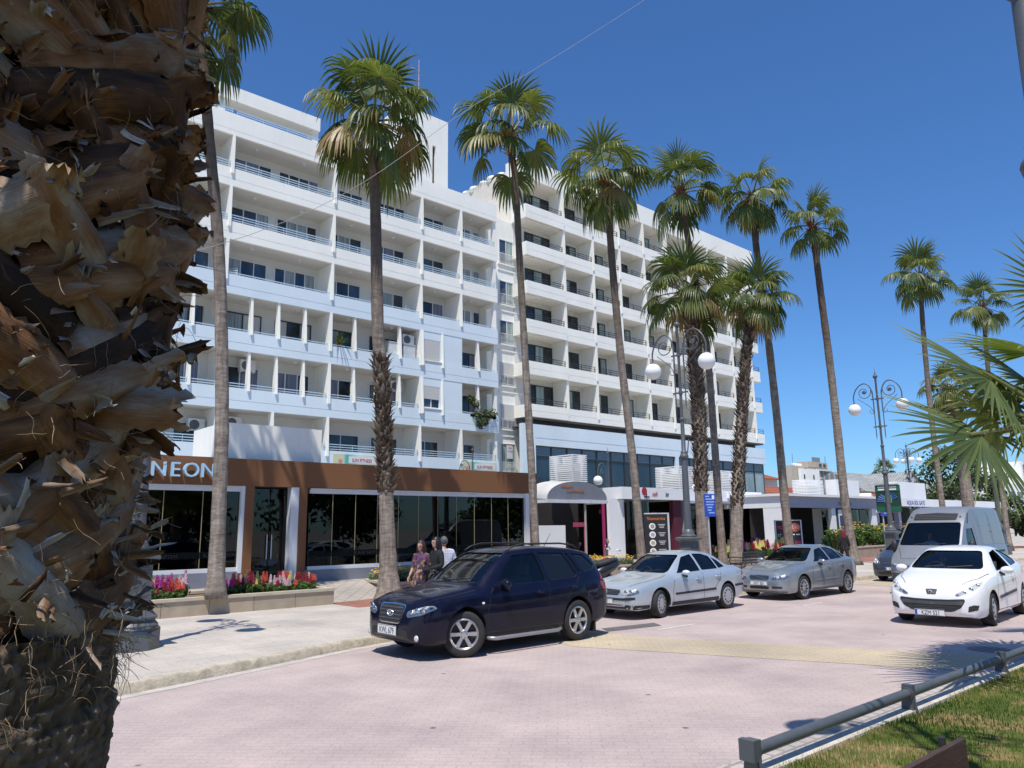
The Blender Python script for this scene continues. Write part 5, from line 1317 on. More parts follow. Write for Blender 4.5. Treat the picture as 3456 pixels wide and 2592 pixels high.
for x in (.22, .52):
    q = MB(); q.box(x - .12, x + .1, -.006, -.001, 1.34, 1.4); q.build('text_line', WHT, BB)
def blue_sign(label, x, y, rz):
    t = thing('parking_sign', label, 'sign', (x, y, .134), rz, 'blue lettered signs on grey poles')
    b = MB(); b.tube([(0,0,0),(0,0,3.15)], .035, 8); b.build('pole', mat('zinc_pole', (.40,.43,.45), .5), t)
    b = MB(); b.box(-.17, .30, -.075, -.055, 2.25, 3.12); b.build('panel', BLU, t)
    for j, (x0, x1) in enumerate(((-.12,.05),(-.12,.25),(-.1,.25),(-.1,.22),(-.05,.16),(-.05,.12),(.0,.24))):
        q = MB(); q.box(x0, x1, -.079, -.076, 3.0 - j*.105, 3.05 - j*.105); q.build('text_line', LBL, t)
    q = MB(); q.box(.16, .26, -.0795, -.0762, 2.93, 3.07); q.build('arrow', WHT, t)
    return t
BS = blue_sign('blue lettered sign on a grey pole beside the thick shaggy palm', 25.35, 17.35, R(-28))
dup(BS, (38.6, 16.3, .134), label='blue lettered sign on a pole beside the banner lamp')
GB = thing('hanging_banner', 'dark green banner with blue rays hung on the lamp left of the van', 'banner', (35.68, 14.8, 0))
b = MB(); b.box(.10, .13, -.55, .55, 2.55, 3.75); b.build('panel', flat((.012,.05,.035)), GB)
b = MB(); b.box(.085, .099, -.52, .52, 3.48, 3.72); b.build('heading_band', flat((.02,.16,.08)), GB)
for z, w_ in ((3.62, .42), (3.52, .40)):
    b = MB(); b.box(.075, .084, -w_, w_, z, z + .07); b.build('heading_text', WHT, GB)
for k in range(9):
    an = R(-60 + k * 15 + (25 if k > 4 else 0)); 
    b = MB(); b.tube([(.094, .12 * math.sin(an), 3.0 + .12 * math.cos(an)), (.094, .48 * math.sin(an), 3.0 + .42 * math.cos(an))], [.008, .03], 4); b.build('ray', flat((.05,.14,.5)), GB)
for y in (-.14, .02, .14):
    b = MB(); b.box(.08, .098, y - .025, y + .025, 2.95, 3.3); b.build('bottle_shape', flat((.10,.35,.15)), GB)
b = MB(); b.box(.085, .099, -.52, .52, 2.56, 2.78); b.build('foot_band', flat((.01,.12,.07)), GB)
b = MB(); b.box(.02, .12, -.5, .5, 3.76, 3.79); b.box(.02, .12, -.5, .5, 2.51, 2.54); b.build('bracket', M['lampgrey'], GB)
GB['label'] = 'dark green banner with blue rays hung on the lamp left of the van'
# fitness banners and window posters on the left hotel
def fit_banner(label, x0, x1):
    t = thing('fitness_banner', label, 'banner', ((x0+x1)/2, 37.97, 5.6), 0, 'fitness banners on the lowest balcony')
    w_ = (x1 - x0) / 2
    m = bpy.data.materials.new('banner_print'); N, L, b = nt(m); setp(b, rough=.6)
    sp = N.new('ShaderNodeSeparateXYZ'); L.new(texco(N, L, 'Generated'), sp.inputs[0])
    r = ramp(N, [(0, (.62,.60,.38)), (.22, (.62,.64,.42)), (.30, (.06,.42,.36)), (.42, (.30,.62,.52)), (.6, (.72,.74,.60)), (1, (.70,.66,.42))]); L.new(sp.outputs[0], r.inputs[0]); L.new(r.outputs[0], b.inputs['Base Color'])
    a = MB(); a.box(-w_, w_, -.03, 0, 0, .62); a.build('panel', m, t)
    a = MB(); a.box(-w_*.30, w_*.92, -.036, -.031, .14, .52); a.build('white_field', flat((.74,.74,.70)), t)
    put_text('SUN FITNESS', t, flat((.42,.02,.10)), w_*.31, -.042, .22, .27, xs=.66 * w_ / 1.1, ext=.004)
    a = MB(); a.lathe([(.0005,0),(.13,0),(.13,.004),(.0005,.005)], seg=18); a.xform(T(-w_*.68, -.033, .22, 0, R(90))); a.build('sun_disc', flat((.62,.28,.26)), t)
    return t
fit_banner('left sun fitness banner, just left of the shaggy palm collar', 20.1, 22.85); fit_banner('right sun fitness banner, near the end of the pale blue balcony', 29.1, 31.9)
for x, lb in ((33.0, 'left white fitness poster in the glass corner window'), (34.35, 'right white fitness poster in the glass corner window')):
    t = thing('window_poster', lb, 'poster', (x, 39.38, 6.75)); a = MB(); a.box(-.28, .28, 0, .01, 0, 1.0); a.build('sheet', flat((.72,.70,.72)), t)
    a = MB(); a.box(-.28, .28, -.006, -.001, .94, 1.0); a.build('heading', REDL, t); put_text('SUN', t, flat((.2,.1,.25)), .05, -.004, .68, .16, ext=.002); put_text('FITNESS', t, flat((.3,.1,.35)), .04, -.004, .46, .13, ext=.002)
b = MB(); b.box(3.4, 7.0, 37.93, 37.96, 11.45, 12.25); t = b.build('blue_banner', flat((.02,.16,.62))); tag(t, 'blue and white banner on the balcony beside the foreground trunk', 'banner')
put_text('A T', t, WHT, 6.2, 37.92, 11.6, .45)
# air conditioners on the lowest balcony and the cafe roof
def aircon(label, x, y, z, rz=0):
    t = thing('air_conditioner', label, 'air conditioner', (x, y, z), rz, 'air conditioner units on the balconies')
    a = MB(); a.box(-.42, .42, -.16, .16, 0, .62); a.build('case', mat('ac_case', (.72,.71,.67), .6), t)
    a = MB(); a.lathe([(.0005,0),(.06,.0),(.06,.01),(.22,.012),(.25,.0)], seg=20, cap=False); a.xform(T(-.1, -.165, .31, 0, R(90))); a.build('fan_grille', mat('ac_grille', (.12,.12,.12), .6), t)
    a = MB(); a.box(-.4, -.3, -.1, .1, -.06, -.001); a.box(.3, .4, -.1, .1, -.06, -.001); a.build('bracket', M['alu'], t); return t
ac = aircon('air conditioner unit high on the lowest balcony wall, left of the fin', 13.0, 39.3, 7.1)
dup(ac, (14.9, 39.3, 7.35), label='air conditioner unit just right of the lowest balcony fin'); dup(ac, (15.5, 39.3, 10.5), label='air conditioner unit above the lilac curtained second balcony'); dup(ac, (25.2, 38.5, 13.3), label='air conditioner unit on a cabinet in the upper pale blue balcony'); dup(ac, (24.9, 39.3, 10.45), label='air conditioner unit behind the collared palm on the second balcony')
for x, z, lb in ((24.2, 11.6, 'grey cabinet left of the balcony fin on the upper pale blue floor'), (25.25, 11.6, 'grey cabinet holding an air conditioner on the upper pale blue floor')):
    a = MB(); a.box(x - .42, x + .42, 38.25, 38.9, z, z + 1.65); a.box(x - .45, x + .45, 38.22, 38.93, z + 1.652, z + 1.69); tag(a.build('cabinet', mat('cabinet_grey', (.58,.59,.60), .6)), lb, 'cabinet')
def balcony_chair(label, x, y, z, rz):
    t = thing('balcony_chair', label, 'chair', (x, y, z), R(rz)); m_ = M['alu']
    a = MB(); a.box(-.22, .22, -.22, .22, .40, .43); a.build('seat', m_, t)
    a = MB(); a.tube([(-.21,.22,.42),(-.21,.30,.98),(.21,.30,.98),(.21,.22,.42)], .014, 6)
    for k in range(4): a.box(-.2, .2, .235 + .016 * k, .25 + .016 * k, .52 + k * .11, .57 + k * .11)
    a.build('backrest', m_, t)
    for sx in (-.2, .2):
        for sy in (-.2, .2): a = MB(); a.tube([(sx, sy, .4), (sx * 1.1, sy * 1.1, 0)], .014, 6); a.build('leg', m_, t)
balcony_chair('white chair on the top pale blue balcony beside its dividing fin', 25.1, 38.75, 14.82, 200)
balcony_chair('white chair on the top pale blue balcony near the foreground palms', 14.3, 38.7, 14.82, 150)
# balcony plants
def spiky(label, x, y, z, n, L_, seed, name='balcony_plant'):
    t = thing(name, label, 'plant', (x, y, z)); rg = random.Random(seed); mb = MB(); tone = []
    for i in range(n):
        az = rg.uniform(0, 6.28); el = rg.uniform(.2, 1.4); d_ = Vector((math.cos(az)*math.cos(el), math.sin(az)*math.cos(el), math.sin(el))); s_ = d_.cross(Vector((0,0,1))).normalized() * .035
        l = L_ * rg.uniform(.6, 1.1); p1 = d_ * l * .6; p2 = d_ * l + Vector((0,0,-.18 * l)); o = len(mb.v)
        mb.v += [tuple(-s_*.5), tuple(s_*.5), tuple(p1 + s_), tuple(p1 - s_), tuple(p2)]; mb.f += [(o,o+1,o+2,o+3),(o+3,o+2,o+4)]; mb.m += [0,0]; tone += [rg.uniform(.3,.9)]*5
    build_crown('foliage', mb, tone, M['bushleaf'], t)
    a = MB(); a.lathe([(.12,-.38),(.17,-.02),(.15,-.02)], seg=12); a.build('pot', flat((.30,.13,.07)), t); return t
spiky('spiky dracaena in a pot on the upper pale blue balcony', 20.4, 38.2, 12.55, 40, .95, 3)
t = thing('balcony_plant', 'overgrown trailing plant spilling over the end balcony above the posters', 'plant', (30.9, 37.95, 9.4)); mb = MB(); tone = []; rg = random.Random(8)
leaf_cloud(mb, tone, [(-.6,0,-.2,.4),(-.2,0,-.05,.45),(.3,0,.0,.4),(.7,0,.1,.4),(-.4,-.1,-.7,.3),(.0,-.1,-.5,.3),(-.7,0,.6,.35),(-.9,.2,.9,.3)], 900, .09, rg, .55); build_crown('foliage', mb, tone, M['bushleaf'], t)
a = MB(); a.box(-1.1, 1.1, .05, .25, -.25, -.02); a.build('trough', flat((.3,.2,.15)), t)

# ------------------------------------------------------------------ planters and flowers
M['plstone'] = mat('planter_stone', (.40,.325,.235), .85, .14, 2.5, bmp=.15, bscale=30, dirt=((.2,.15,.1), .6, .4))
M['coping'] = mat('planter_coping', (.50,.43,.33), .85, .12, 3)
def planter(label, poly, h, step=1.12):
    t = thing('planter', label, 'planter', (poly[0][0], poly[0][1], .134)); n = len(poly); o = Vector((poly[0][0], poly[0][1]))
    P_ = [Vector(p) - o for p in poly]
    wl = MB(); cp = MB()
    for i in range(n):
        a = P_[i]; b = P_[(i+1) % n]; e = b - a; ln = e.length; e.normalize(); nn = Vector((e.y, -e.x)) 
        k = max(1, round(ln / step))
        for q in range(k):
            p = a + e * (ln * q / k + .006); r = a + e * (ln * (q + 1) / k - .006)
            wl.add([(*p, 0), (*r, 0), (*(r - nn*.12), 0), (*(p - nn*.12), 0), (*p, h - .07), (*r, h - .07), (*(r - nn*.12), h - .07), (*(p - nn*.12), h - .07)], [(0,3,2,1),(4,5,6,7),(0,1,5,4),(1,2,6,5),(2,3,7,6),(3,0,4,7)])
        a2 = a + nn * .03 - e * .0; b2 = b + nn * .03
        cp.add([(*a2, h - .068), (*b2, h - .068), (*(b - nn*.16 - e*.13), h - .068), (*(a - nn*.16 + e*.13), h - .068), (*a2, h), (*b2, h), (*(b - nn*.16 - e*.13), h), (*(a - nn*.16 + e*.13), h)], [(0,3,2,1),(4,5,6,7),(0,1,5,4),(1,2,6,5),(2,3,7,6),(3,0,4,7)])
    wl.build('wall', M['plstone'], t); cp.build('coping', M['coping'], t)
    so_ = MB(); so_.add([(*p, h - .09) for p in P_], [tuple(range(n))]); so_.build('soil', M['soil'], t); return t
planter('stone planter of snapdragons in front of the cafe letters', [(-3.0,18.6),(10.0,18.6),(10.0,20.7),(-3.0,20.7)], .42)
planter('stone planter of yellow daisies behind the dark blue car', [(12.25,19.3),(21.5,19.3),(21.5,21.24),(12.45,21.24)], .40)
planter('stone planter of mixed snapdragons behind the pale silver saloon', [(29.9,19.7),(37.6,19.7),(37.6,22.4),(29.9,22.4)], .42)
planter('stone planter of leafy shrubs left of the van', [(40.6,19.6),(58.0,20.6),(58.0,24),(40.6,24)], .62)
planter('low stone planter of yellow daisies left of the menu board', [(22.6,20.4),(24.4,20.4),(24.4,23.4),(22.6,23.4)], .40)
M['stalk'] = leafmat('flower_foliage', [(0, (.025,.05,.015)), (.5, (.07,.13,.03)), (1, (.15,.22,.07))], .6, .3, .3, attr='tone')
M['silverleaf'] = leafmat('silver_foliage', [(0, (.07,.10,.05)), (.5, (.20,.25,.15)), (1, (.34,.38,.26))], .7, .25, .2, attr='tone')
def petal_mat(c): return mat('petals', c, .6, .3, 18)
FC = {'crimson': petal_mat((.28,.006,.03)), 'magenta': petal_mat((.42,.03,.26)), 'orange red': petal_mat((.62,.09,.05)), 'pale yellow': petal_mat((.75,.68,.22)), 'pink white': petal_mat((.74,.52,.56)), 'golden': petal_mat((.72,.40,.02))}
def bloom_spike(mb, x, y, z, h, rg, fat=.035):
    for k in range(26):
        q = k / 25; r = fat * (1 - .65 * q) * rg.uniform(.7, 1.15); an = k * 2.4
        c = Vector((x + r * math.cos(an), y + r * math.sin(an), z + h * q)); s_ = .027 * (1.2 - .6 * q)
        o = len(mb.v); u = Vector((math.cos(an), math.sin(an), .5)) * s_; v = Vector((-math.sin(an), math.cos(an), 0)) * s_; w_ = Vector((0,0,1)) * s_
        mb.v += [tuple(c + u), tuple(c + v), tuple(c + w_), tuple(c - v), tuple(c - w_)]; mb.f += [(o,o+1,o+2),(o,o+2,o+3),(o,o+3,o+4),(o,o+4,o+1)]; mb.m += [0]*4
def snapdragon(color, seed, label, group):
    t = thing('snapdragon', label, 'flower', (0,0,0), 0, group); rg = random.Random(seed); mb = MB(); tone = []
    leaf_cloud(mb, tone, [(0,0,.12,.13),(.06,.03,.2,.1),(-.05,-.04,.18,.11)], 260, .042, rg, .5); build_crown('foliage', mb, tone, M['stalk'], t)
    fb = MB()
    for k in range(3 if seed % 2 else 4): bloom_spike(fb, rg.uniform(-.11,.11), rg.uniform(-.1,.1), rg.uniform(.25,.36), rg.uniform(.16,.27), rg)
    fb.build('bloom', FC[color], t, fix=False); return t
def daisy(seed, label, group, leaf='silverleaf', col='golden'):
    t = thing('daisy_plant', label, 'flower', (0,0,0), 0, group); rg = random.Random(seed); mb = MB(); tone = []
    leaf_cloud(mb, tone, [(0,0,.13,.2),(.12,.05,.17,.15),(-.12,-.04,.17,.15)], 380, .04, rg, .5); build_crown('foliage', mb, tone, M[leaf], t)
    fb = MB()
    for k in range(15):
        x, y, z = rg.uniform(-.25,.25), rg.uniform(-.22,.22), rg.uniform(.28,.42); fb.lathe([(.0005,-.006),(.034,.0),(.026,.012),(.0005,.016)], (x,y,z), 7)
    fb.build('bloom', FC[col], t); return t
rg = random.Random(31)
protos = {}
def scatter(kind, n, x0, x1, y0, y1, z, where, group, avoid=None, cols=None, sc=(.8, 1.15)):
    for i in range(n):
        x = rg.uniform(x0, x1); y = rg.uniform(y0, y1)
        if avoid and (x - avoid[0])**2 + (y - avoid[1])**2 < avoid[2]**2: continue
        c = rg.choice(cols) if cols else 'golden'
        key = (kind, c, rg.randrange(2), where)
        if key not in protos:
            lab = '%s snapdragon %s' % (c, where) if kind == 'snap' else where
            o = snapdragon(c, 3 + len(protos), lab, group) if kind == 'snap' else daisy(40 + len(protos), lab, group, *(('silverleaf', 'golden') if kind == 'daisy' else ('stalk', 'golden')))
            base = protos.get((kind, c, key[2]))
            protos[key] = o; protos[(kind, c, key[2])] = o
        else: o = dup(protos[key])
        o.location = (x, y, z); o.rotation_euler = (0, 0, rg.uniform(0, 6.28)); s_ = rg.uniform(*sc); o.scale = (s_, s_, s_)
sc_ = ['crimson', 'magenta', 'orange red', 'pale yellow', 'pink white', 'crimson', 'orange red', 'orange red']
scatter('snap', 70, 4.3, 6.5, 18.8, 20.5, .45, 'in the planter bed before the cafe letters', 'snapdragons before the cafe', (6.86, 18.7, .55), sc_, (.7, 1.15))
scatter('snap', 34, 7.2, 9.75, 18.8, 20.3, .45, 'in the planter bed before the cafe letters', 'snapdragons before the cafe', (6.86, 18.7, .55), sc_, (.62, 1.05))
scatter('daisy', 42, 12.5, 17.5, 19.5, 21.0, .47, 'golden daisy clump in the planter behind the dark blue car', 'golden daisies behind the dark blue car', None, None, (.9, 1.35))
scatter('daisy', 14, 22.75, 24.3, 20.6, 22.6, .45, 'golden daisy clump beside the parked scooter', 'golden daisies beside the scooter', None, None, (.9, 1.2))
scatter('snap', 60, 30.1, 36.5, 19.9, 21.4, .47, 'in the planter behind the two silver cars', 'snapdragons behind the silver cars', None, ['pale yellow', 'crimson', 'pale yellow', 'pink white', 'magenta', 'crimson'], (1.1, 1.7))
def shrub(label, x, y, seed, h=.9, w_=.6):
    t = thing('shrub', label, 'shrub', (x, y, .68), 0, 'leafy shrubs in the planter left of the van'); rg2 = random.Random(seed); mb = MB(); tone = []
    leaf_cloud(mb, tone, [(rg2.uniform(-w_,w_), rg2.uniform(-.4,.4), rg2.uniform(.15,h), .34) for k in range(7)], 900, .085, rg2, .55); build_crown('foliage', mb, tone, M['stalk'], t)
    fb = MB()
    for k in range(22):
        fb.lathe([(.0005,-.01),(.05,.0),(.03,.02),(.0005,.025)], (rg2.uniform(-w_,w_), rg2.uniform(-.5,.2), rg2.uniform(h*.6, h+.3)), 6)
    fb.build('bloom', FC['golden'], t); return t
sh0 = shrub('leafy shrub with yellow flowers in the planter left of the van', 42.5, 20.6, 3)
for i, x in enumerate((44.0, 45.3, 46.8, 48.2, 49.6, 51.0, 52.4, 54.0, 55.6)): dup(sh0, (x, 20.7 + .25 * (i % 3) + i*.04, .68), rz=i * 1.3, sc=1.0 + .1 * (i % 3))
for i, (x, y, s_) in enumerate(((39.6, 19.4, 1.5), (50.5, 22.2, 1.6), (53.5, 22.0, 1.5))):
    t = spiky(('tall spiky agave left of the lone bare palm foot', 'first spiky plant behind the leafy shrubs', 'second spiky plant behind the leafy shrubs, nearer the van')[i], x, y, .7 if i else .5, 46, s_, 30 + i, 'agave')

# ------------------------------------------------------------------ low pipe rail along the lawn, bench, wire
M['railgrey'] = mat('rail_paint', (.085,.095,.105), .45, .12, 5, spec=.45, bmp=.1, bscale=50)
RF = thing('pipe_rail', 'low grey pipe rail on flat posts along the edge of the lawn', 'railing', (9, 3.7, 0))
rx_ = [5.84, 8.95, 11.98, 15.0, 18.0, 21.0]
for i, x in enumerate(rx_):
    p = MB(); p.prism([(-.05 + .0, .02), (.085, .02), (.055, .335), (-.055, .335)], x - .035 - 9, x + .035 - 9, 'x'); p.prism([(-.09, .02), (-.05, .02), (-.05, .2)], x - .012 - 9, x + .012 - 9, 'x')
    po_ = p.build('post', M['railgrey'], RF)
    if i == 0:
        c = MB(); c.box(x - .10 - 9, x - .036 - 9, -.07, .07, .18, .345); c.build('clamp', M['railgrey'], po_)
for a, b in zip(rx_[:-1], rx_[1:]):
    p = MB(); p.tube([(a + .036 - 9, 0, .245), (b - .036 - 9, 0, .245)], .050, 16); ro = p.build('rail', M['railgrey'], RF, smooth=True, angle=50)
    q = MB(); q.tube([(a + .037 - 9, 0, .245), (a + .06 - 9, 0, .245)], .058, 16); q.tube([(b - .06 - 9, 0, .245), (b - .037 - 9, 0, .245)], .064, 16); q.build('collar', M['railgrey'], ro, smooth=True, angle=50)
RF['label'] = 'low grey pipe rail on flat posts along the edge of the lawn'
bw = mat('bench_wood', (.062,.030,.026), .6, .3, 8, stretch=(1,8,8), bmp=.3, bscale=20, dirt=((.35,.33,.3), .70, .6))
BN = thing('park_bench', 'dark brown wooden bench back at the bottom right on the lawn', 'bench', (4.96, 2.12, .1), 0)
for z in (.22, .43):
    s_ = MB(); s_.box(-.95, .95, -.02, .02, z - .09, z + .09); s_.xform(T(0,0,0) ); s_.build('back_slat', bw, BN)
for y in (-.12, -.24, -.36):
    s_ = MB(); s_.box(-.95, .95, y - .05, y + .05, .07, .10); s_.build('seat_slat', bw, BN)
for x in (-.72, .72):
    s_ = MB(); s_.tube([(x, .045, 0), (x, .045, .56)], .025, 8); s_.tube([(x, .045, .045), (x, -.4, .045), (x, -.4, -.02)], .025, 8); s_.build('frame', mat('bench_iron', (.03,.03,.03), .6), BN)
IB = thing('iron_bench', 'black cast iron bench on the pavement behind the pale silver saloon', 'bench', (27.2, 16.9, .134), R(180))
for x in (-.75, .75):
    s_ = MB(); s_.tube(curve_pts3([(x,-.3,0),(x,-.26,.25),(x,-.3,.42),(x,.2,.42),(x,.28,.9)], 4), .022, 6); s_.tube(curve_pts3([(x,.22,0),(x,.18,.25),(x,.2,.42)], 4), .022, 6); s_.tube(curve_pts3([(x,-.3,.42),(x,-.34,.62),(x,-.1,.68),(x,.23,.66)], 4), .02, 6)
    for k in range(3): s_.lathe([(.07,-.01),(.07,.01),(.04,.01),(.04,-.01)], (x, -.16 + k * .14, .54), 10, cap=False)
    s_.build('end_frame', M['rail_dark'], IB)
for k in range(6):
    s_ = MB(); s_.box(-.8, .8, -.28 + k * .085, -.22 + k * .085, .43, .455); s_.build('seat_slat', M['rail_dark'], IB)
for k in range(4):
    s_ = MB(); s_.box(-.8, .8, .235 + k * .018, .26 + k * .018, .52 + k * .1, .59 + k * .1); s_.build('back_slat', M['rail_dark'], IB)
wr = MB(); wr.tube(curve_pts3([(-9.4, 14.0, 1.5), (4.61, 14.0, 7.35), (11.5, 14.0, 13.2), (18.63, 14.0, 19.75), (27, 14.0, 27.8)], 12), .006, 5)
tag(wr.build('overhead_cable', mat('cable', (.30,.29,.28), .7)), 'thin cable slanting across the sky and hotel front', 'cable')
# ------------------------------------------------------------------ vehicles
def carpaint(name, col, metal=.0, rough=.28, flake=.0, coat=.8, spec=.5):
    m = bpy.data.materials.new(name); N, L, b = nt(m); setp(b, col=col, rough=rough, metal=metal, coat=coat, coatr=.04, spec=spec)
    n = noise(N, L, texco(N, L, 'Object'), 2.2, 4, .6)      # a thin film of road dust
    r = ramp(N, [(.35, col), (.75, [min(1, c * 1.04 + .003) for c in col])]); L.new(n, r.inputs[0]); L.new(r.outputs[0], b.inputs['Base Color'])
    rr_ = ramp(N, [(.3, .01), (.8, .05)]); L.new(n, rr_.inputs[0]); L.new(rr_.outputs[0], b.inputs['Coat Roughness'])
    return m
M['rubber'] = mat('tyre_rubber', (.025,.024,.024), .8, .25, 12, bmp=.2, bscale=80)
M['alloy'] = mat('alloy_rim', (.55,.55,.56), .32, .05, 6, metal=.85)
M['hubcap'] = mat('grey_hubcap', (.46,.47,.48), .4, .06, 6, metal=.4)
M['disc'] = mat('wheel_dark', (.03,.03,.03), .6, .2, 6)
M['blackpl'] = mat('black_plastic', (.022,.022,.023), .55, .15, 8)
M['greypl'] = mat('grey_plastic', (.07,.07,.072), .6, .15, 8)
M['chrome'] = mat('chrome', (.72,.72,.73), .14, .03, 3, metal=1.0)
M['seat'] = mat('seat_cloth', (.075,.075,.08), .85, .2, 20)
M['carglass'] = glass('car_glass', (.66,.72,.70), .95, .0, 1.52, .04)
M['tintglass'] = glass('tinted_car_glass', (.07,.08,.09), .95, .0, 1.52, .35)
M['lens'] = glass('headlamp_lens', (.88,.88,.88), .8, .05, 1.35)
M['lampin'] = mat('lamp_reflector', (.66,.66,.66), .3, .25, 40, metal=.25)
M['redlens'] = mat('red_lens', (.30,.012,.015), .15, .1, 20, spec=.7)
M['plate'] = mat('number_plate', (.74,.75,.74), .5, .02, 4)
M['under'] = mat('underbody', (.015,.015,.015), .9)
def lin(tab, x):
    if x <= tab[0][0]: return tab[0][1]
    for (a, u), (b, v) in zip(tab, tab[1:]):
        if x <= b: 
            t = (x - a) / (b - a); return u + (v - u) * t
    return tab[-1][1]
def smoothtab(tab, x, h):
    return (lin(tab, x - h) + 2 * lin(tab, x) + lin(tab, x + h)) / 4
class Car:
    def __init__(s, spec): s.__dict__.update(spec)
    def sec(s, x, inset=0.0, cav=False):
        L_ = s.L; h = .05
        x = max(0, min(L_, x)); hh = min(h, x, L_ - x)
        zt = smoothtab(s.zt, x, hh) - inset; zb = smoothtab(s.zb, x, hh); be = min(smoothtab(s.belt, x, hh), zt - .03); w = smoothtab(s.w, x, hh) - inset; wr = min(smoothtab(s.wr, x, hh), w * .97) - inset * .8
        if cav: zb = be - .48
        gh = zt - be; drop = min(.075, gh * .45); H_ = be - zb
        lo = 7
        pts = [(0, zb), (.7*w, zb), (.93*w, zb + .012), (.98*w, zb + min(.07, H_*.15)), (1.0*w, zb + .40*H_), (.998*w, zb + .72*H_), (.982*w, be - min(.045, H_*.1)), (.955*w, be)]
        sh = (.94*w, be + .004); re = (wr, zt - drop)
        bul = .022 if gh > .25 else .0
        for t in (.33, .7): pts.append((sh[0] + (re[0] - sh[0]) * t + bul * math.sin(PI*t), sh[1] + (re[1] - sh[1]) * t))
        pts += [re, (wr * .90, zt - drop * .42), (wr * .62, zt - drop * .14), (wr * .3, zt - drop * .02), (0, zt)]
        return pts
    def loft(s, x0, x1, n, inset=0.0, cav=False, closed=True):
        mb = MB(); xs = []
        for i in range(n + 1):
            t = i / n; t = t + .045 * math.sin(2 * PI * t) * -1 if not cav else t
            xs.append(x0 + (x1 - x0) * t)
        K = None
        for x in xs:
            P_ = s.sec(x, inset, cav); ring = [(x, -y, z) for y, z in P_] + [(x, y, z) for y, z in reversed(P_[1:-1])]
            K = len(ring); mb.v += ring
        for i in range(n):
            for k in range(K):
                k2 = (k + 1) % K; mb.f.append((i*K+k, (i+1)*K+k, (i+1)*K+k2, i*K+k2)); mb.m.append(0)
        mb.f.append(tuple(range(K))); mb.f.append(tuple(n*K + k for k in reversed(range(K)))); mb.m += [0, 0]
        return mb
def boolean(o, cutters, hide=True):
    """cuts one after another; a cut that collapses the shell is nudged and tried again"""
    for c in cutters:
        n0 = len(o.data.polygons)
        for tr_ in range(4):
            md = o.modifiers.new('b', 'BOOLEAN'); md.operation = 'DIFFERENCE'; md.solver = 'EXACT'; md.object = c
            try: md.material_mode = 'TRANSFER'
            except Exception: pass
            dg = bpy.context.evaluated_depsgraph_get(); dg.update()
            me = bpy.data.meshes.new_from_object(o.evaluated_get(dg)); o.modifiers.clear()
            zs = [v.co.z for v in me.vertices]; zs0 = [v.co.z for v in o.data.vertices]
            if len(me.polygons) > n0 * .72 and zs and abs(max(zs) - max(zs0)) < .02 and abs(min(v.co.x for v in me.vertices) - min(v.co.x for v in o.data.vertices)) < .05:
                old = o.data; o.data = me; bpy.data.meshes.remove(old); break
            bpy.data.meshes.remove(me); c.data.transform(Matrix.Translation((.0017, .0011 * (tr_ + 1), .0023)) @ Matrix.Scale(1.0013, 4))
    for c in cutters: d_ = c.data; bpy.data.objects.remove(c); bpy.data.meshes.remove(d_)
def grid_poly(poly, step):
    bm = bmesh.new(); vs = [bm.verts.new((a, b, 0)) for a, b in poly]; bm.faces.new(vs)
    for ax in (0, 1):
        lo = min(p[ax] for p in poly); hi = max(p[ax] for p in poly); k = max(1, int((hi - lo) / step))
        for i in range(1, k + 1):
            co = [0,0,0]; co[ax] = lo + (hi - lo) * i / (k + 1); no = [0,0,0]; no[ax] = 1
            bmesh.ops.bisect_plane(bm, geom=bm.verts[:] + bm.edges[:] + bm.faces[:], plane_co=co, plane_no=no)
    bmesh.ops.triangulate(bm, faces=bm.faces); bm.verts.index_update()
    V = [(v.co.x, v.co.y) for v in bm.verts]; F = [tuple(v.index for v in f.verts) for f in bm.faces]; bm.free(); return V, F
def arc_poly(poly, r=.04, n=3):
    """rounds the corners of a polygon"""
    out = []; N_ = len(poly)
    for i in range(N_):
        p = Vector(poly[i]); a = Vector(poly[i-1]); b = Vector(poly[(i+1) % N_])
        ra = min(r, (a - p).length * .45); rb = min(r, (b - p).length * .45); q0 = p + (a - p).normalized() * ra; q1 = p + (b - p).normalized() * rb
        for k in range(n + 1):
            t = k / n; out.append(tuple(q0 * (1-t)**2 + p * 2*t*(1-t) + q1 * t*t))
    return out
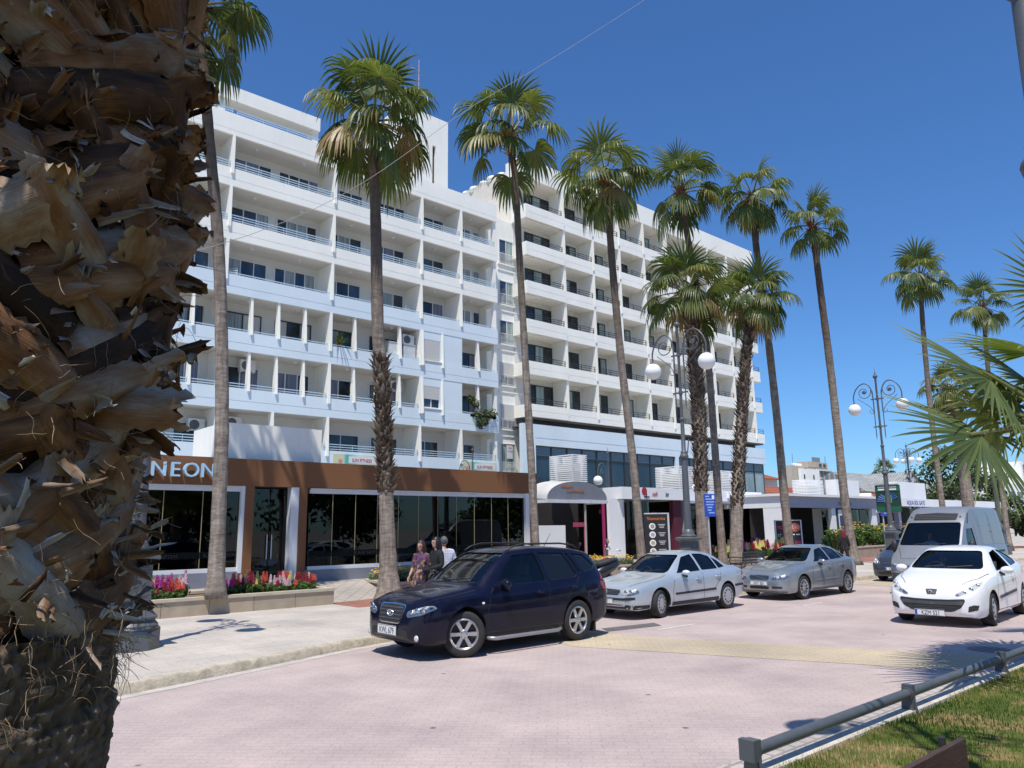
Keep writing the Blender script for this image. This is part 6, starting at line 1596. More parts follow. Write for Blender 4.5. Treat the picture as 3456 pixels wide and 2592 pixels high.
def make_car(spec):
    c = Car(spec); root = thing(spec['name'], spec['label'], spec['cat'], spec['pos'], R(spec.get('rz', 0)), None, spec.get('sc', 1.0))
    base = c.loft(0, c.L, 64); bvh = BVHTree.FromPolygons([Vector(v) for v in base.v], base.f)
    body = base.build('body', [spec['paint'], M['under'], M['seat']], root)
    cut = []
    for xa in (c.xf, c.xr):
        for sg in (-1, 1):
            m = MB(); rr_ = c.rw + c.arch
            m.lathe([(rr_, -.36), (rr_, .3)], seg=36); m.xform(T(xa, sg * (c.hw - .04), c.rw + c.lift, 0, R(90))); cut.append(m.build('cut', M['under'], root))
    cav = c.loft(c.cab[0], c.cab[1], 22, .055, True); cut.append(cav.build('cut', M['seat'], root))
    for k, (pl, *_r) in enumerate(c.sides):
        m = MB(); m.prism(arc_poly(pl, .035), -1.6, 1.6, 'y'); cut.append(m.build('cut', M['blackpl'], root))
    zb0, wb0, zt0, wt0, xa, xb = c.wind
    m = MB(); m.prism(arc_poly([(-wb0, zb0), (wb0, zb0), (wt0, zt0), (-wt0, zt0)], .08), xa, xb, 'x'); cut.append(m.build('cut', M['blackpl'], root))
    if c.rear:
        zb1, wb1, zt1, wt1, xa1, xb1 = c.rear
        m = MB(); m.prism(arc_poly([(-wb1, zb1), (wb1, zb1), (wt1, zt1), (-wt1, zt1)], .08), xa1, xb1, 'x'); cut.append(m.build('cut', M['blackpl'], root))
    for o_ in cut: o_.parent = None; 
    body.parent = None
    boolean(body, cut); body.parent = root
    body.data.polygons.foreach_set('use_smooth', [True] * len(body.data.polygons)); body.data.set_sharp_from_angle(angle=R(32))
    # ---- surface patches
    def hit(p, dv):
        h = bvh.ray_cast(Vector(p), Vector(dv)); return (h[0], h[1]) if h[0] is not None else (None, None)
    def patch(poly, view, off, name, m, parent=None, step=.07, thick=0.0, round_=.0, dirv=None):
        """polygon laid on the body. view 'l'/'r': (x,z) seen from a side; 'f': (y,z) seen from the front; 't': (x,y) from above"""
        if round_: poly = arc_poly(poly, round_)
        V, F = grid_poly(poly, step); out = []; 
        for a, b in V:
            if view == 'l': p, dv = (a, -3, b), (0, 1, 0)
            elif view == 'r': p, dv = (a, 3, b), (0, -1, 0)
            elif view == 'f': p, dv = (-2, a, b), (1, 0, 0)
            elif view == 'b': p, dv = (c.L + 2, a, b), (-1, 0, 0)
            else: p, dv = (a, b, 4), (0, 0, -1)
            if dirv: dv = Vector(dirv).normalized(); p = Vector(p)
            h, n = hit(p, dv)
            if h is None: out.append(None); continue
            if n.dot(Vector(dv)) > 0: n = -n
            out.append(h + n * off)
        F = [f for f in F if all(out[i] is not None for i in f)]
        if not F: return None
        mb = MB(); idx = {}
        for f in F:
            g = []
            for i in f:
                if i not in idx: idx[i] = len(mb.v); mb.v.append(tuple(out[i]))
                g.append(idx[i])
            mb.f.append(tuple(g)); mb.m.append(0)
        return mb.build(name, m, parent or root, smooth=True, fix=True)
    def strip(pts, view, wd, off, name, m, parent=None):
        mb = MB(); P3 = []
        for (a0, b0), (a1, b1) in zip(pts, pts[1:]):
            n_ = max(2, int(math.hypot(a1-a0, b1-b0) / .06))
            for k in range(n_):
                P3.append((a0 + (a1-a0)*k/n_, b0 + (b1-b0)*k/n_))
        P3.append(pts[-1]); L3 = []
        for i, (a, b) in enumerate(P3):
            q = P3[min(i+1, len(P3)-1)]; r = P3[max(i-1, 0)]; t = Vector((q[0]-r[0], q[1]-r[1])).normalized(); n2 = Vector((-t.y, t.x)) * wd * .5
            row = []
            for sg in (-1, 1):
                aa, bb = a + n2.x * sg, b + n2.y * sg
                p, dv = {'l': ((aa, -3, bb), (0,1,0)), 'r': ((aa, 3, bb), (0,-1,0)), 'f': ((-2, aa, bb), (1,0,0)), 't': ((aa, bb, 4), (0,0,-1))}[view]
                h, n = hit(p, dv)
                if h is None: row = None; break
                if n.dot(Vector(dv)) > 0: n = -n
                row.append(h + n * off)
            L3.append(row)
        for u, v in zip(L3, L3[1:]):
            if u and v: mb.quad(u[0], u[1], v[1], v[0])
        return mb.build(name, m, parent or root, smooth=True) if mb.f else None
    c.patch, c.strip, c.hit, c.root = patch, strip, hit, root
    # ---- glass
    for pl, tint, nm in c.sides:
        big = [tuple(p) for p in pl]; cx = sum(p[0] for p in big)/len(big); cz = sum(p[1] for p in big)/len(big)
        big = [(cx + (x - cx) * 1.03, cz + (z - cz) * 1.03) for x, z in big]
        for v in ('l', 'r'):
            if c.open_window and nm == 'front_side_window' and v == 'l': continue
            patch(big, v, -.016, 'side_window', M['tintglass'] if tint else M['carglass'])
    patch(arc_poly([(-wb0*1.01, zb0 - .008), (wb0*1.01, zb0 - .008), (wt0*1.01, zt0 + .008), (-wt0*1.01, zt0 + .008)], .08), 'f', -.016, 'windscreen', M['carglass'])
    if c.rear: patch(arc_poly([(-wb1, zb1), (wb1, zb1), (wt1, zt1), (-wt1, zt1)], .08), 'b', -.016, 'rear_window', M['tintglass'] if spec.get('tint') else M['carglass'])
    # ---- wheels
    for i, xa in enumerate((c.xf, c.xr)):
        for sg in (-1, 1):
            steer = R(c.steer) if i == 0 else 0
            prof = [(c.rr, -.085), (c.rr + .01, -.105), (c.rw - .045, -.118), (c.rw - .015, -.10), (c.rw - .003, -.06), (c.rw, 0), (c.rw - .003, .06), (c.rw - .015, .10), (c.rw - .045, .118), (c.rr + .01, .105), (c.rr, .085)]
            ty = MB(); ty.lathe(prof, seg=40, cap=False)
            for q in (-.07, -.025, .025, .07): ty.lathe([(c.rw + .001, q - .006), (c.rw + .0012, q + .006)], seg=40, cap=False)
            Mw = T(xa, sg * (c.hw - .118 - .012), c.rw, steer, R(90 if sg < 0 else -90))
            to = ty.build('wheel', M['rubber'], root, smooth=True, angle=50); to.matrix_local = Mw
            rm = MB(); r0 = c.rr
            rm.lathe([(r0 + .004, .10), (r0 - .012, .108), (r0 - .03, .09), (r0 - .035, -.05)], seg=36, cap=False)
            sp = spec['spokes']
            if sp[0] == 'alloy':
                n_, w0, w1 = sp[1:]
                for k in range(n_):
                    an = 2*PI*k/n_; q = MB()
                    q.add([(.045, -w0, .055), (.045, w0, .055), (r0 - .02, w1, .085), (r0 - .02, -w1, .085), (.045, -w0*.8, .095), (.045, w0*.8, .095), (r0 - .022, w1*.8, .106), (r0 - .022, -w1*.8, .106)], [(0,3,2,1),(4,5,6,7),(0,1,5,4),(1,2,6,5),(2,3,7,6),(3,0,4,7)])
                    rm.merge(q, Matrix.Rotation(an, 4, 'Z'))
                rm.lathe([(.075, .05), (.075, .09), (.055, .104), (.03, .108), (.0005, .108)], seg=20, cap=False)
            else:
                rm.lathe([(r0 - .015, .10), (r0 - .06, .108), (r0 * .5, .118), (.05, .122), (.0005, .124)], seg=36, cap=False)
            wm_ = {'alloy': M['alloy'], 'cap': M['hubcap']}[sp[0]]
            ro = rm.build('rim', wm_, to, smooth=True, angle=30)
            dk = MB(); dk.lathe([(.0005, .03), (r0 - .04, .03), (r0 - .03, -.06)], seg=24, cap=False)
            if sp[0] == 'cap':
                for k in range(sp[1]):
                    an = 2*PI*k/sp[1]; q = MB(); q.box(r0*.62, r0*.80, -.016, .016, .108, .1175); dk.merge(q, Matrix.Rotation(an, 4, 'Z'))
            else:
                for k in range(5): q = MB(); q.lathe([(.008,.1),(.008,.1095)], (.052*math.cos(k*1.2566), .052*math.sin(k*1.2566), 0), 8); dk.merge(q)
            dk.build('brake_disc', M['disc'], to, smooth=True, angle=40)
    # ---- cabin
    cb = MB(); wi = c.hw - .16; bz = lin(c.belt, c.cab[0] + .5); x0 = c.dash
    cb.box(x0 - .28, x0, -wi, wi, bz - .4, bz - .10); cb.prism([(x0 - .45, bz - .14), (x0, bz - .14), (x0 - .02, bz - .04), (x0 - .25, bz - .03), (x0 - .5, bz - .07)], -wi, wi, 'y'); cb.build('dashboard', M['blackpl'], root)
    sy = spec.get('driver', .37)
    st = MB(); pts = [(x0 + .14 + .05*math.cos(a)*1.0, sy + .185*math.sin(a), bz + .0 + .17*math.cos(a)) for a in [2*PI*k/20 for k in range(21)]]
    st.tube(pts, .016, 7, cap=False); st.tube([(x0 + .14, sy - .17, bz), (x0 + .14, sy + .17, bz)], .014, 6); st.tube([(x0 - .05, sy, bz - .06), (x0 + .14, sy, bz)], .025, 6); st.build('steering_wheel', M['blackpl'], root, smooth=True)
    for xs_ in c.seats:
        for y in (-.37, .37):
            q = MB(); q.box(xs_ - .05, xs_ + .45, y - .24, y + .24, bz - .48, bz - .36); q.build('seat', M['seat'], root)
            q = MB(); q.prism([(xs_ + .40, bz - .42), (xs_ + .52, bz - .42), (xs_ + .70, bz + .17), (xs_ + .58, bz + .17)], y - .23, y + .23, 'y'); q.build('seat_back', M['seat'], root)
            q = MB(); q.box(xs_ + .61, xs_ + .71, y - .13, y + .13, bz + .21, bz + .38); q.tube([(xs_ + .65, y - .06, bz + .16), (xs_ + .66, y - .06, bz + .25)], .008, 5); q.tube([(xs_ + .65, y + .06, bz + .16), (xs_ + .66, y + .06, bz + .25)], .008, 5); q.build('head_rest', M['seat'], root)
    # ---- mirrors
    for sg in (-1, 1):
        mx, mz = c.mirror; h, n = hit((mx + .1, sg * 3, mz - .08), (0, -sg, 0)); y = abs(h.y)
        q = MB(); q.sphere((0,0,0), 1, 16, 10, 0, c.msz); q.xform(T(mx, sg * (y + .02 + c.msz[1]), mz)); q.build('mirror', spec.get('mirpaint', spec['paint']), root, smooth=True)
        q = MB(); q.prism([(mx + .0, mz - .05), (mx + .16, mz - .12), (mx + .14, mz - .03)], sg * (y - .03), sg * (y + .06), 'y'); q.build('mirror_foot', M['blackpl'], root)
    # ---- door seams and handles, sill trim
    for v in ('l', 'r'):
        for ln in c.seams: strip(ln, v, .011, .0015, 'door_seam', M['under'])
        for hx, hz in c.handles:
            h, n = hit((hx, -3 if v == 'l' else 3, hz), (0, 1 if v == 'l' else -1, 0)); sg = -1 if v == 'l' else 1
            q = MB(); q.sphere((0,0,0), 1, 12, 8, 0, (.035, .012, .03)); q.xform(T(hx, h.y + sg*.0, hz)); q.build('handle_recess', M['under'], root, smooth=True)
            q = MB(); q.tube([(hx - .095, h.y + sg*.004, hz), (hx - .08, h.y + sg*.030, hz), (hx + .08, h.y + sg*.030, hz), (hx + .095, h.y + sg*.004, hz)], .013, 7); q.build('door_handle', spec.get('handlepaint', spec['paint']), root, smooth=True)
    for ln in c.hood: strip(ln, 't', .012, .0015, 'bonnet_seam', M['under'])
    # wipers
    for a, b in (((.38, 0), (.05, 0)), ((-.05, 0), (-.48, 0))):
        P3 = []
        for k in range(7):
            t = k / 6; y = a[0] + (b[0] - a[0]) * t; z = zb0 + .012 + .035 * t; h, n = hit((-2, y, z), (1, 0, 0))
            if h: P3.append(h + n * .018)
        if len(P3) > 2: q = MB(); q.tube(P3, .009, 5); q.build('wiper', M['blackpl'], root)
    return c
def plate(c, txt, x, y, z, w=.50, h=.115, euro=False, tilt=0):
    q = MB(); q.box(-w/2, w/2, -.012, 0, -h/2, h/2); q.xform(T(x, y, z, R(-90), R(tilt))); p = q.build('number_plate', M['plate'], c.root)
    put_text(txt, p, BLK, x - .014, y - (.02 if euro else 0), z - h*.33, h*.92, R(-90), .001, xs=.80)
    q = MB(); t_ = .006
    for a in ((-w/2 + .004, w/2 - .004, h/2 - .004 - t_, h/2 - .004), (-w/2 + .004, w/2 - .004, -h/2 + .004, -h/2 + .004 + t_)): q.box(a[0], a[1], -.0135, -.0125, a[2], a[3])
    q.xform(T(x, y, z, R(-90), R(tilt))); q.build('plate_border', BLK, p)
    if euro: q = MB(); q.box(-w/2 + .004, -w/2 + .045, -.0138, -.0122, -h/2 + .004, h/2 - .004); q.xform(T(x, y, z, R(-90), R(tilt))); q.build('plate_band', BLU, p)
def headlight(c, polys, y_sign_both=True, lens=True, inner=None, rnd=.04, nb=2):
    for sg in (-1, 1):
        pl = [(y * sg, z) for y, z in polys]
        if sg > 0: pl = pl[::-1]
        o = c.patch(pl, 'f', .004, 'headlight', M['lampin'], step=.05, round_=rnd)
        if o and lens: c.patch(pl, 'f', .012, 'headlight_lens', M['lens'], o, .05, round_=rnd)
        if o and inner:
            for (y, z, r) in inner:
                h, n = c.hit((-2, y * sg, z), (1, 0, 0))
                if h: q = MB(); q.sphere((0,0,0), r, 12, 8, 0, (.35, 1, 1)); q.xform(T(h.x + .004, h.y, h.z)); q.build('lamp_bulb_bowl', M['chrome'], o, smooth=True)
def sym(c, poly, off, name, m, rnd=.0, view='f', step=.06):
    """front patch given for the half y>=0, mirrored into one piece"""
    full = [(-y, z) for y, z in poly] + [(y, z) for y, z in reversed(poly)]
    return c.patch(full, view, off, name, m, step=step, round_=rnd)

# ---- dark blue sport utility
suv = make_car(dict(name='parked_car', cat='car', label='dark blue sport utility car pulling in at the kerb with steered front wheels', pos=(6.97, 11.06, 0), rz=0, L=4.675, hw=.945, paint=carpaint('navy_paint', (.0025,.003,.016), .0, .35, spec=.12, coat=.55),
    zt=[(0,.60),(.03,.74),(.08,.86),(.2,.945),(.4,1.0),(.8,1.06),(1.15,1.10),(1.3,1.15),(1.5,1.30),(1.75,1.475),(2.0,1.61),(2.25,1.685),(2.7,1.722),(3.3,1.715),(3.9,1.67),(4.3,1.60),(4.45,1.47),(4.58,1.18),(4.65,.98),(4.675,.75)],
    belt=[(0,.56),(.03,.68),(.08,.79),(.2,.86),(.4,.90),(.8,.945),(1.3,.985),(2.0,1.01),(3.0,1.05),(4.0,1.11),(4.4,1.10),(4.6,.98),(4.675,.66)],
    w=[(0,.56),(.03,.68),(.09,.79),(.2,.86),(.4,.91),(.7,.935),(1,.945),(3.8,.94),(4.2,.915),(4.5,.86),(4.64,.77),(4.675,.68)],
    zb=[(0,.36),(.05,.28),(.2,.23),(.6,.25),(4.2,.26),(4.5,.34),(4.675,.5)],
    wr=[(0,.42),(.1,.58),(.3,.70),(.8,.77),(1.3,.78),(1.6,.72),(2.0,.665),(2.6,.655),(3.8,.635),(4.3,.60),(4.5,.60),(4.675,.5)],
    xf=.93, xr=3.63, rw=.368, rr=.245, arch=.045, lift=.02, steer=-30, cab=(1.32, 4.35), dash=1.75, seats=(2.05, 3.0), open_window=False, tint=True,
    sides=[([(1.60,1.085),(2.16,1.575),(2.72,1.60),(2.84,1.11)], False, 'front_side_window'), ([(2.93,1.115),(2.82,1.605),(3.48,1.585),(3.68,1.17),(3.60,1.14)], True, 'w'), ([(3.74,1.20),(3.56,1.58),(3.62,1.578),(3.80,1.21)], True, 'w'), ([(3.88,1.22),(3.72,1.565),(4.08,1.535),(4.30,1.33),(4.24,1.27)], True, 'w')],
    wind=(1.15, .70, 1.62, .56, 1.1, 2.3), rear=(1.2, .6, 1.5, .52, 4.2, 4.8), spokes=('alloy', 6, .03, .038), mirror=(1.72, 1.12), msz=(.085,.115,.085),
    seams=[[(1.42,.34),(1.38,.70),(1.46,.97),(1.55,1.06)], [(2.86,.32),(2.88,1.09)], [(3.22,.60),(3.42,.86),(3.72,1.14)], [(1.42,.345),(3.1,.345)]], handles=[(2.62,.93),(3.52,.97)], hood=[[(.24,-.72),(.7,-.80),(1.2,-.80)],[(.24,.72),(.7,.80),(1.2,.80)],[(1.2,-.80),(1.2,.80)]]))
c = suv; rt_ = c.root; rt_.scale = (.97, 1, 1)
c.patch([(1.38,.285),(3.20,.285),(3.20,.37),(1.38,.37)], 'l', .003, 'sill_cladding', M['blackpl'])
sym(c, [(0,.555),(.26,.555),(.33,.60),(.375,.83),(.34,.855),(0,.868)], .004, 'grille_surround', M['chrome'], .03)
g = sym(c, [(0,.575),(.255,.575),(.318,.615),(.352,.815),(.32,.838),(0,.85)], .007, 'grille', M['blackpl'], .03)
for z in (.63, .69, .75, .80): c.strip([(-.32,z),(.32,z)], 'f', .018, .012, 'grille_bar', M['greypl'], g)
h, n = c.hit((-2, 0, .715), (1, 0, 0)); e = MB(); e.tube([(0,.085*math.cos(a),.048*math.sin(a)) for a in [2*PI*k/18 for k in range(19)]], .008, 6, cap=False); e.tube([(0,-.035,-.035),(0,-.012,.035)], .010, 5); e.tube([(0,.012,-.035),(0,.035,.035)], .010, 5); e.tube([(0,-.024,-.004),(0,.024,.004)], .009, 5); e.xform(T(h.x - .022, 0, .715)); e.build('badge', M['chrome'], g)
headlight(c, [(.45,.70),(.50,.66),(.80,.72),(.89,.80),(.86,.86),(.62,.80),(.47,.755)], inner=[(.56,.735,.055),(.68,.765,.06),(.79,.79,.05)])
sym(c, [(0,.27),(.50,.27),(.56,.34),(.50,.475),(0,.49)], .004, 'lower_intake', M['blackpl'], .03)
for sg in (-1, 1):
    h, n = c.hit((-2, sg*.70, .36), (1, 0, 0)); q = MB(); q.sphere((0,0,0), .05, 14, 8, 0, (.4,1.25,1)); q.xform(T(h.x, h.y, h.z)); q.build('fog_lamp', M['lampin'], rt_, smooth=True)
    q = MB(); q.tube([(1.36, sg*.93, .265), (1.5, sg*1.0, .255), (3.0, sg*1.0, .255), (3.14, sg*.93, .265)], .032, 8); q.build('side_step', mat('step_alloy', (.36,.36,.37), .4, .08, 5, metal=.6), rt_, smooth=True)
    q = MB(); q.tube([(2.1, sg*.60, 1.655), (2.25, sg*.60, 1.725), (2.5, sg*.60, 1.77), (3.5, sg*.59, 1.76), (3.85, sg*.585, 1.72), (3.98, sg*.58, 1.655)], .017, 7); q.build('roof_rail', M['blackpl'], rt_, smooth=True)
    h, n = c.hit((4.38, sg*3, 1.02), (0, -sg, 0)); c.patch([(4.30,.98),(4.50,.80),(4.60,.95),(4.52,1.18),(4.42,1.22)], 'l' if sg < 0 else 'r', .004, 'tail_light', M['redlens'], round_=.03)
    h, n = c.hit((1.28, sg*3, .83), (0, -sg, 0)); q = MB(); q.sphere((0,0,0), .03, 10, 7, 0, (1.1,.4,.7)); q.xform(T(1.28, h.y, .83)); q.build('side_repeater', M['plate'], rt_, smooth=True)
    q = MB(); q.box(4.10, 4.13, sg*.66, sg*.90, .12, .42); q.build('mud_flap', M['rubber'], rt_)
q = MB(); q.tube([(3.75,.1,1.69),(3.95,.1,1.95)], [.008,.003], 5); q.build('aerial', M['blackpl'], rt_)
plate(c, 'KWL 679', -.024, .03, .445, .54, .15)
# ---- pale silver saloon
pas = make_car(dict(name='parked_car', cat='car', label='pale silver saloon with black bumper strips, between the blue car and the darker silver one', pos=(13.33, 12.02, 0), rz=0, L=4.67, hw=.87, paint=carpaint('pale_silver_paint', (.50,.56,.61), .45, .30),
    zt=[(0,.52),(.03,.64),(.1,.70),(.3,.77),(.7,.85),(1.1,.91),(1.3,.945),(1.45,1.0),(1.7,1.15),(2.0,1.32),(2.2,1.405),(2.5,1.45),(2.9,1.45),(3.3,1.405),(3.6,1.30),(3.9,1.13),(4.05,1.06),(4.3,1.045),(4.5,1.02),(4.6,.95),(4.65,.80),(4.67,.65)],
    belt=[(0,.49),(.03,.58),(.1,.635),(.3,.70),(.7,.79),(1.3,.875),(2.0,.90),(3.0,.93),(3.8,.965),(4.2,.965),(4.5,.93),(4.62,.80),(4.67,.58)],
    w=[(0,.55),(.03,.66),(.1,.75),(.25,.81),(.5,.845),(1,.868),(3.6,.868),(4.1,.845),(4.45,.79),(4.62,.72),(4.67,.62)],
    zb=[(0,.30),(.05,.22),(.2,.19),(.6,.21),(4.1,.22),(4.4,.28),(4.67,.4)],
    wr=[(0,.42),(.1,.55),(.3,.66),(.8,.71),(1.3,.73),(1.6,.68),(2.1,.575),(2.6,.555),(3.2,.555),(3.6,.60),(4.0,.66),(4.4,.64),(4.67,.5)],
    xf=.95, xr=3.65, rw=.315, rr=.215, arch=.04, lift=.015, steer=14, cab=(1.35, 3.9), dash=1.8, seats=(2.0, 2.85), open_window=False,
    sides=[([(1.66,.955),(1.74,1.0),(2.14,1.31),(2.5,1.37),(2.58,.975)], False, 'front_side_window'), ([(2.66,.985),(2.59,1.375),(2.95,1.365),(3.24,1.30),(3.32,.995)], False, 'w'), ([(3.37,1.0),(3.30,1.275),(3.48,1.195),(3.66,1.03)], False, 'w')],
    wind=(.965, .66, 1.36, .51, 1.1, 2.2), rear=(1.08, .6, 1.36, .5, 3.2, 4.1), spokes=('cap', 12), mirror=(1.80, .97), msz=(.075,.105,.06), mirpaint=carpaint('mirror_white', (.66,.70,.73), .1),
    seams=[[(1.42,.30),(1.40,.55),(1.50,.88)], [(2.62,.27),(2.62,.94)], [(3.08,.55),(3.30,.72),(3.40,.95)], [(1.42,.31),(2.98,.31)]], handles=[(2.42,.80),(3.24,.82)], hood=[[(.2,-.56),(.7,-.70),(1.3,-.72)],[(.2,.56),(.7,.70),(1.3,.72)]]))
c = pas; rt_ = c.root
for v in ('l','r'):
    c.patch([(1.36,.238),(3.24,.238),(3.24,.335),(1.36,.325)], v, .003, 'sill_cladding', M['blackpl'])
    c.strip([(1.48,.50),(3.12,.525)], v, .05, .010, 'side_moulding', M['blackpl']); c.strip([(3.98,.56),(4.45,.565)], v, .055, .010, 'rear_bumper_strip', M['blackpl'])
    c.patch([(.12,.225),(.56,.235),(.56,.315),(.08,.325)], v, .004, 'lower_bumper', M['blackpl'])
    c.patch([(4.40,.66),(4.60,.62),(4.64,.82),(4.50,.93),(4.42,.90)], v, .004, 'tail_light', M['redlens'], round_=.02)
sym(c, [(0,.20),(.62,.20),(.70,.30),(.66,.335),(0,.335)], .004, 'lower_bumper', M['blackpl'], .02)
c.strip([(-.76,.475),(-.5,.452),(.5,.452),(.76,.475)], 'f', .055, .012, 'bumper_strip', M['blackpl'])
g = sym(c, [(0,.535),(.36,.535),(.40,.565),(.42,.625),(.38,.65),(0,.662)], .006, 'grille', M['blackpl'], .02)
for z in (.565, .595, .625): c.strip([(-.38,z),(.38,z)], 'f', .010, .011, 'grille_bar', M['greypl'], g)
h, n = c.hit((-2, 0, .60), (1, 0, 0)); e = MB(); e.tube([(0,.058*math.cos(a),.058*math.sin(a)) for a in [2*PI*k/18 for k in range(19)]], .007, 6, cap=False); e.tube([(0,-.035,.04),(0,-.012,-.04),(0,.0,-.01),(0,.012,-.04),(0,.035,.04)], .006, 5); e.tube([(0,-.018,.045),(0,0,.01),(0,.018,.045)], .006, 5); e.xform(T(h.x - .02, 0, .60)); e.build('badge', M['chrome'], g)
headlight(c, [(.44,.54),(.72,.55),(.80,.60),(.78,.66),(.60,.67),(.45,.655)], inner=[(.56,.60,.05),(.68,.61,.05)])
plate(c, 'KMW 7', -.018, .02, .40, .50, .11)
q = MB(); q.box(1.38, 1.62, .25, .45, .962, .968); q.build('dashboard_paper', M['plate'], rt_)
# ---- mid silver saloon
vol = make_car(dict(name='parked_car', cat='car', label='mid silver saloon with a diagonal grille bar, parked behind the paler one', pos=(19.45, 11.78, 0), rz=0, L=4.47, hw=.885, paint=carpaint('mid_silver_paint', (.30,.335,.36), .55, .30),
    zt=[(0,.55),(.03,.68),(.1,.75),(.3,.83),(.7,.90),(1.1,.955),(1.3,.985),(1.45,1.04),(1.7,1.18),(2.0,1.335),(2.2,1.41),(2.5,1.452),(2.85,1.45),(3.2,1.41),(3.6,1.30),(3.9,1.165),(4.1,1.10),(4.3,1.075),(4.4,.98),(4.45,.82),(4.47,.65)],
    belt=[(0,.51),(.03,.60),(.1,.67),(.3,.75),(.7,.84),(1.3,.915),(2.0,.945),(3.0,.98),(3.7,1.02),(4.1,1.01),(4.35,.93),(4.47,.58)],
    w=[(0,.50),(.03,.62),(.1,.74),(.25,.815),(.5,.86),(1,.883),(3.4,.884),(3.9,.86),(4.25,.80),(4.42,.72),(4.47,.62)],
    zb=[(0,.30),(.05,.21),(.2,.18),(.6,.2),(3.9,.21),(4.2,.28),(4.47,.4)],
    wr=[(0,.38),(.1,.52),(.3,.64),(.8,.70),(1.3,.74),(1.6,.69),(2.1,.585),(2.6,.565),(3.2,.56),(3.6,.585),(4.0,.62),(4.3,.6),(4.47,.5)],
    xf=.90, xr=3.54, rw=.325, rr=.228, arch=.04, lift=.015, steer=0, cab=(1.35, 3.9), dash=1.78, seats=(1.98, 2.8), open_window=False,
    sides=[([(1.68,.995),(1.76,1.04),(2.14,1.32),(2.48,1.372),(2.56,1.015)], False, 'front_side_window'), ([(2.64,1.022),(2.57,1.375),(2.9,1.365),(3.22,1.295),(3.36,1.05)], False, 'w'), ([(3.41,1.06),(3.30,1.265),(3.45,1.205),(3.62,1.09)], False, 'w')],
    wind=(1.01, .66, 1.365, .52, 1.1, 2.2), rear=(1.14, .6, 1.36, .5, 3.2, 4.1), spokes=('alloy', 10, .014, .018), mirror=(1.80, 1.01), msz=(.075,.11,.062),
    seams=[[(1.40,.28),(1.36,.55),(1.48,.90)], [(2.60,.26),(2.60,.98)], [(3.0,.52),(3.24,.74),(3.40,1.03)], [(1.40,.285),(2.9,.285)]], handles=[(2.38,.85),(3.18,.88)], hood=[[(.2,-.34),(.7,-.55),(1.3,-.72)],[(.2,.34),(.7,.55),(1.3,.72)]]))
c = vol; rt_ = c.root
for v in ('l','r'):
    c.strip([(1.46,.50),(3.02,.52)], v, .035, .008, 'side_moulding', mat('moulding_grey', (.2,.22,.24), .5)); c.patch([(1.32,.225),(3.1,.225),(3.1,.285),(1.32,.28)], v, .003, 'sill_cladding', M['greypl'])
    c.patch([(4.16,.76),(4.34,.70),(4.42,.88),(4.34,1.0),(4.22,1.0)], v, .004, 'tail_light', M['redlens'], round_=.02)
sym(c, [(0,.545),(.26,.545),(.31,.60),(.30,.665),(0,.675)], .004, 'grille_surround', M['chrome'], .02)
g = sym(c, [(0,.556),(.25,.556),(.296,.60),(.287,.655),(0,.664)], .007, 'grille', M['blackpl'], .02)
for k in range(9): c.strip([(-.24 + k*.06,.56),(-.24 + k*.06,.66)], 'f', .008, .011, 'grille_bar', M['greypl'], g)
c.strip([(-.22,.565),(.22,.655)], 'f', .018, .018, 'diagonal_bar', M['chrome'], g)
headlight(c, [(.37,.575),(.42,.55),(.74,.60),(.80,.66),(.76,.70),(.50,.66),(.38,.625)], inner=[(.50,.605,.04),(.62,.625,.045)])
sym(c, [(0,.30),(.28,.30),(.30,.375),(0,.38)], .004, 'lower_intake', M['blackpl'], .02)
for sg in (-1, 1): c.patch([(sg*.38,.32),(sg*.66,.33),(sg*.66,.38),(sg*.38,.385)] if sg > 0 else [(-.66,.33),(-.38,.32),(-.38,.385),(-.66,.38)], 'f', .004, 'side_intake', M['blackpl'], round_=.02)
sym(c, [(0,.18),(.70,.19),(.76,.255),(0,.262)], .004, 'front_spoiler', M['greypl'], .01)
plate(c, 'KNT 305', -.016, 0, .455, .50, .11)
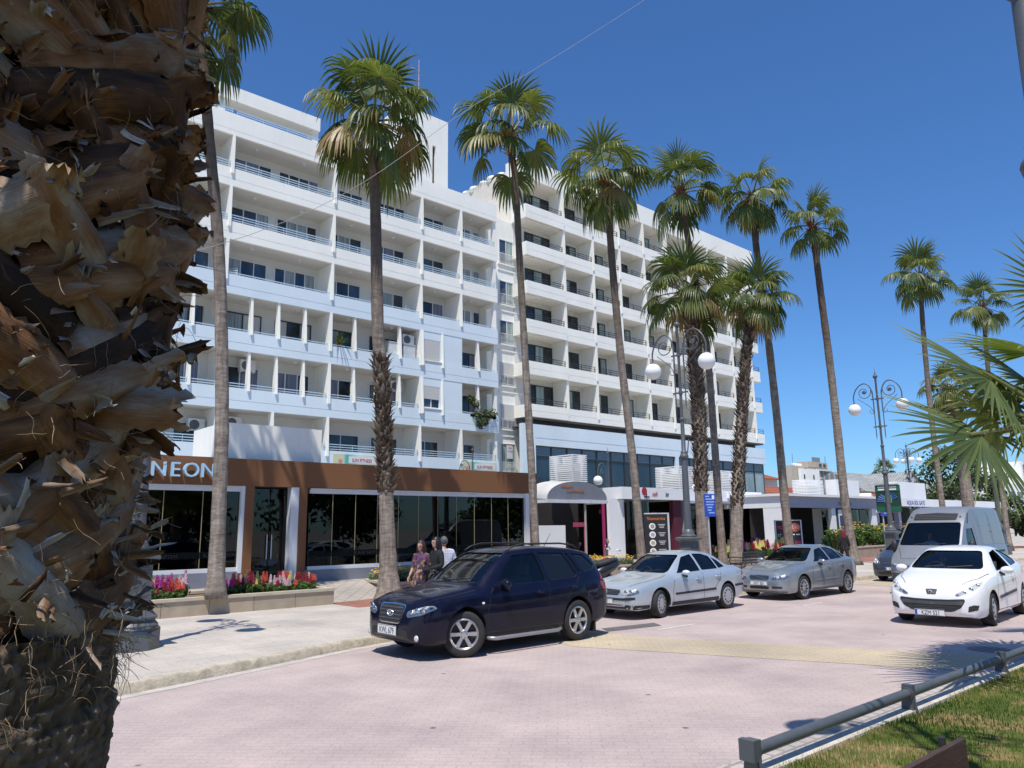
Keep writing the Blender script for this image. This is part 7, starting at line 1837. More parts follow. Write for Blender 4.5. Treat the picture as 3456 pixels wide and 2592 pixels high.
# ---- white hatchback
whi = make_car(dict(name='moving_car', cat='car', label='white hatchback with a wide black lower grille and swept headlights, nearest on the right', pos=(16.78, 6.30, 0), rz=4, sc=1.05, L=4.03, hw=.875, paint=carpaint('white_paint', (.82,.82,.82), 0, .3),
    zt=[(0,.50),(.02,.62),(.08,.73),(.2,.80),(.4,.87),(.7,.945),(.95,1.0),(1.1,1.05),(1.3,1.165),(1.6,1.315),(1.85,1.41),(2.1,1.455),(2.5,1.472),(3.0,1.43),(3.4,1.35),(3.62,1.27),(3.8,1.05),(3.95,.88),(4.03,.7)],
    belt=[(0,.46),(.02,.55),(.08,.64),(.2,.70),(.4,.78),(.7,.86),(1.1,.93),(1.6,.96),(2.4,1.0),(3.2,1.06),(3.6,1.08),(3.85,.95),(4.03,.6)],
    w=[(0,.52),(.02,.62),(.08,.72),(.2,.795),(.45,.85),(.8,.872),(2.8,.875),(3.4,.86),(3.75,.80),(3.95,.72),(4.03,.62)],
    zb=[(0,.27),(.05,.19),(.2,.17),(.6,.19),(3.5,.2),(3.8,.28),(4.03,.42)],
    wr=[(0,.40),(.08,.52),(.2,.62),(.6,.70),(1.0,.74),(1.3,.70),(1.8,.60),(2.2,.575),(3.0,.56),(3.5,.56),(3.8,.6),(4.03,.5)],
    xf=.83, xr=3.37, rw=.31, rr=.205, arch=.04, lift=.015, steer=4, cab=(1.1, 3.6), dash=1.62, seats=(1.85, 2.65), open_window=True,
    sides=[([(1.50,.99),(1.62,1.10),(1.95,1.33),(2.45,1.385),(2.56,1.03)], False, 'front_side_window'), ([(2.68,1.045),(2.57,1.385),(2.9,1.365),(3.24,1.27),(3.34,1.17),(3.2,1.085)], True, 'w')],
    wind=(1.035, .68, 1.375, .54, .95, 2.0), rear=(1.08, .56, 1.32, .5, 3.3, 4.0), spokes=('cap', 9), mirror=(1.56, 1.01), msz=(.085,.115,.075),
    seams=[[(1.18,.27),(1.16,.55),(1.34,.93)], [(2.64,.25),(2.72,.65),(2.64,1.02)], [(1.18,.275),(2.64,.255)]], handles=[(2.44,.86)], hood=[[(.2,-.50),(.6,-.70),(1.05,-.78)],[(.2,.50),(.6,.70),(1.05,.78)]]))
c = whi; rt_ = c.root
for v in ('l','r'):
    c.strip([(1.26,.50),(2.66,.56)], v, .055, .010, 'side_moulding', M['greypl']); c.patch([(3.68,.86),(3.84,.80),(3.9,.98),(3.74,1.1)], v, .004, 'tail_light', M['redlens'], round_=.02)
g = sym(c, [(0,.285),(.34,.29),(.50,.37),(.575,.50),(.56,.535),(.3,.515),(0,.51)], .005, 'lower_grille', M['blackpl'], .03)
sym(c, [(0,.415),(.52,.425),(.555,.49),(0,.475)], .010, 'grille_bumper', M['greypl'], .015)
for z in (.31, .345, .38): c.strip([(-.40,z),(.40,z)], 'f', .010, .011, 'grille_bar', M['greypl'], g)
for sg in (-1, 1):
    pl = [(.60,.30),(.74,.335),(.77,.42),(.70,.43),(.62,.40)]
    o = c.patch([(y*sg, z) for y, z in (pl if sg > 0 else pl[::-1])], 'f', .005, 'side_intake', M['blackpl'], round_=.015, step=.04)
    for z in (.335, .365, .395): c.strip([(sg*.62,z),(sg*.755,z + .012)], 'f', .008, .010, 'intake_bar', M['greypl'], o)
headlight(c, [(.40,.60),(.46,.585),(.70,.66),(.80,.78),(.785,.83),(.70,.80),(.55,.70)], inner=[(.56,.645,.04),(.66,.70,.045),(.735,.765,.04)])
b_ = sym(c, [(0,.60),(.075,.60),(.105,.695),(0,.70)], .005, 'badge_plate', M['greypl'], .015, step=.03)
h, n = c.hit((-2, 0, .655), (1, 0, 0)); e = MB(); e.tube([(0,-.05,-.03),(-.004,-.02,.0),(-.004,.02,.025),(0,.055,.03)], .011, 6); e.tube([(0,-.01,.0),(-.003,.015,-.035)], .008, 5); e.tube([(0,.03,.02),(-.003,.05,-.02)], .008, 5); e.tube([(0,-.05,-.03),(0,-.065,.01)], .007, 5); e.xform(T(h.x - .014, 0, .65)); e.build('badge', M['chrome'], b_)
sym(c, [(0,.165),(.66,.175),(.72,.205),(0,.205)], .004, 'front_spoiler', M['blackpl'], .01)
plate(c, 'KZM 521', -.022, .05, .262, .52, .115, True)
# ---- tall silver van
van = make_car(dict(name='delivery_van', cat='van', label='tall silver panel van with a black roof grille, behind the white hatchback', pos=(23.4, 8.98, 0), rz=1.5, L=5.0, hw=.99, paint=carpaint('van_silver_paint', (.27,.285,.305), .4, .40, coat=.4),
    zt=[(0,.70),(.03,.85),(.1,.95),(.3,1.05),(.55,1.25),(.75,1.38),(.9,1.52),(1.3,1.91),(1.5,2.09),(1.62,2.20),(1.95,2.42),(2.15,2.50),(2.6,2.54),(4.6,2.53),(4.85,2.48),(4.95,2.3),(5.0,2.0)],
    belt=[(0,.64),(.03,.76),(.1,.86),(.3,.99),(.55,1.12),(.75,1.19),(1.1,1.20),(2.0,1.16),(2.4,1.3),(4.9,1.3),(5.0,1.2)],
    w=[(0,.66),(.03,.76),(.1,.85),(.3,.93),(.6,.975),(1,.99),(4.7,.99),(4.9,.97),(5.0,.9)],
    zb=[(0,.40),(.05,.30),(.2,.26),(.6,.28),(4.6,.3),(5.0,.42)],
    wr=[(0,.5),(.1,.64),(.3,.78),(.6,.86),(.9,.86),(1.3,.82),(1.6,.80),(2.0,.78),(2.5,.80),(4.6,.80),(5.0,.78)],
    xf=.92, xr=4.0, rw=.34, rr=.2, arch=.05, lift=.02, steer=0, cab=(.95, 2.45), dash=1.15, seats=(1.55,), open_window=False,
    sides=[([(1.16,1.2),(1.34,1.62),(1.5,1.86),(1.98,1.88),(2.05,1.2)], False, 'front_side_window')],
    wind=(1.39, .82, 2.05, .74, .5, 1.78), rear=None, spokes=('cap', 6), mirror=(1.1, 1.34), msz=(.09,.11,.19), mirpaint=M['blackpl'],
    seams=[[(1.06,.4),(1.06,1.14)], [(2.15,.4),(2.15,2.0)], [(2.45,2.35),(2.45,.4)], [(3.55,2.35),(3.55,.45)], [(2.5,1.95),(4.9,1.95)], [(2.5,1.75),(4.9,1.75)]], handles=[(1.95,1.0)], hood=[[(.25,-.6),(.7,-.78)],[(.25,.6),(.7,.78)],[(.25,-.6),(.25,.6)]]))
c = van; rt_ = c.root
g = sym(c, [(0,2.12),(.58,2.12),(.60,2.145),(.60,2.30),(0,2.335)], .012, 'roof_grille', M['blackpl'], .02)
for k in range(4): c.strip([(-.58,2.16 + k*.045),(.58,2.16 + k*.045)], 'f', .014, .022, 'grille_bar', M['greypl'], g)
for sg in (-1, 1):
    h, n = c.hit((-2, sg*.68, 2.2), (1, 0, 0)); q = MB(); q.sphere((0,0,0), .035, 10, 7, 0, (.4,1,1)); q.xform(T(h.x, h.y, h.z)); q.build('marker_lamp', M['blackpl'], rt_, smooth=True)
    c.strip([(.90*0 + 1.72,2.02),(2.0,2.36)], 'l' if sg < 0 else 'r', .05, .004, 'roof_joint', M['blackpl'])
    c.patch([(2.62,1.38),(3.42,1.38),(3.42,2.25),(2.62,2.25)], 'l' if sg < 0 else 'r', .004, 'side_panel', c.paint, round_=.05); c.patch([(3.68,1.38),(4.72,1.38),(4.72,2.25),(3.68,2.25)], 'l' if sg < 0 else 'r', .004, 'side_panel', c.paint, round_=.05)
    c.strip([(3.70,1.16),(4.5,1.16)], 'l' if sg < 0 else 'r', .06, .008, 'door_track', M['blackpl']); c.strip([(.6,.55),(4.6,.55)], 'l' if sg < 0 else 'r', .14, .008, 'rub_strip', M['greypl'])
g = sym(c, [(0,.70),(.42,.70),(.44,.82),(0,.85)], .006, 'grille', M['blackpl'], .02)
for z in (.735, .775, .81): c.strip([(-.40,z),(.40,z)], 'f', .012, .012, 'grille_bar', M['chrome'], g)
headlight(c, [(.48,.70),(.80,.72),(.86,.84),(.82,.90),(.50,.85)], inner=[(.62,.78,.06)])
sym(c, [(0,.27),(.80,.30),(.88,.52),(.84,.62),(0,.62)], .006, 'front_bumper', M['greypl'], .03)
c.strip([(-.46,1.085),(-.06,1.10)], 'f', .05, .006, 'bonnet_vent', M['blackpl'])
# ---- dark grey-blue hatch behind the van
drk = make_car(dict(name='parked_car', cat='car', label='dark slate blue hatchback at the kerb, mostly hidden behind the van', pos=(28.1, 11.7, 0), rz=0, L=4.2, hw=.87, paint=carpaint('slate_paint', (.045,.055,.075), .3, .3),
    zt=[(0,.50),(.02,.62),(.08,.74),(.25,.84),(.5,.93),(.8,1.02),(1.0,1.1),(1.4,1.3),(1.8,1.45),(2.2,1.505),(2.7,1.51),(3.3,1.46),(3.7,1.36),(3.95,1.1),(4.12,.9),(4.2,.7)],
    belt=[(0,.46),(.02,.55),(.08,.65),(.25,.74),(.5,.83),(.8,.91),(1.2,.96),(2.4,1.0),(3.4,1.05),(3.9,.98),(4.2,.6)],
    w=[(0,.52),(.02,.62),(.08,.72),(.2,.795),(.45,.85),(.8,.868),(3.2,.87),(3.8,.82),(4.1,.72),(4.2,.62)],
    zb=[(0,.27),(.05,.19),(.2,.17),(.6,.19),(3.6,.2),(4.2,.42)],
    wr=[(0,.40),(.08,.52),(.2,.62),(.6,.72),(1.0,.74),(1.3,.70),(1.8,.60),(2.2,.575),(3.0,.56),(3.7,.56),(4.2,.5)],
    xf=.86, xr=3.47, rw=.31, rr=.2, arch=.04, lift=.015, steer=0, cab=(1.1, 3.7), dash=1.6, seats=(1.85, 2.7), open_window=False,
    sides=[([(1.45,1.0),(1.9,1.36),(2.45,1.42),(2.55,1.03)], False, 'front_side_window'), ([(2.65,1.04),(2.55,1.42),(3.2,1.38),(3.45,1.12)], True, 'w')],
    wind=(1.07, .68, 1.42, .54, .9, 2.0), rear=(1.1, .56, 1.38, .5, 3.3, 4.1), spokes=('cap', 9), mirror=(1.5, 1.03), msz=(.075,.1,.07),
    seams=[[(1.15,.27),(1.3,.93)], [(2.6,.25),(2.6,1.0)]], handles=[(2.4,.85)], hood=[[(.2,-.5),(1.0,-.78)],[(.2,.5),(1.0,.78)]]))
c = drk
g = sym(c, [(0,.60),(.36,.60),(.42,.68),(0,.69)], .005, 'grille', M['blackpl'], .02)
for z in (.625, .655): c.strip([(-.36,z),(.36,z)], 'f', .012, .011, 'grille_bar', M['chrome'], g)
sym(c, [(0,.24),(.46,.25),(.56,.34),(0,.37)], .005, 'lower_intake', M['blackpl'], .03)
headlight(c, [(.46,.62),(.58,.60),(.74,.68),(.78,.82),(.66,.80),(.5,.70)], inner=[(.58,.66,.04),(.68,.73,.04)])
plate(c, 'KLB 264', -.022, .0, .46, .52, .11, True)

# ---- scooter parked behind the dark blue car
SC = thing('scooter', 'black motor scooter parked behind the tail of the dark blue car', 'scooter', (16.1, 15.15, .134), R(165), None, 1.1)
blk = carpaint('scooter_black', (.012,.012,.014), 0, .3)
def blob(parent, name, pts, rad, m, flat=1.0, seg=12):
    q = MB(); q.tube(curve_pts3(pts, 4), [lin(list(zip([i/(len(rad)-1) for i in range(len(rad))], rad)), k / (4*(len(pts)-1))) for k in range(4*(len(pts)-1) + 1)], seg, flat=flat); return q.build(name, m, parent, smooth=True)
for x in (-.62, .62):
    q = MB(); q.lathe([(.17,-.05),(.23,-.06),(.262,-.03),(.265,0),(.262,.03),(.23,.06),(.17,.05)], seg=28, cap=False); q.xform(T(x, 0, .265, 0, R(90))); w_ = q.build('wheel', M['rubber'], SC, smooth=True)
    q = MB(); q.lathe([(.175,-.04),(.16,-.03),(.05,-.045),(.05,.045),(.16,.03),(.175,.04)], seg=20, cap=True); q.xform(T(x, 0, .265, 0, R(90))); q.build('rim', M['alloy'], w_, smooth=True, angle=40)
blob(SC, 'rear_body', [(-.95,0,.82),(-.75,0,.72),(-.4,0,.60),(-.05,0,.45)], [.07,.16,.19,.12], blk, .9)
blob(SC, 'seat', [(-.92,0,.90),(-.62,0,.86),(-.35,0,.80),(-.05,0,.79),(.05,0,.74)], [.05,.15,.15,.13,.06], mat('scooter_seat', (.03,.03,.032), .6, .15, 12), .55)
blob(SC, 'leg_shield', [(.22,0,.28),(.36,0,.55),(.46,0,.82),(.50,0,.98)], [.16,.21,.22,.10], blk, .45)
q = MB(); q.box(-.15, .32, -.16, .16, .24, .31); q.build('footboard', M['blackpl'], SC)
blob(SC, 'front_mudguard', [(.38,0,.50),(.58,0,.56),(.80,0,.42)], [.05,.09,.05], blk, 1)
q = MB(); q.tube([(.62,0,.27),(.47,0,.95)], .03, 8); q.build('fork', M['chrome'], SC)
q = MB(); q.tube(curve_pts3([(.38,-.34,1.05),(.44,-.15,1.08),(.46,0,1.02),(.44,.15,1.08),(.38,.34,1.05)], 4), .016, 7); q.build('handlebar', M['blackpl'], SC)
for sg in (-1, 1):
    q = MB(); q.tube([(.43, sg*.22, 1.08), (.40, sg*.30, 1.28)], .006, 5); q.sphere((.40, sg*.32, 1.32), .055, 10, 7, 0, (.35,1,.8)); q.build('mirror', M['blackpl'], SC, smooth=True)
q = MB(); q.sphere((.56,0,.88), .085, 12, 8, 0, (.5,1,.8)); q.build('headlight', M['lampin'], SC, smooth=True)
q = MB(); q.sphere((-.98,0,.78), .05, 10, 7, 0, (.5,1.2,.8)); q.build('tail_light', M['redlens'], SC, smooth=True)
q = MB(); q.tube([(-.35,.18,.3),(-.85,.2,.42)], [.045,.055], 10); q.build('exhaust', M['greypl'], SC, smooth=True)
q = MB(); q.tube([(-.15,-.12,.24),(-.22,-.22,.0)], .014, 6); q.build('stand', M['blackpl'], SC)
# ------------------------------------------------------------------ people
M['skin'] = mat('skin', (.46,.27,.19), .55, .08, 14)
M['hairblack'] = mat('black_hair', (.012,.010,.010), .45, .3, 30, stretch=(1,1,.15))
M['hairred'] = mat('red_hair', (.16,.02,.02), .5, .3, 30, stretch=(1,1,.15))
M['hairgrey'] = mat('grey_hair', (.09,.09,.095), .6, .45, 60)
M['clothblack'] = mat('black_cloth', (.012,.012,.014), .85, .2, 12)
M['clothwhite'] = mat('white_cloth_shirt', (.62,.66,.70), .85, .1, 8)
M['denim'] = mat('dark_trousers', (.035,.04,.06), .85, .2, 20)
M['shoe'] = mat('dark_shoe', (.02,.017,.015), .5, .2, 10)
def plaid():
    m = bpy.data.materials.new('plaid_shirt'); N, L, b = nt(m); setp(b, rough=.85)
    sp = N.new('ShaderNodeSeparateXYZ'); L.new(texco(N, L, 'Object'), sp.inputs[0]); c = None
    outs = []
    for ax in (0, 2):
        mu = N.new('ShaderNodeMath'); mu.operation = 'MULTIPLY'; L.new(sp.outputs[ax], mu.inputs[0]); mu.inputs[1].default_value = 17.0
        fr = N.new('ShaderNodeMath'); fr.operation = 'FRACT'; L.new(mu.outputs[0], fr.inputs[0])
        r = ramp(N, [(0, (.10,.13,.32)), (.18, (.10,.13,.32)), (.22, (.66,.67,.72)), (.62, (.66,.67,.72)), (.66, (.34,.36,.55)), (.74, (.34,.36,.55)), (.78, (.66,.67,.72))], 'LINEAR'); L.new(fr.outputs[0], r.inputs[0]); outs.append(r.outputs[0])
    L.new(mixc(N, L, .5, outs[0], outs[1]), b.inputs['Base Color']); return m
M['plaid'] = plaid()
def print_mat(name, cols, sc=30):
    m = bpy.data.materials.new(name); N, L, b = nt(m); setp(b, rough=.8)
    v = N.new('ShaderNodeTexVoronoi'); v.inputs['Scale'].default_value = sc; L.new(texco(N, L, 'Object'), v.inputs['Vector'])
    sp = N.new('ShaderNodeSeparateColor'); L.new(v.outputs['Color'], sp.inputs[0])
    r = ramp(N, [(i / len(cols), c) for i, c in enumerate(cols)], 'CONSTANT'); L.new(sp.outputs[0], r.inputs[0]); L.new(r.outputs[0], b.inputs['Base Color']); return m
M['purple'] = print_mat('purple_print', [(.05,.02,.06), (.13,.045,.15), (.30,.20,.06), (.07,.04,.03), (.12,.05,.12)], 22)
M['skirtp'] = print_mat('dark_print_skirt', [(.015,.015,.016), (.03,.03,.03), (.012,.012,.012), (.30,.30,.31), (.02,.02,.02)], 24)
def seg_d(p, a, b):
    ab = b - a; t = max(0, min(1, (p - a).dot(ab) / max(1e-9, ab.length_squared))); return (p - (a + ab * t)).length
def hand_into(mb, wrist, dirv, palmn, curl, sg, s=1.0):
    """palm, four curled fingers of different length and a thumb leaving the palm's side"""
    dv = dirv.normalized(); n = (palmn - dv * palmn.dot(dv)).normalized(); sd = dv.cross(n) * sg
    pc = wrist + dv * .045 * s
    for k in range(5):
        q = wrist + dv * (.012 + .017 * k) * s; mb.sphere(tuple(q), .024 * s, 8, 6, 0, (1,1,1)) if False else None
    pal = MB(); pal.sphere((0,0,0), 1, 12, 8, 0, (.046*s, .040*s, .016*s))
    Mx = Matrix((dv, sd, n)).transposed().to_4x4(); Mx.translation = pc; mb.merge(pal, Mx)
    for k, (off_, ln) in enumerate(((.030,.072),(.011,.080),(-.009,.075),(-.027,.058))):
        p = pc + dv * .036 * s + sd * off_ * s; d_ = dv.copy(); pts = [p]
        for j in range(3):
            d_ = (d_ + n * curl * (.5 + .35 * j)).normalized(); p = p + d_ * ln * s * (.42, .32, .26)[j]; pts.append(p)
        mb.tube(pts, [.0092*s, .0088*s, .0082*s, .0068*s], 7)
    p = pc - dv * .012 * s + sd * .036 * s; d_ = (dv * .6 + sd * .8 + n * .25).normalized(); pts = [p]
    for j in range(2): p = p + d_ * .030 * s; d_ = (d_ + dv * .5 + n * curl * .4).normalized(); pts.append(p)
    mb.tube(pts, [.012*s, .0105*s, .008*s], 7)
def person(label, loc, rz, J, rad, top, bottom, hair, hairlen, skirt=None, look=(0,-1,0), sc=1.0, sleeves='long', vox=.013, group=None, feet=True):
    """J: joints in local space (facing -y); one remeshed body, clothing and hair as its children"""
    root = thing('person', label, 'person', loc, R(rz), group, sc)
    J = {k: Vector(v) for k, v in J.items()}
    chain = [('pel','wai'),('wai','che'),('che','nek'),('nek','hd'),('che','sl'),('sl','el'),('el','wl'),('che','sr'),('sr','er'),('er','wr'),('pel','hl'),('hl','kl'),('kl','al'),('al','tl'),('pel','hr'),('hr','kr'),('kr','ar'),('ar','tr')]
    names = ['pel','wai','che','nek','hd','sl','el','wl','sr','er','wr','hl','kl','al','tl','hr','kr','ar','tr']
    me = bpy.data.meshes.new('sk'); me.from_pydata([J[n] for n in names], [(names.index(a), names.index(b)) for a, b in chain], [])
    o = bpy.data.objects.new('sk', me); COL.objects.link(o); o.modifiers.new('s', 'SKIN')
    if not me.skin_vertices: me.attributes
    for i, n in enumerate(names):
        sv = me.skin_vertices[0].data[i]; r = rad[n]; sv.radius = r if hasattr(r, '__len__') else (r, r); sv.use_root = (n == 'pel')
    ss = o.modifiers.new('u', 'SUBSURF'); ss.levels = 2; ss.render_levels = 2
    dg = bpy.context.evaluated_depsgraph_get(); dg.update(); m2 = bpy.data.meshes.new_from_object(o.evaluated_get(dg))
    mb = MB(); mb.add([tuple(v.co) for v in m2.vertices], [tuple(p.vertices) for p in m2.polygons])
    bpy.data.objects.remove(o); bpy.data.meshes.remove(me); bpy.data.meshes.remove(m2)
    # head with brow, nose, jaw and ears
    lk = Vector(look).normalized(); hc = J['hd'] + Vector((0,0,.075)) + lk * .012; upv = Vector((0,0,1)); sdv = lk.cross(upv).normalized()
    Mh = Matrix((sdv, -lk, upv)).transposed().to_4x4(); Mh.translation = hc
    hm = MB(); hm.sphere((0,0,.015), 1, 18, 12, 0, (.074,.095,.105)); hm.sphere((0,-.022,-.055), 1, 14, 9, 0, (.055,.066,.062)); hm.sphere((0,-.098,-.012), 1, 8, 6, 0, (.013,.018,.026)); hm.sphere((0,-.092,.035), 1, 10, 6, 0, (.045,.012,.012)); hm.sphere((0,-.084,-.062), 1, 8, 6, 0, (.024,.012,.012))
    for sg in (-1, 1): hm.sphere((sg*.076,.008,-.005), 1, 8, 6, 0, (.011,.02,.03))
    mb.merge(hm, Mh)
    for sg, w_, e_ in ((1,'wl','el'),(-1,'wr','er')):
        dv = (J[w_] - J[e_]); 
        inn = Vector((-sg*.6,-.4,-.2)); hand_into(mb, J[w_], dv, inn, .55, sg)
    if feet:
        for a, t in (('al','tl'),('ar','tr')):
            q = MB(); q.sphere((0,0,0), 1, 10, 7, 0, (.042,.05,.04)); mb.merge(q, Matrix.Translation(J[a] + Vector((0,.02,-.03))))
    ob = mb.build('tmp', M['skin'], None)
    rm = ob.modifiers.new('r', 'REMESH'); rm.mode = 'VOXEL'; rm.voxel_size = vox; sm = ob.modifiers.new('m', 'SMOOTH'); sm.iterations = 2; sm.factor = .4
    dg = bpy.context.evaluated_depsgraph_get(); dg.update(); bme = bpy.data.meshes.new_from_object(ob.evaluated_get(dg)); om = ob.data; bpy.data.objects.remove(ob); bpy.data.meshes.remove(om)
    bme.polygons.foreach_set('use_smooth', [True] * len(bme.polygons)); bme.materials.clear(); bme.materials.append(M['skin']); bme.name = 'body'
    body = link('body', bme, root)
    # eyes and mouth as small features on the face
    for sg in (-1, 1):
        q = MB(); q.sphere((0,0,0), 1, 8, 6, 0, (.013,.006,.008)); q.xform(Mh @ Matrix.Translation((sg*.031,-.089,.012))); q.build('eye', M['shoe'], root, smooth=True)
    q = MB(); q.sphere((0,0,0), 1, 8, 5, 0, (.022,.005,.006)); q.xform(Mh @ Matrix.Translation((0,-.095,-.058))); q.build('mouth', mat('lips', (.30,.09,.08), .5), root, smooth=True)
    bones = {'torso': [('pel','wai'),('wai','che'),('che','nek'),('che','sl'),('che','sr')], 'uarm': [('sl','el'),('sr','er')], 'farm': [('el','wl'),('er','wr')], 'leg': [('pel','hl'),('hl','kl'),('pel','hr'),('hr','kr')], 'shin': [('kl','al'),('kr','ar')], 'foot': [('al','tl'),('ar','tr')], 'head': [('nek','hd'),('hd','hd')]}
    def cls(p):
        best = None; bd = 9
        for k, l in bones.items():
            for a, b in l:
                dd = seg_d(p, J[a], J[b]) - (.07 if k == 'torso' else .03 if k == 'leg' else 0)
                if dd < bd: bd = dd; best = k
        return best
    vc = [cls(v.co) for v in bme.vertices]
    def cloth(keys, off, name, m, zmax=9, zmin=-9):
        q = MB(); idx = {}
        for p in bme.polygons:
            if all(vc[i] in keys and zmin < bme.vertices[i].co.z < zmax for i in p.vertices):
                g = []
                for i in p.vertices:
                    if i not in idx:
                        v = bme.vertices[i]; idx[i] = len(q.v)
                        w_ = .006 * mnoise.noise(v.co * 9); q.v.append(tuple(v.co + v.normal * (off + w_)))
                    g.append(idx[i])
                q.f.append(tuple(g)); q.m.append(0)
        return q.build(name, m, root, smooth=True, fix=False) if q.f else None
    ks = {'torso', 'uarm'} | ({'farm'} if sleeves == 'long' else set())
    zn = J['nek'].z
    cloth(ks, .016, 'shirt', top, zmax=zn + .005)
    if skirt:
        z0, r0, z1, r1 = skirt; q = MB(); n_ = 28; V = []
        for j in range(7):
            t = j / 6
            for k in range(n_):
                an = 2*PI*k/n_; r = (r0 + (r1 - r0) * t) * (1 + .05 * t * math.sin(an * 7 + .6)); q.v.append((J['pel'].x + r * math.cos(an), J['pel'].y + r * .78 * math.sin(an), z0 + (z1 - z0) * t))
        for j in range(6):
            for k in range(n_): q.f.append((j*n_+k, j*n_+(k+1)%n_, (j+1)*n_+(k+1)%n_, (j+1)*n_+k)); q.m.append(0)
        q.build('skirt', bottom, root, smooth=True)
    else: cloth({'leg', 'shin'}, .014, 'trousers', bottom)
    if feet: cloth({'foot'}, .010, 'shoe', M['shoe'])
    # hair: a cap over the skull and, if long, a fall behind the shoulders
    q = MB(); q.sphere((0,.014,.032), 1, 18, 12, 0, (.086,.104,.108))
    keep = [i for i, v in enumerate(q.v) if not (v[1] < -.035 and v[2] < (.050 if hairlen else .078)) and v[2] > -.06]
    ks_ = set(keep); f2 = [f for f in q.f if all(i in ks_ for i in f)]; mp = {i: k for k, i in enumerate(keep)}
    h = MB(); h.v = [(q.v[i][0] * (1 + .05 * mnoise.noise(Vector(q.v[i]) * 40)), q.v[i][1] * (1 + .05 * mnoise.noise(Vector(q.v[i]) * 37)), q.v[i][2] * (1 + .03 * mnoise.noise(Vector(q.v[i]) * 31))) for i in keep]; h.f = [tuple(mp[i] for i in f) for f in f2]; h.m = [0] * len(h.f)
    if hairlen:
        for k in range(17):
            an = R(-34 + k * 248 / 16); x, y = .078 * math.cos(an), .02 + .085 * math.sin(an)
            pts = [(x*.9, y*.9, .06), (x*1.08, y*1.1, -.02), (x*1.15, y*1.12 + .01, -.10), (x*1.1 , y*1.05 + .03, -.10 - hairlen * .6), (x*.95, y + .04, -.12 - hairlen * rnd.uniform(.85, 1.1))]
            h.tube(curve_pts3(pts, 3), [.02,.021,.022,.023,.023,.023,.023,.022,.021,.02,.018,.013,.004], 6, flat=.8)
    h.xform(Mh); h.build('hair', hair, root, smooth=True, fix=False)
    return root
RAD = dict(pel=(.135,.11), wai=(.125,.10), che=(.15,.11), nek=(.056,.056), hd=(.06,.06), sl=.058, el=.043, wl=.027, sr=.058, er=.043, wr=.027, hl=.09, kl=.056, al=.036, tl=.03, hr=.09, kr=.056, ar=.036, tr=.03)
RADM = dict(RAD, pel=(.145,.12), wai=(.15,.12), che=(.18,.13), nek=(.06,.06), sl=.066, sr=.066, el=.048, er=.048)
def stand(h=1.7, sh=.17, el=((.23,.04,1.12),(-.23,.04,1.12)), wr=((.25,-.04,.87),(-.25,-.04,.87)), stp=.0):
    k = h / 1.7
    J = dict(pel=(0,0,.95), wai=(0,.01,1.10), che=(0,.02,1.30), nek=(0,.015,1.455), hd=(0,0,1.54), sl=(sh,.02,1.39), sr=(-sh,.02,1.39), el=el[0], er=el[1], wl=wr[0], wr=wr[1], hl=(.09,0,.90), kl=(.10,-.02 - stp,.50), al=(.10,.03 - stp,.09), tl=(.11,-.12 - stp,.035), hr=(-.09,0,.90), kr=(-.10,-.02 + stp,.50), ar=(-.10,.03 + stp,.09), tr=(-.11,-.12 + stp,.035))
    return {n: (x*k, y*k, z*k) for n, (x, y, z) in J.items()}
# two women and a man talking on the pavement behind the blue car
jA = stand(1.70, .165, ((.23,.0,1.12),(-.23,.0,1.12)), ((.09,-.22,1.06),(-.09,-.24,1.07)), .03)
person('woman in a black cardigan with black fringe, hands joined, facing left', (10.14, 14.18, .134), -92, jA, RAD, M['clothblack'], M['skirtp'], M['hairblack'], .22, skirt=(1.08,.15,.50,.27), sc=1.0)
jB = stand(1.62, .155, ((.22,.02,1.12),(-.22,.02,1.12)), ((.12,-.22,1.05),(-.24,-.12,.92)))
pB = person('woman in a purple patterned dress with dark reddish hair beside the black cardigan', (9.98, 14.55, .134), -62, jB, RAD, M['purple'], M['purple'], mat('auburn_hair', (.05,.018,.014), .5, .3, 30), .30, skirt=(1.04,.145,.52,.25), sleeves='short')
q = MB(); q.sphere((9.76, 14.22, .86), 1, 14, 9, 0, (.10,.14,.11)); q.tube(curve_pts3([(9.76,14.14,.95),(9.77,14.20,1.10),(9.78,14.30,1.08),(9.77,14.32,.95)], 4), .009, 6); tag(q.build('handbag', M['clothblack'], smooth=True), 'black handbag hanging from the arm of the woman in the purple dress', 'bag')
jC = stand(1.70, .195, ((.27,.03,1.13),(-.27,.03,1.13)), ((.24,-.17,.98),(-.24,-.17,.98)), .02)
person('grey haired man in a checked shirt seen from behind', (10.62, 14.55, .134), 165, jC, RADM, M['plaid'], M['denim'], M['hairgrey'], 0, look=(.25,-1,0), sleeves='short')
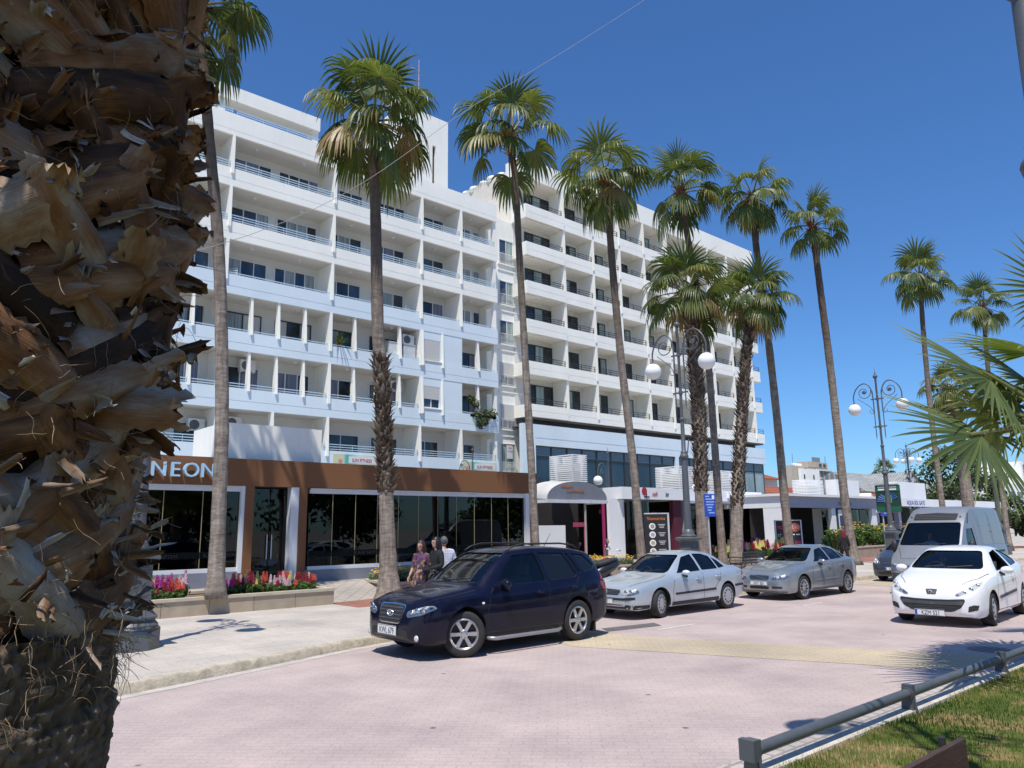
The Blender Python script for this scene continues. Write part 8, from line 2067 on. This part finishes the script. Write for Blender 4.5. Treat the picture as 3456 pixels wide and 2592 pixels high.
# woman with red hair walking away by the shrubs
jD = stand(1.62, .16, ((.21,.04,1.12),(-.22,.05,1.12)), ((.22,-.08,.9),(-.24,.0,.9)), .12)
person('red haired woman in black standing before the shrubs left of the lone palm', (34.3, 16.35, .134), 140, jD, RAD, M['clothblack'], M['clothblack'], M['hairred'], .2, vox=.016)
def sit(z=.46, arm=((.24,-.14,.22),(-.24,-.14,.22)), hand=((.17,-.40,.28),(-.17,-.40,.28)), rec=.10):
    J = dict(pel=(0,0,.06), wai=(0,.03 + rec*.3,.20), che=(0,.05 + rec*.8,.40), nek=(0,.05 + rec,.55), hd=(0,.03 + rec,.64), sl=(.175,.05 + rec*.85,.48), sr=(-.175,.05 + rec*.85,.48), el=arm[0], er=arm[1], wl=hand[0], wr=hand[1], hl=(.09,-.02,.05), kl=(.13,-.45,.10), al=(.13,-.56,-.28), tl=(.13,-.70,-.33), hr=(-.09,-.02,.05), kr=(-.13,-.45,.10), ar=(-.13,-.56,-.28), tr=(-.13,-.70,-.33))
    return {n: (x, y, zz + z) for n, (x, y, zz) in J.items()}
ch = cafe_chair(40.2, 23.6, R(60)); ch['group'] = 'seats at the terrace'; ch['label'] = 'dark terrace chair under the seated woman behind the flowers'
del ch['group']; ch.location = (38.9, 23.6, .14)
person('black haired woman sitting on the terrace behind the mixed snapdragons', (38.9, 23.6, .15), 60, sit(.44), RAD, M['clothblack'], M['denim'], M['hairblack'], .24, vox=.018)
ch2 = dup(ch, (29.3, 26.0, .145), R(20), 'dark terrace chair under the seated man behind the menu board'); 
person('man in a white shirt sitting behind the leaning bare palm', (29.3, 26.0, .15), 20, sit(.44), RADM, M['clothwhite'], M['denim'], M['hairgrey'], 0, vox=.018)
# drivers (the wheel is on the kerb side)
def driver(label, car, xs, top, hair, hl=0, sleeves='short', z=.52, sc_=.90, y=.37):
    root = car.root; rz = root.rotation_euler.z; p = Matrix.Translation(root.location) @ Matrix.Rotation(rz, 4, 'Z') @ Vector((xs, y, 0))
    d_ = person(label, (p.x, p.y, z), math.degrees(rz) - 90, sit(.0, ((.24,-.12,.26),(-.24,-.12,.26)), ((.16,-.36,.36),(-.16,-.36,.36)), .14), RADM, top, M['denim'], hair, hl, sleeves=sleeves, sc=sc_, vox=.016, group=None)
    return d_
bzw = lin(whi.belt, 1.6); driver('driver in a pale shirt at the wheel of the white hatchback', whi, 2.27, M['clothwhite'], M['hairblack'], z=bzw - .37)
driver('driver in a pale shirt at the wheel of the tall van', van, 1.98, M['clothwhite'], M['hairgrey'], z=.92, sc_=1.0)
driver('driver with bare arms at the wheel of the dark blue car', suv, 2.48, mat('pink_shirt', (.45,.16,.15), .8), M['hairgrey'], z=lin(suv.belt, 2.2) - .40, sc_=.95)

# ------------------------------------------------------------------ park trees across the street, mirrored in the glass
pt0 = tree('park_tree', 'dark park tree on the seaward side opposite the cafe', 4, -19, 9.5, 9.0, 61, 'park trees on the seaward side')
for x, y, s_ in ((-14, -22, 1.1), (20, -18, 1.0), (34, -20, 1.15), (50, -17, .95), (66, -20, 1.1), (-30, -20, 1.0)):
    dup(pt0, (x, y, 0), rz=x * .3, sc=s_)
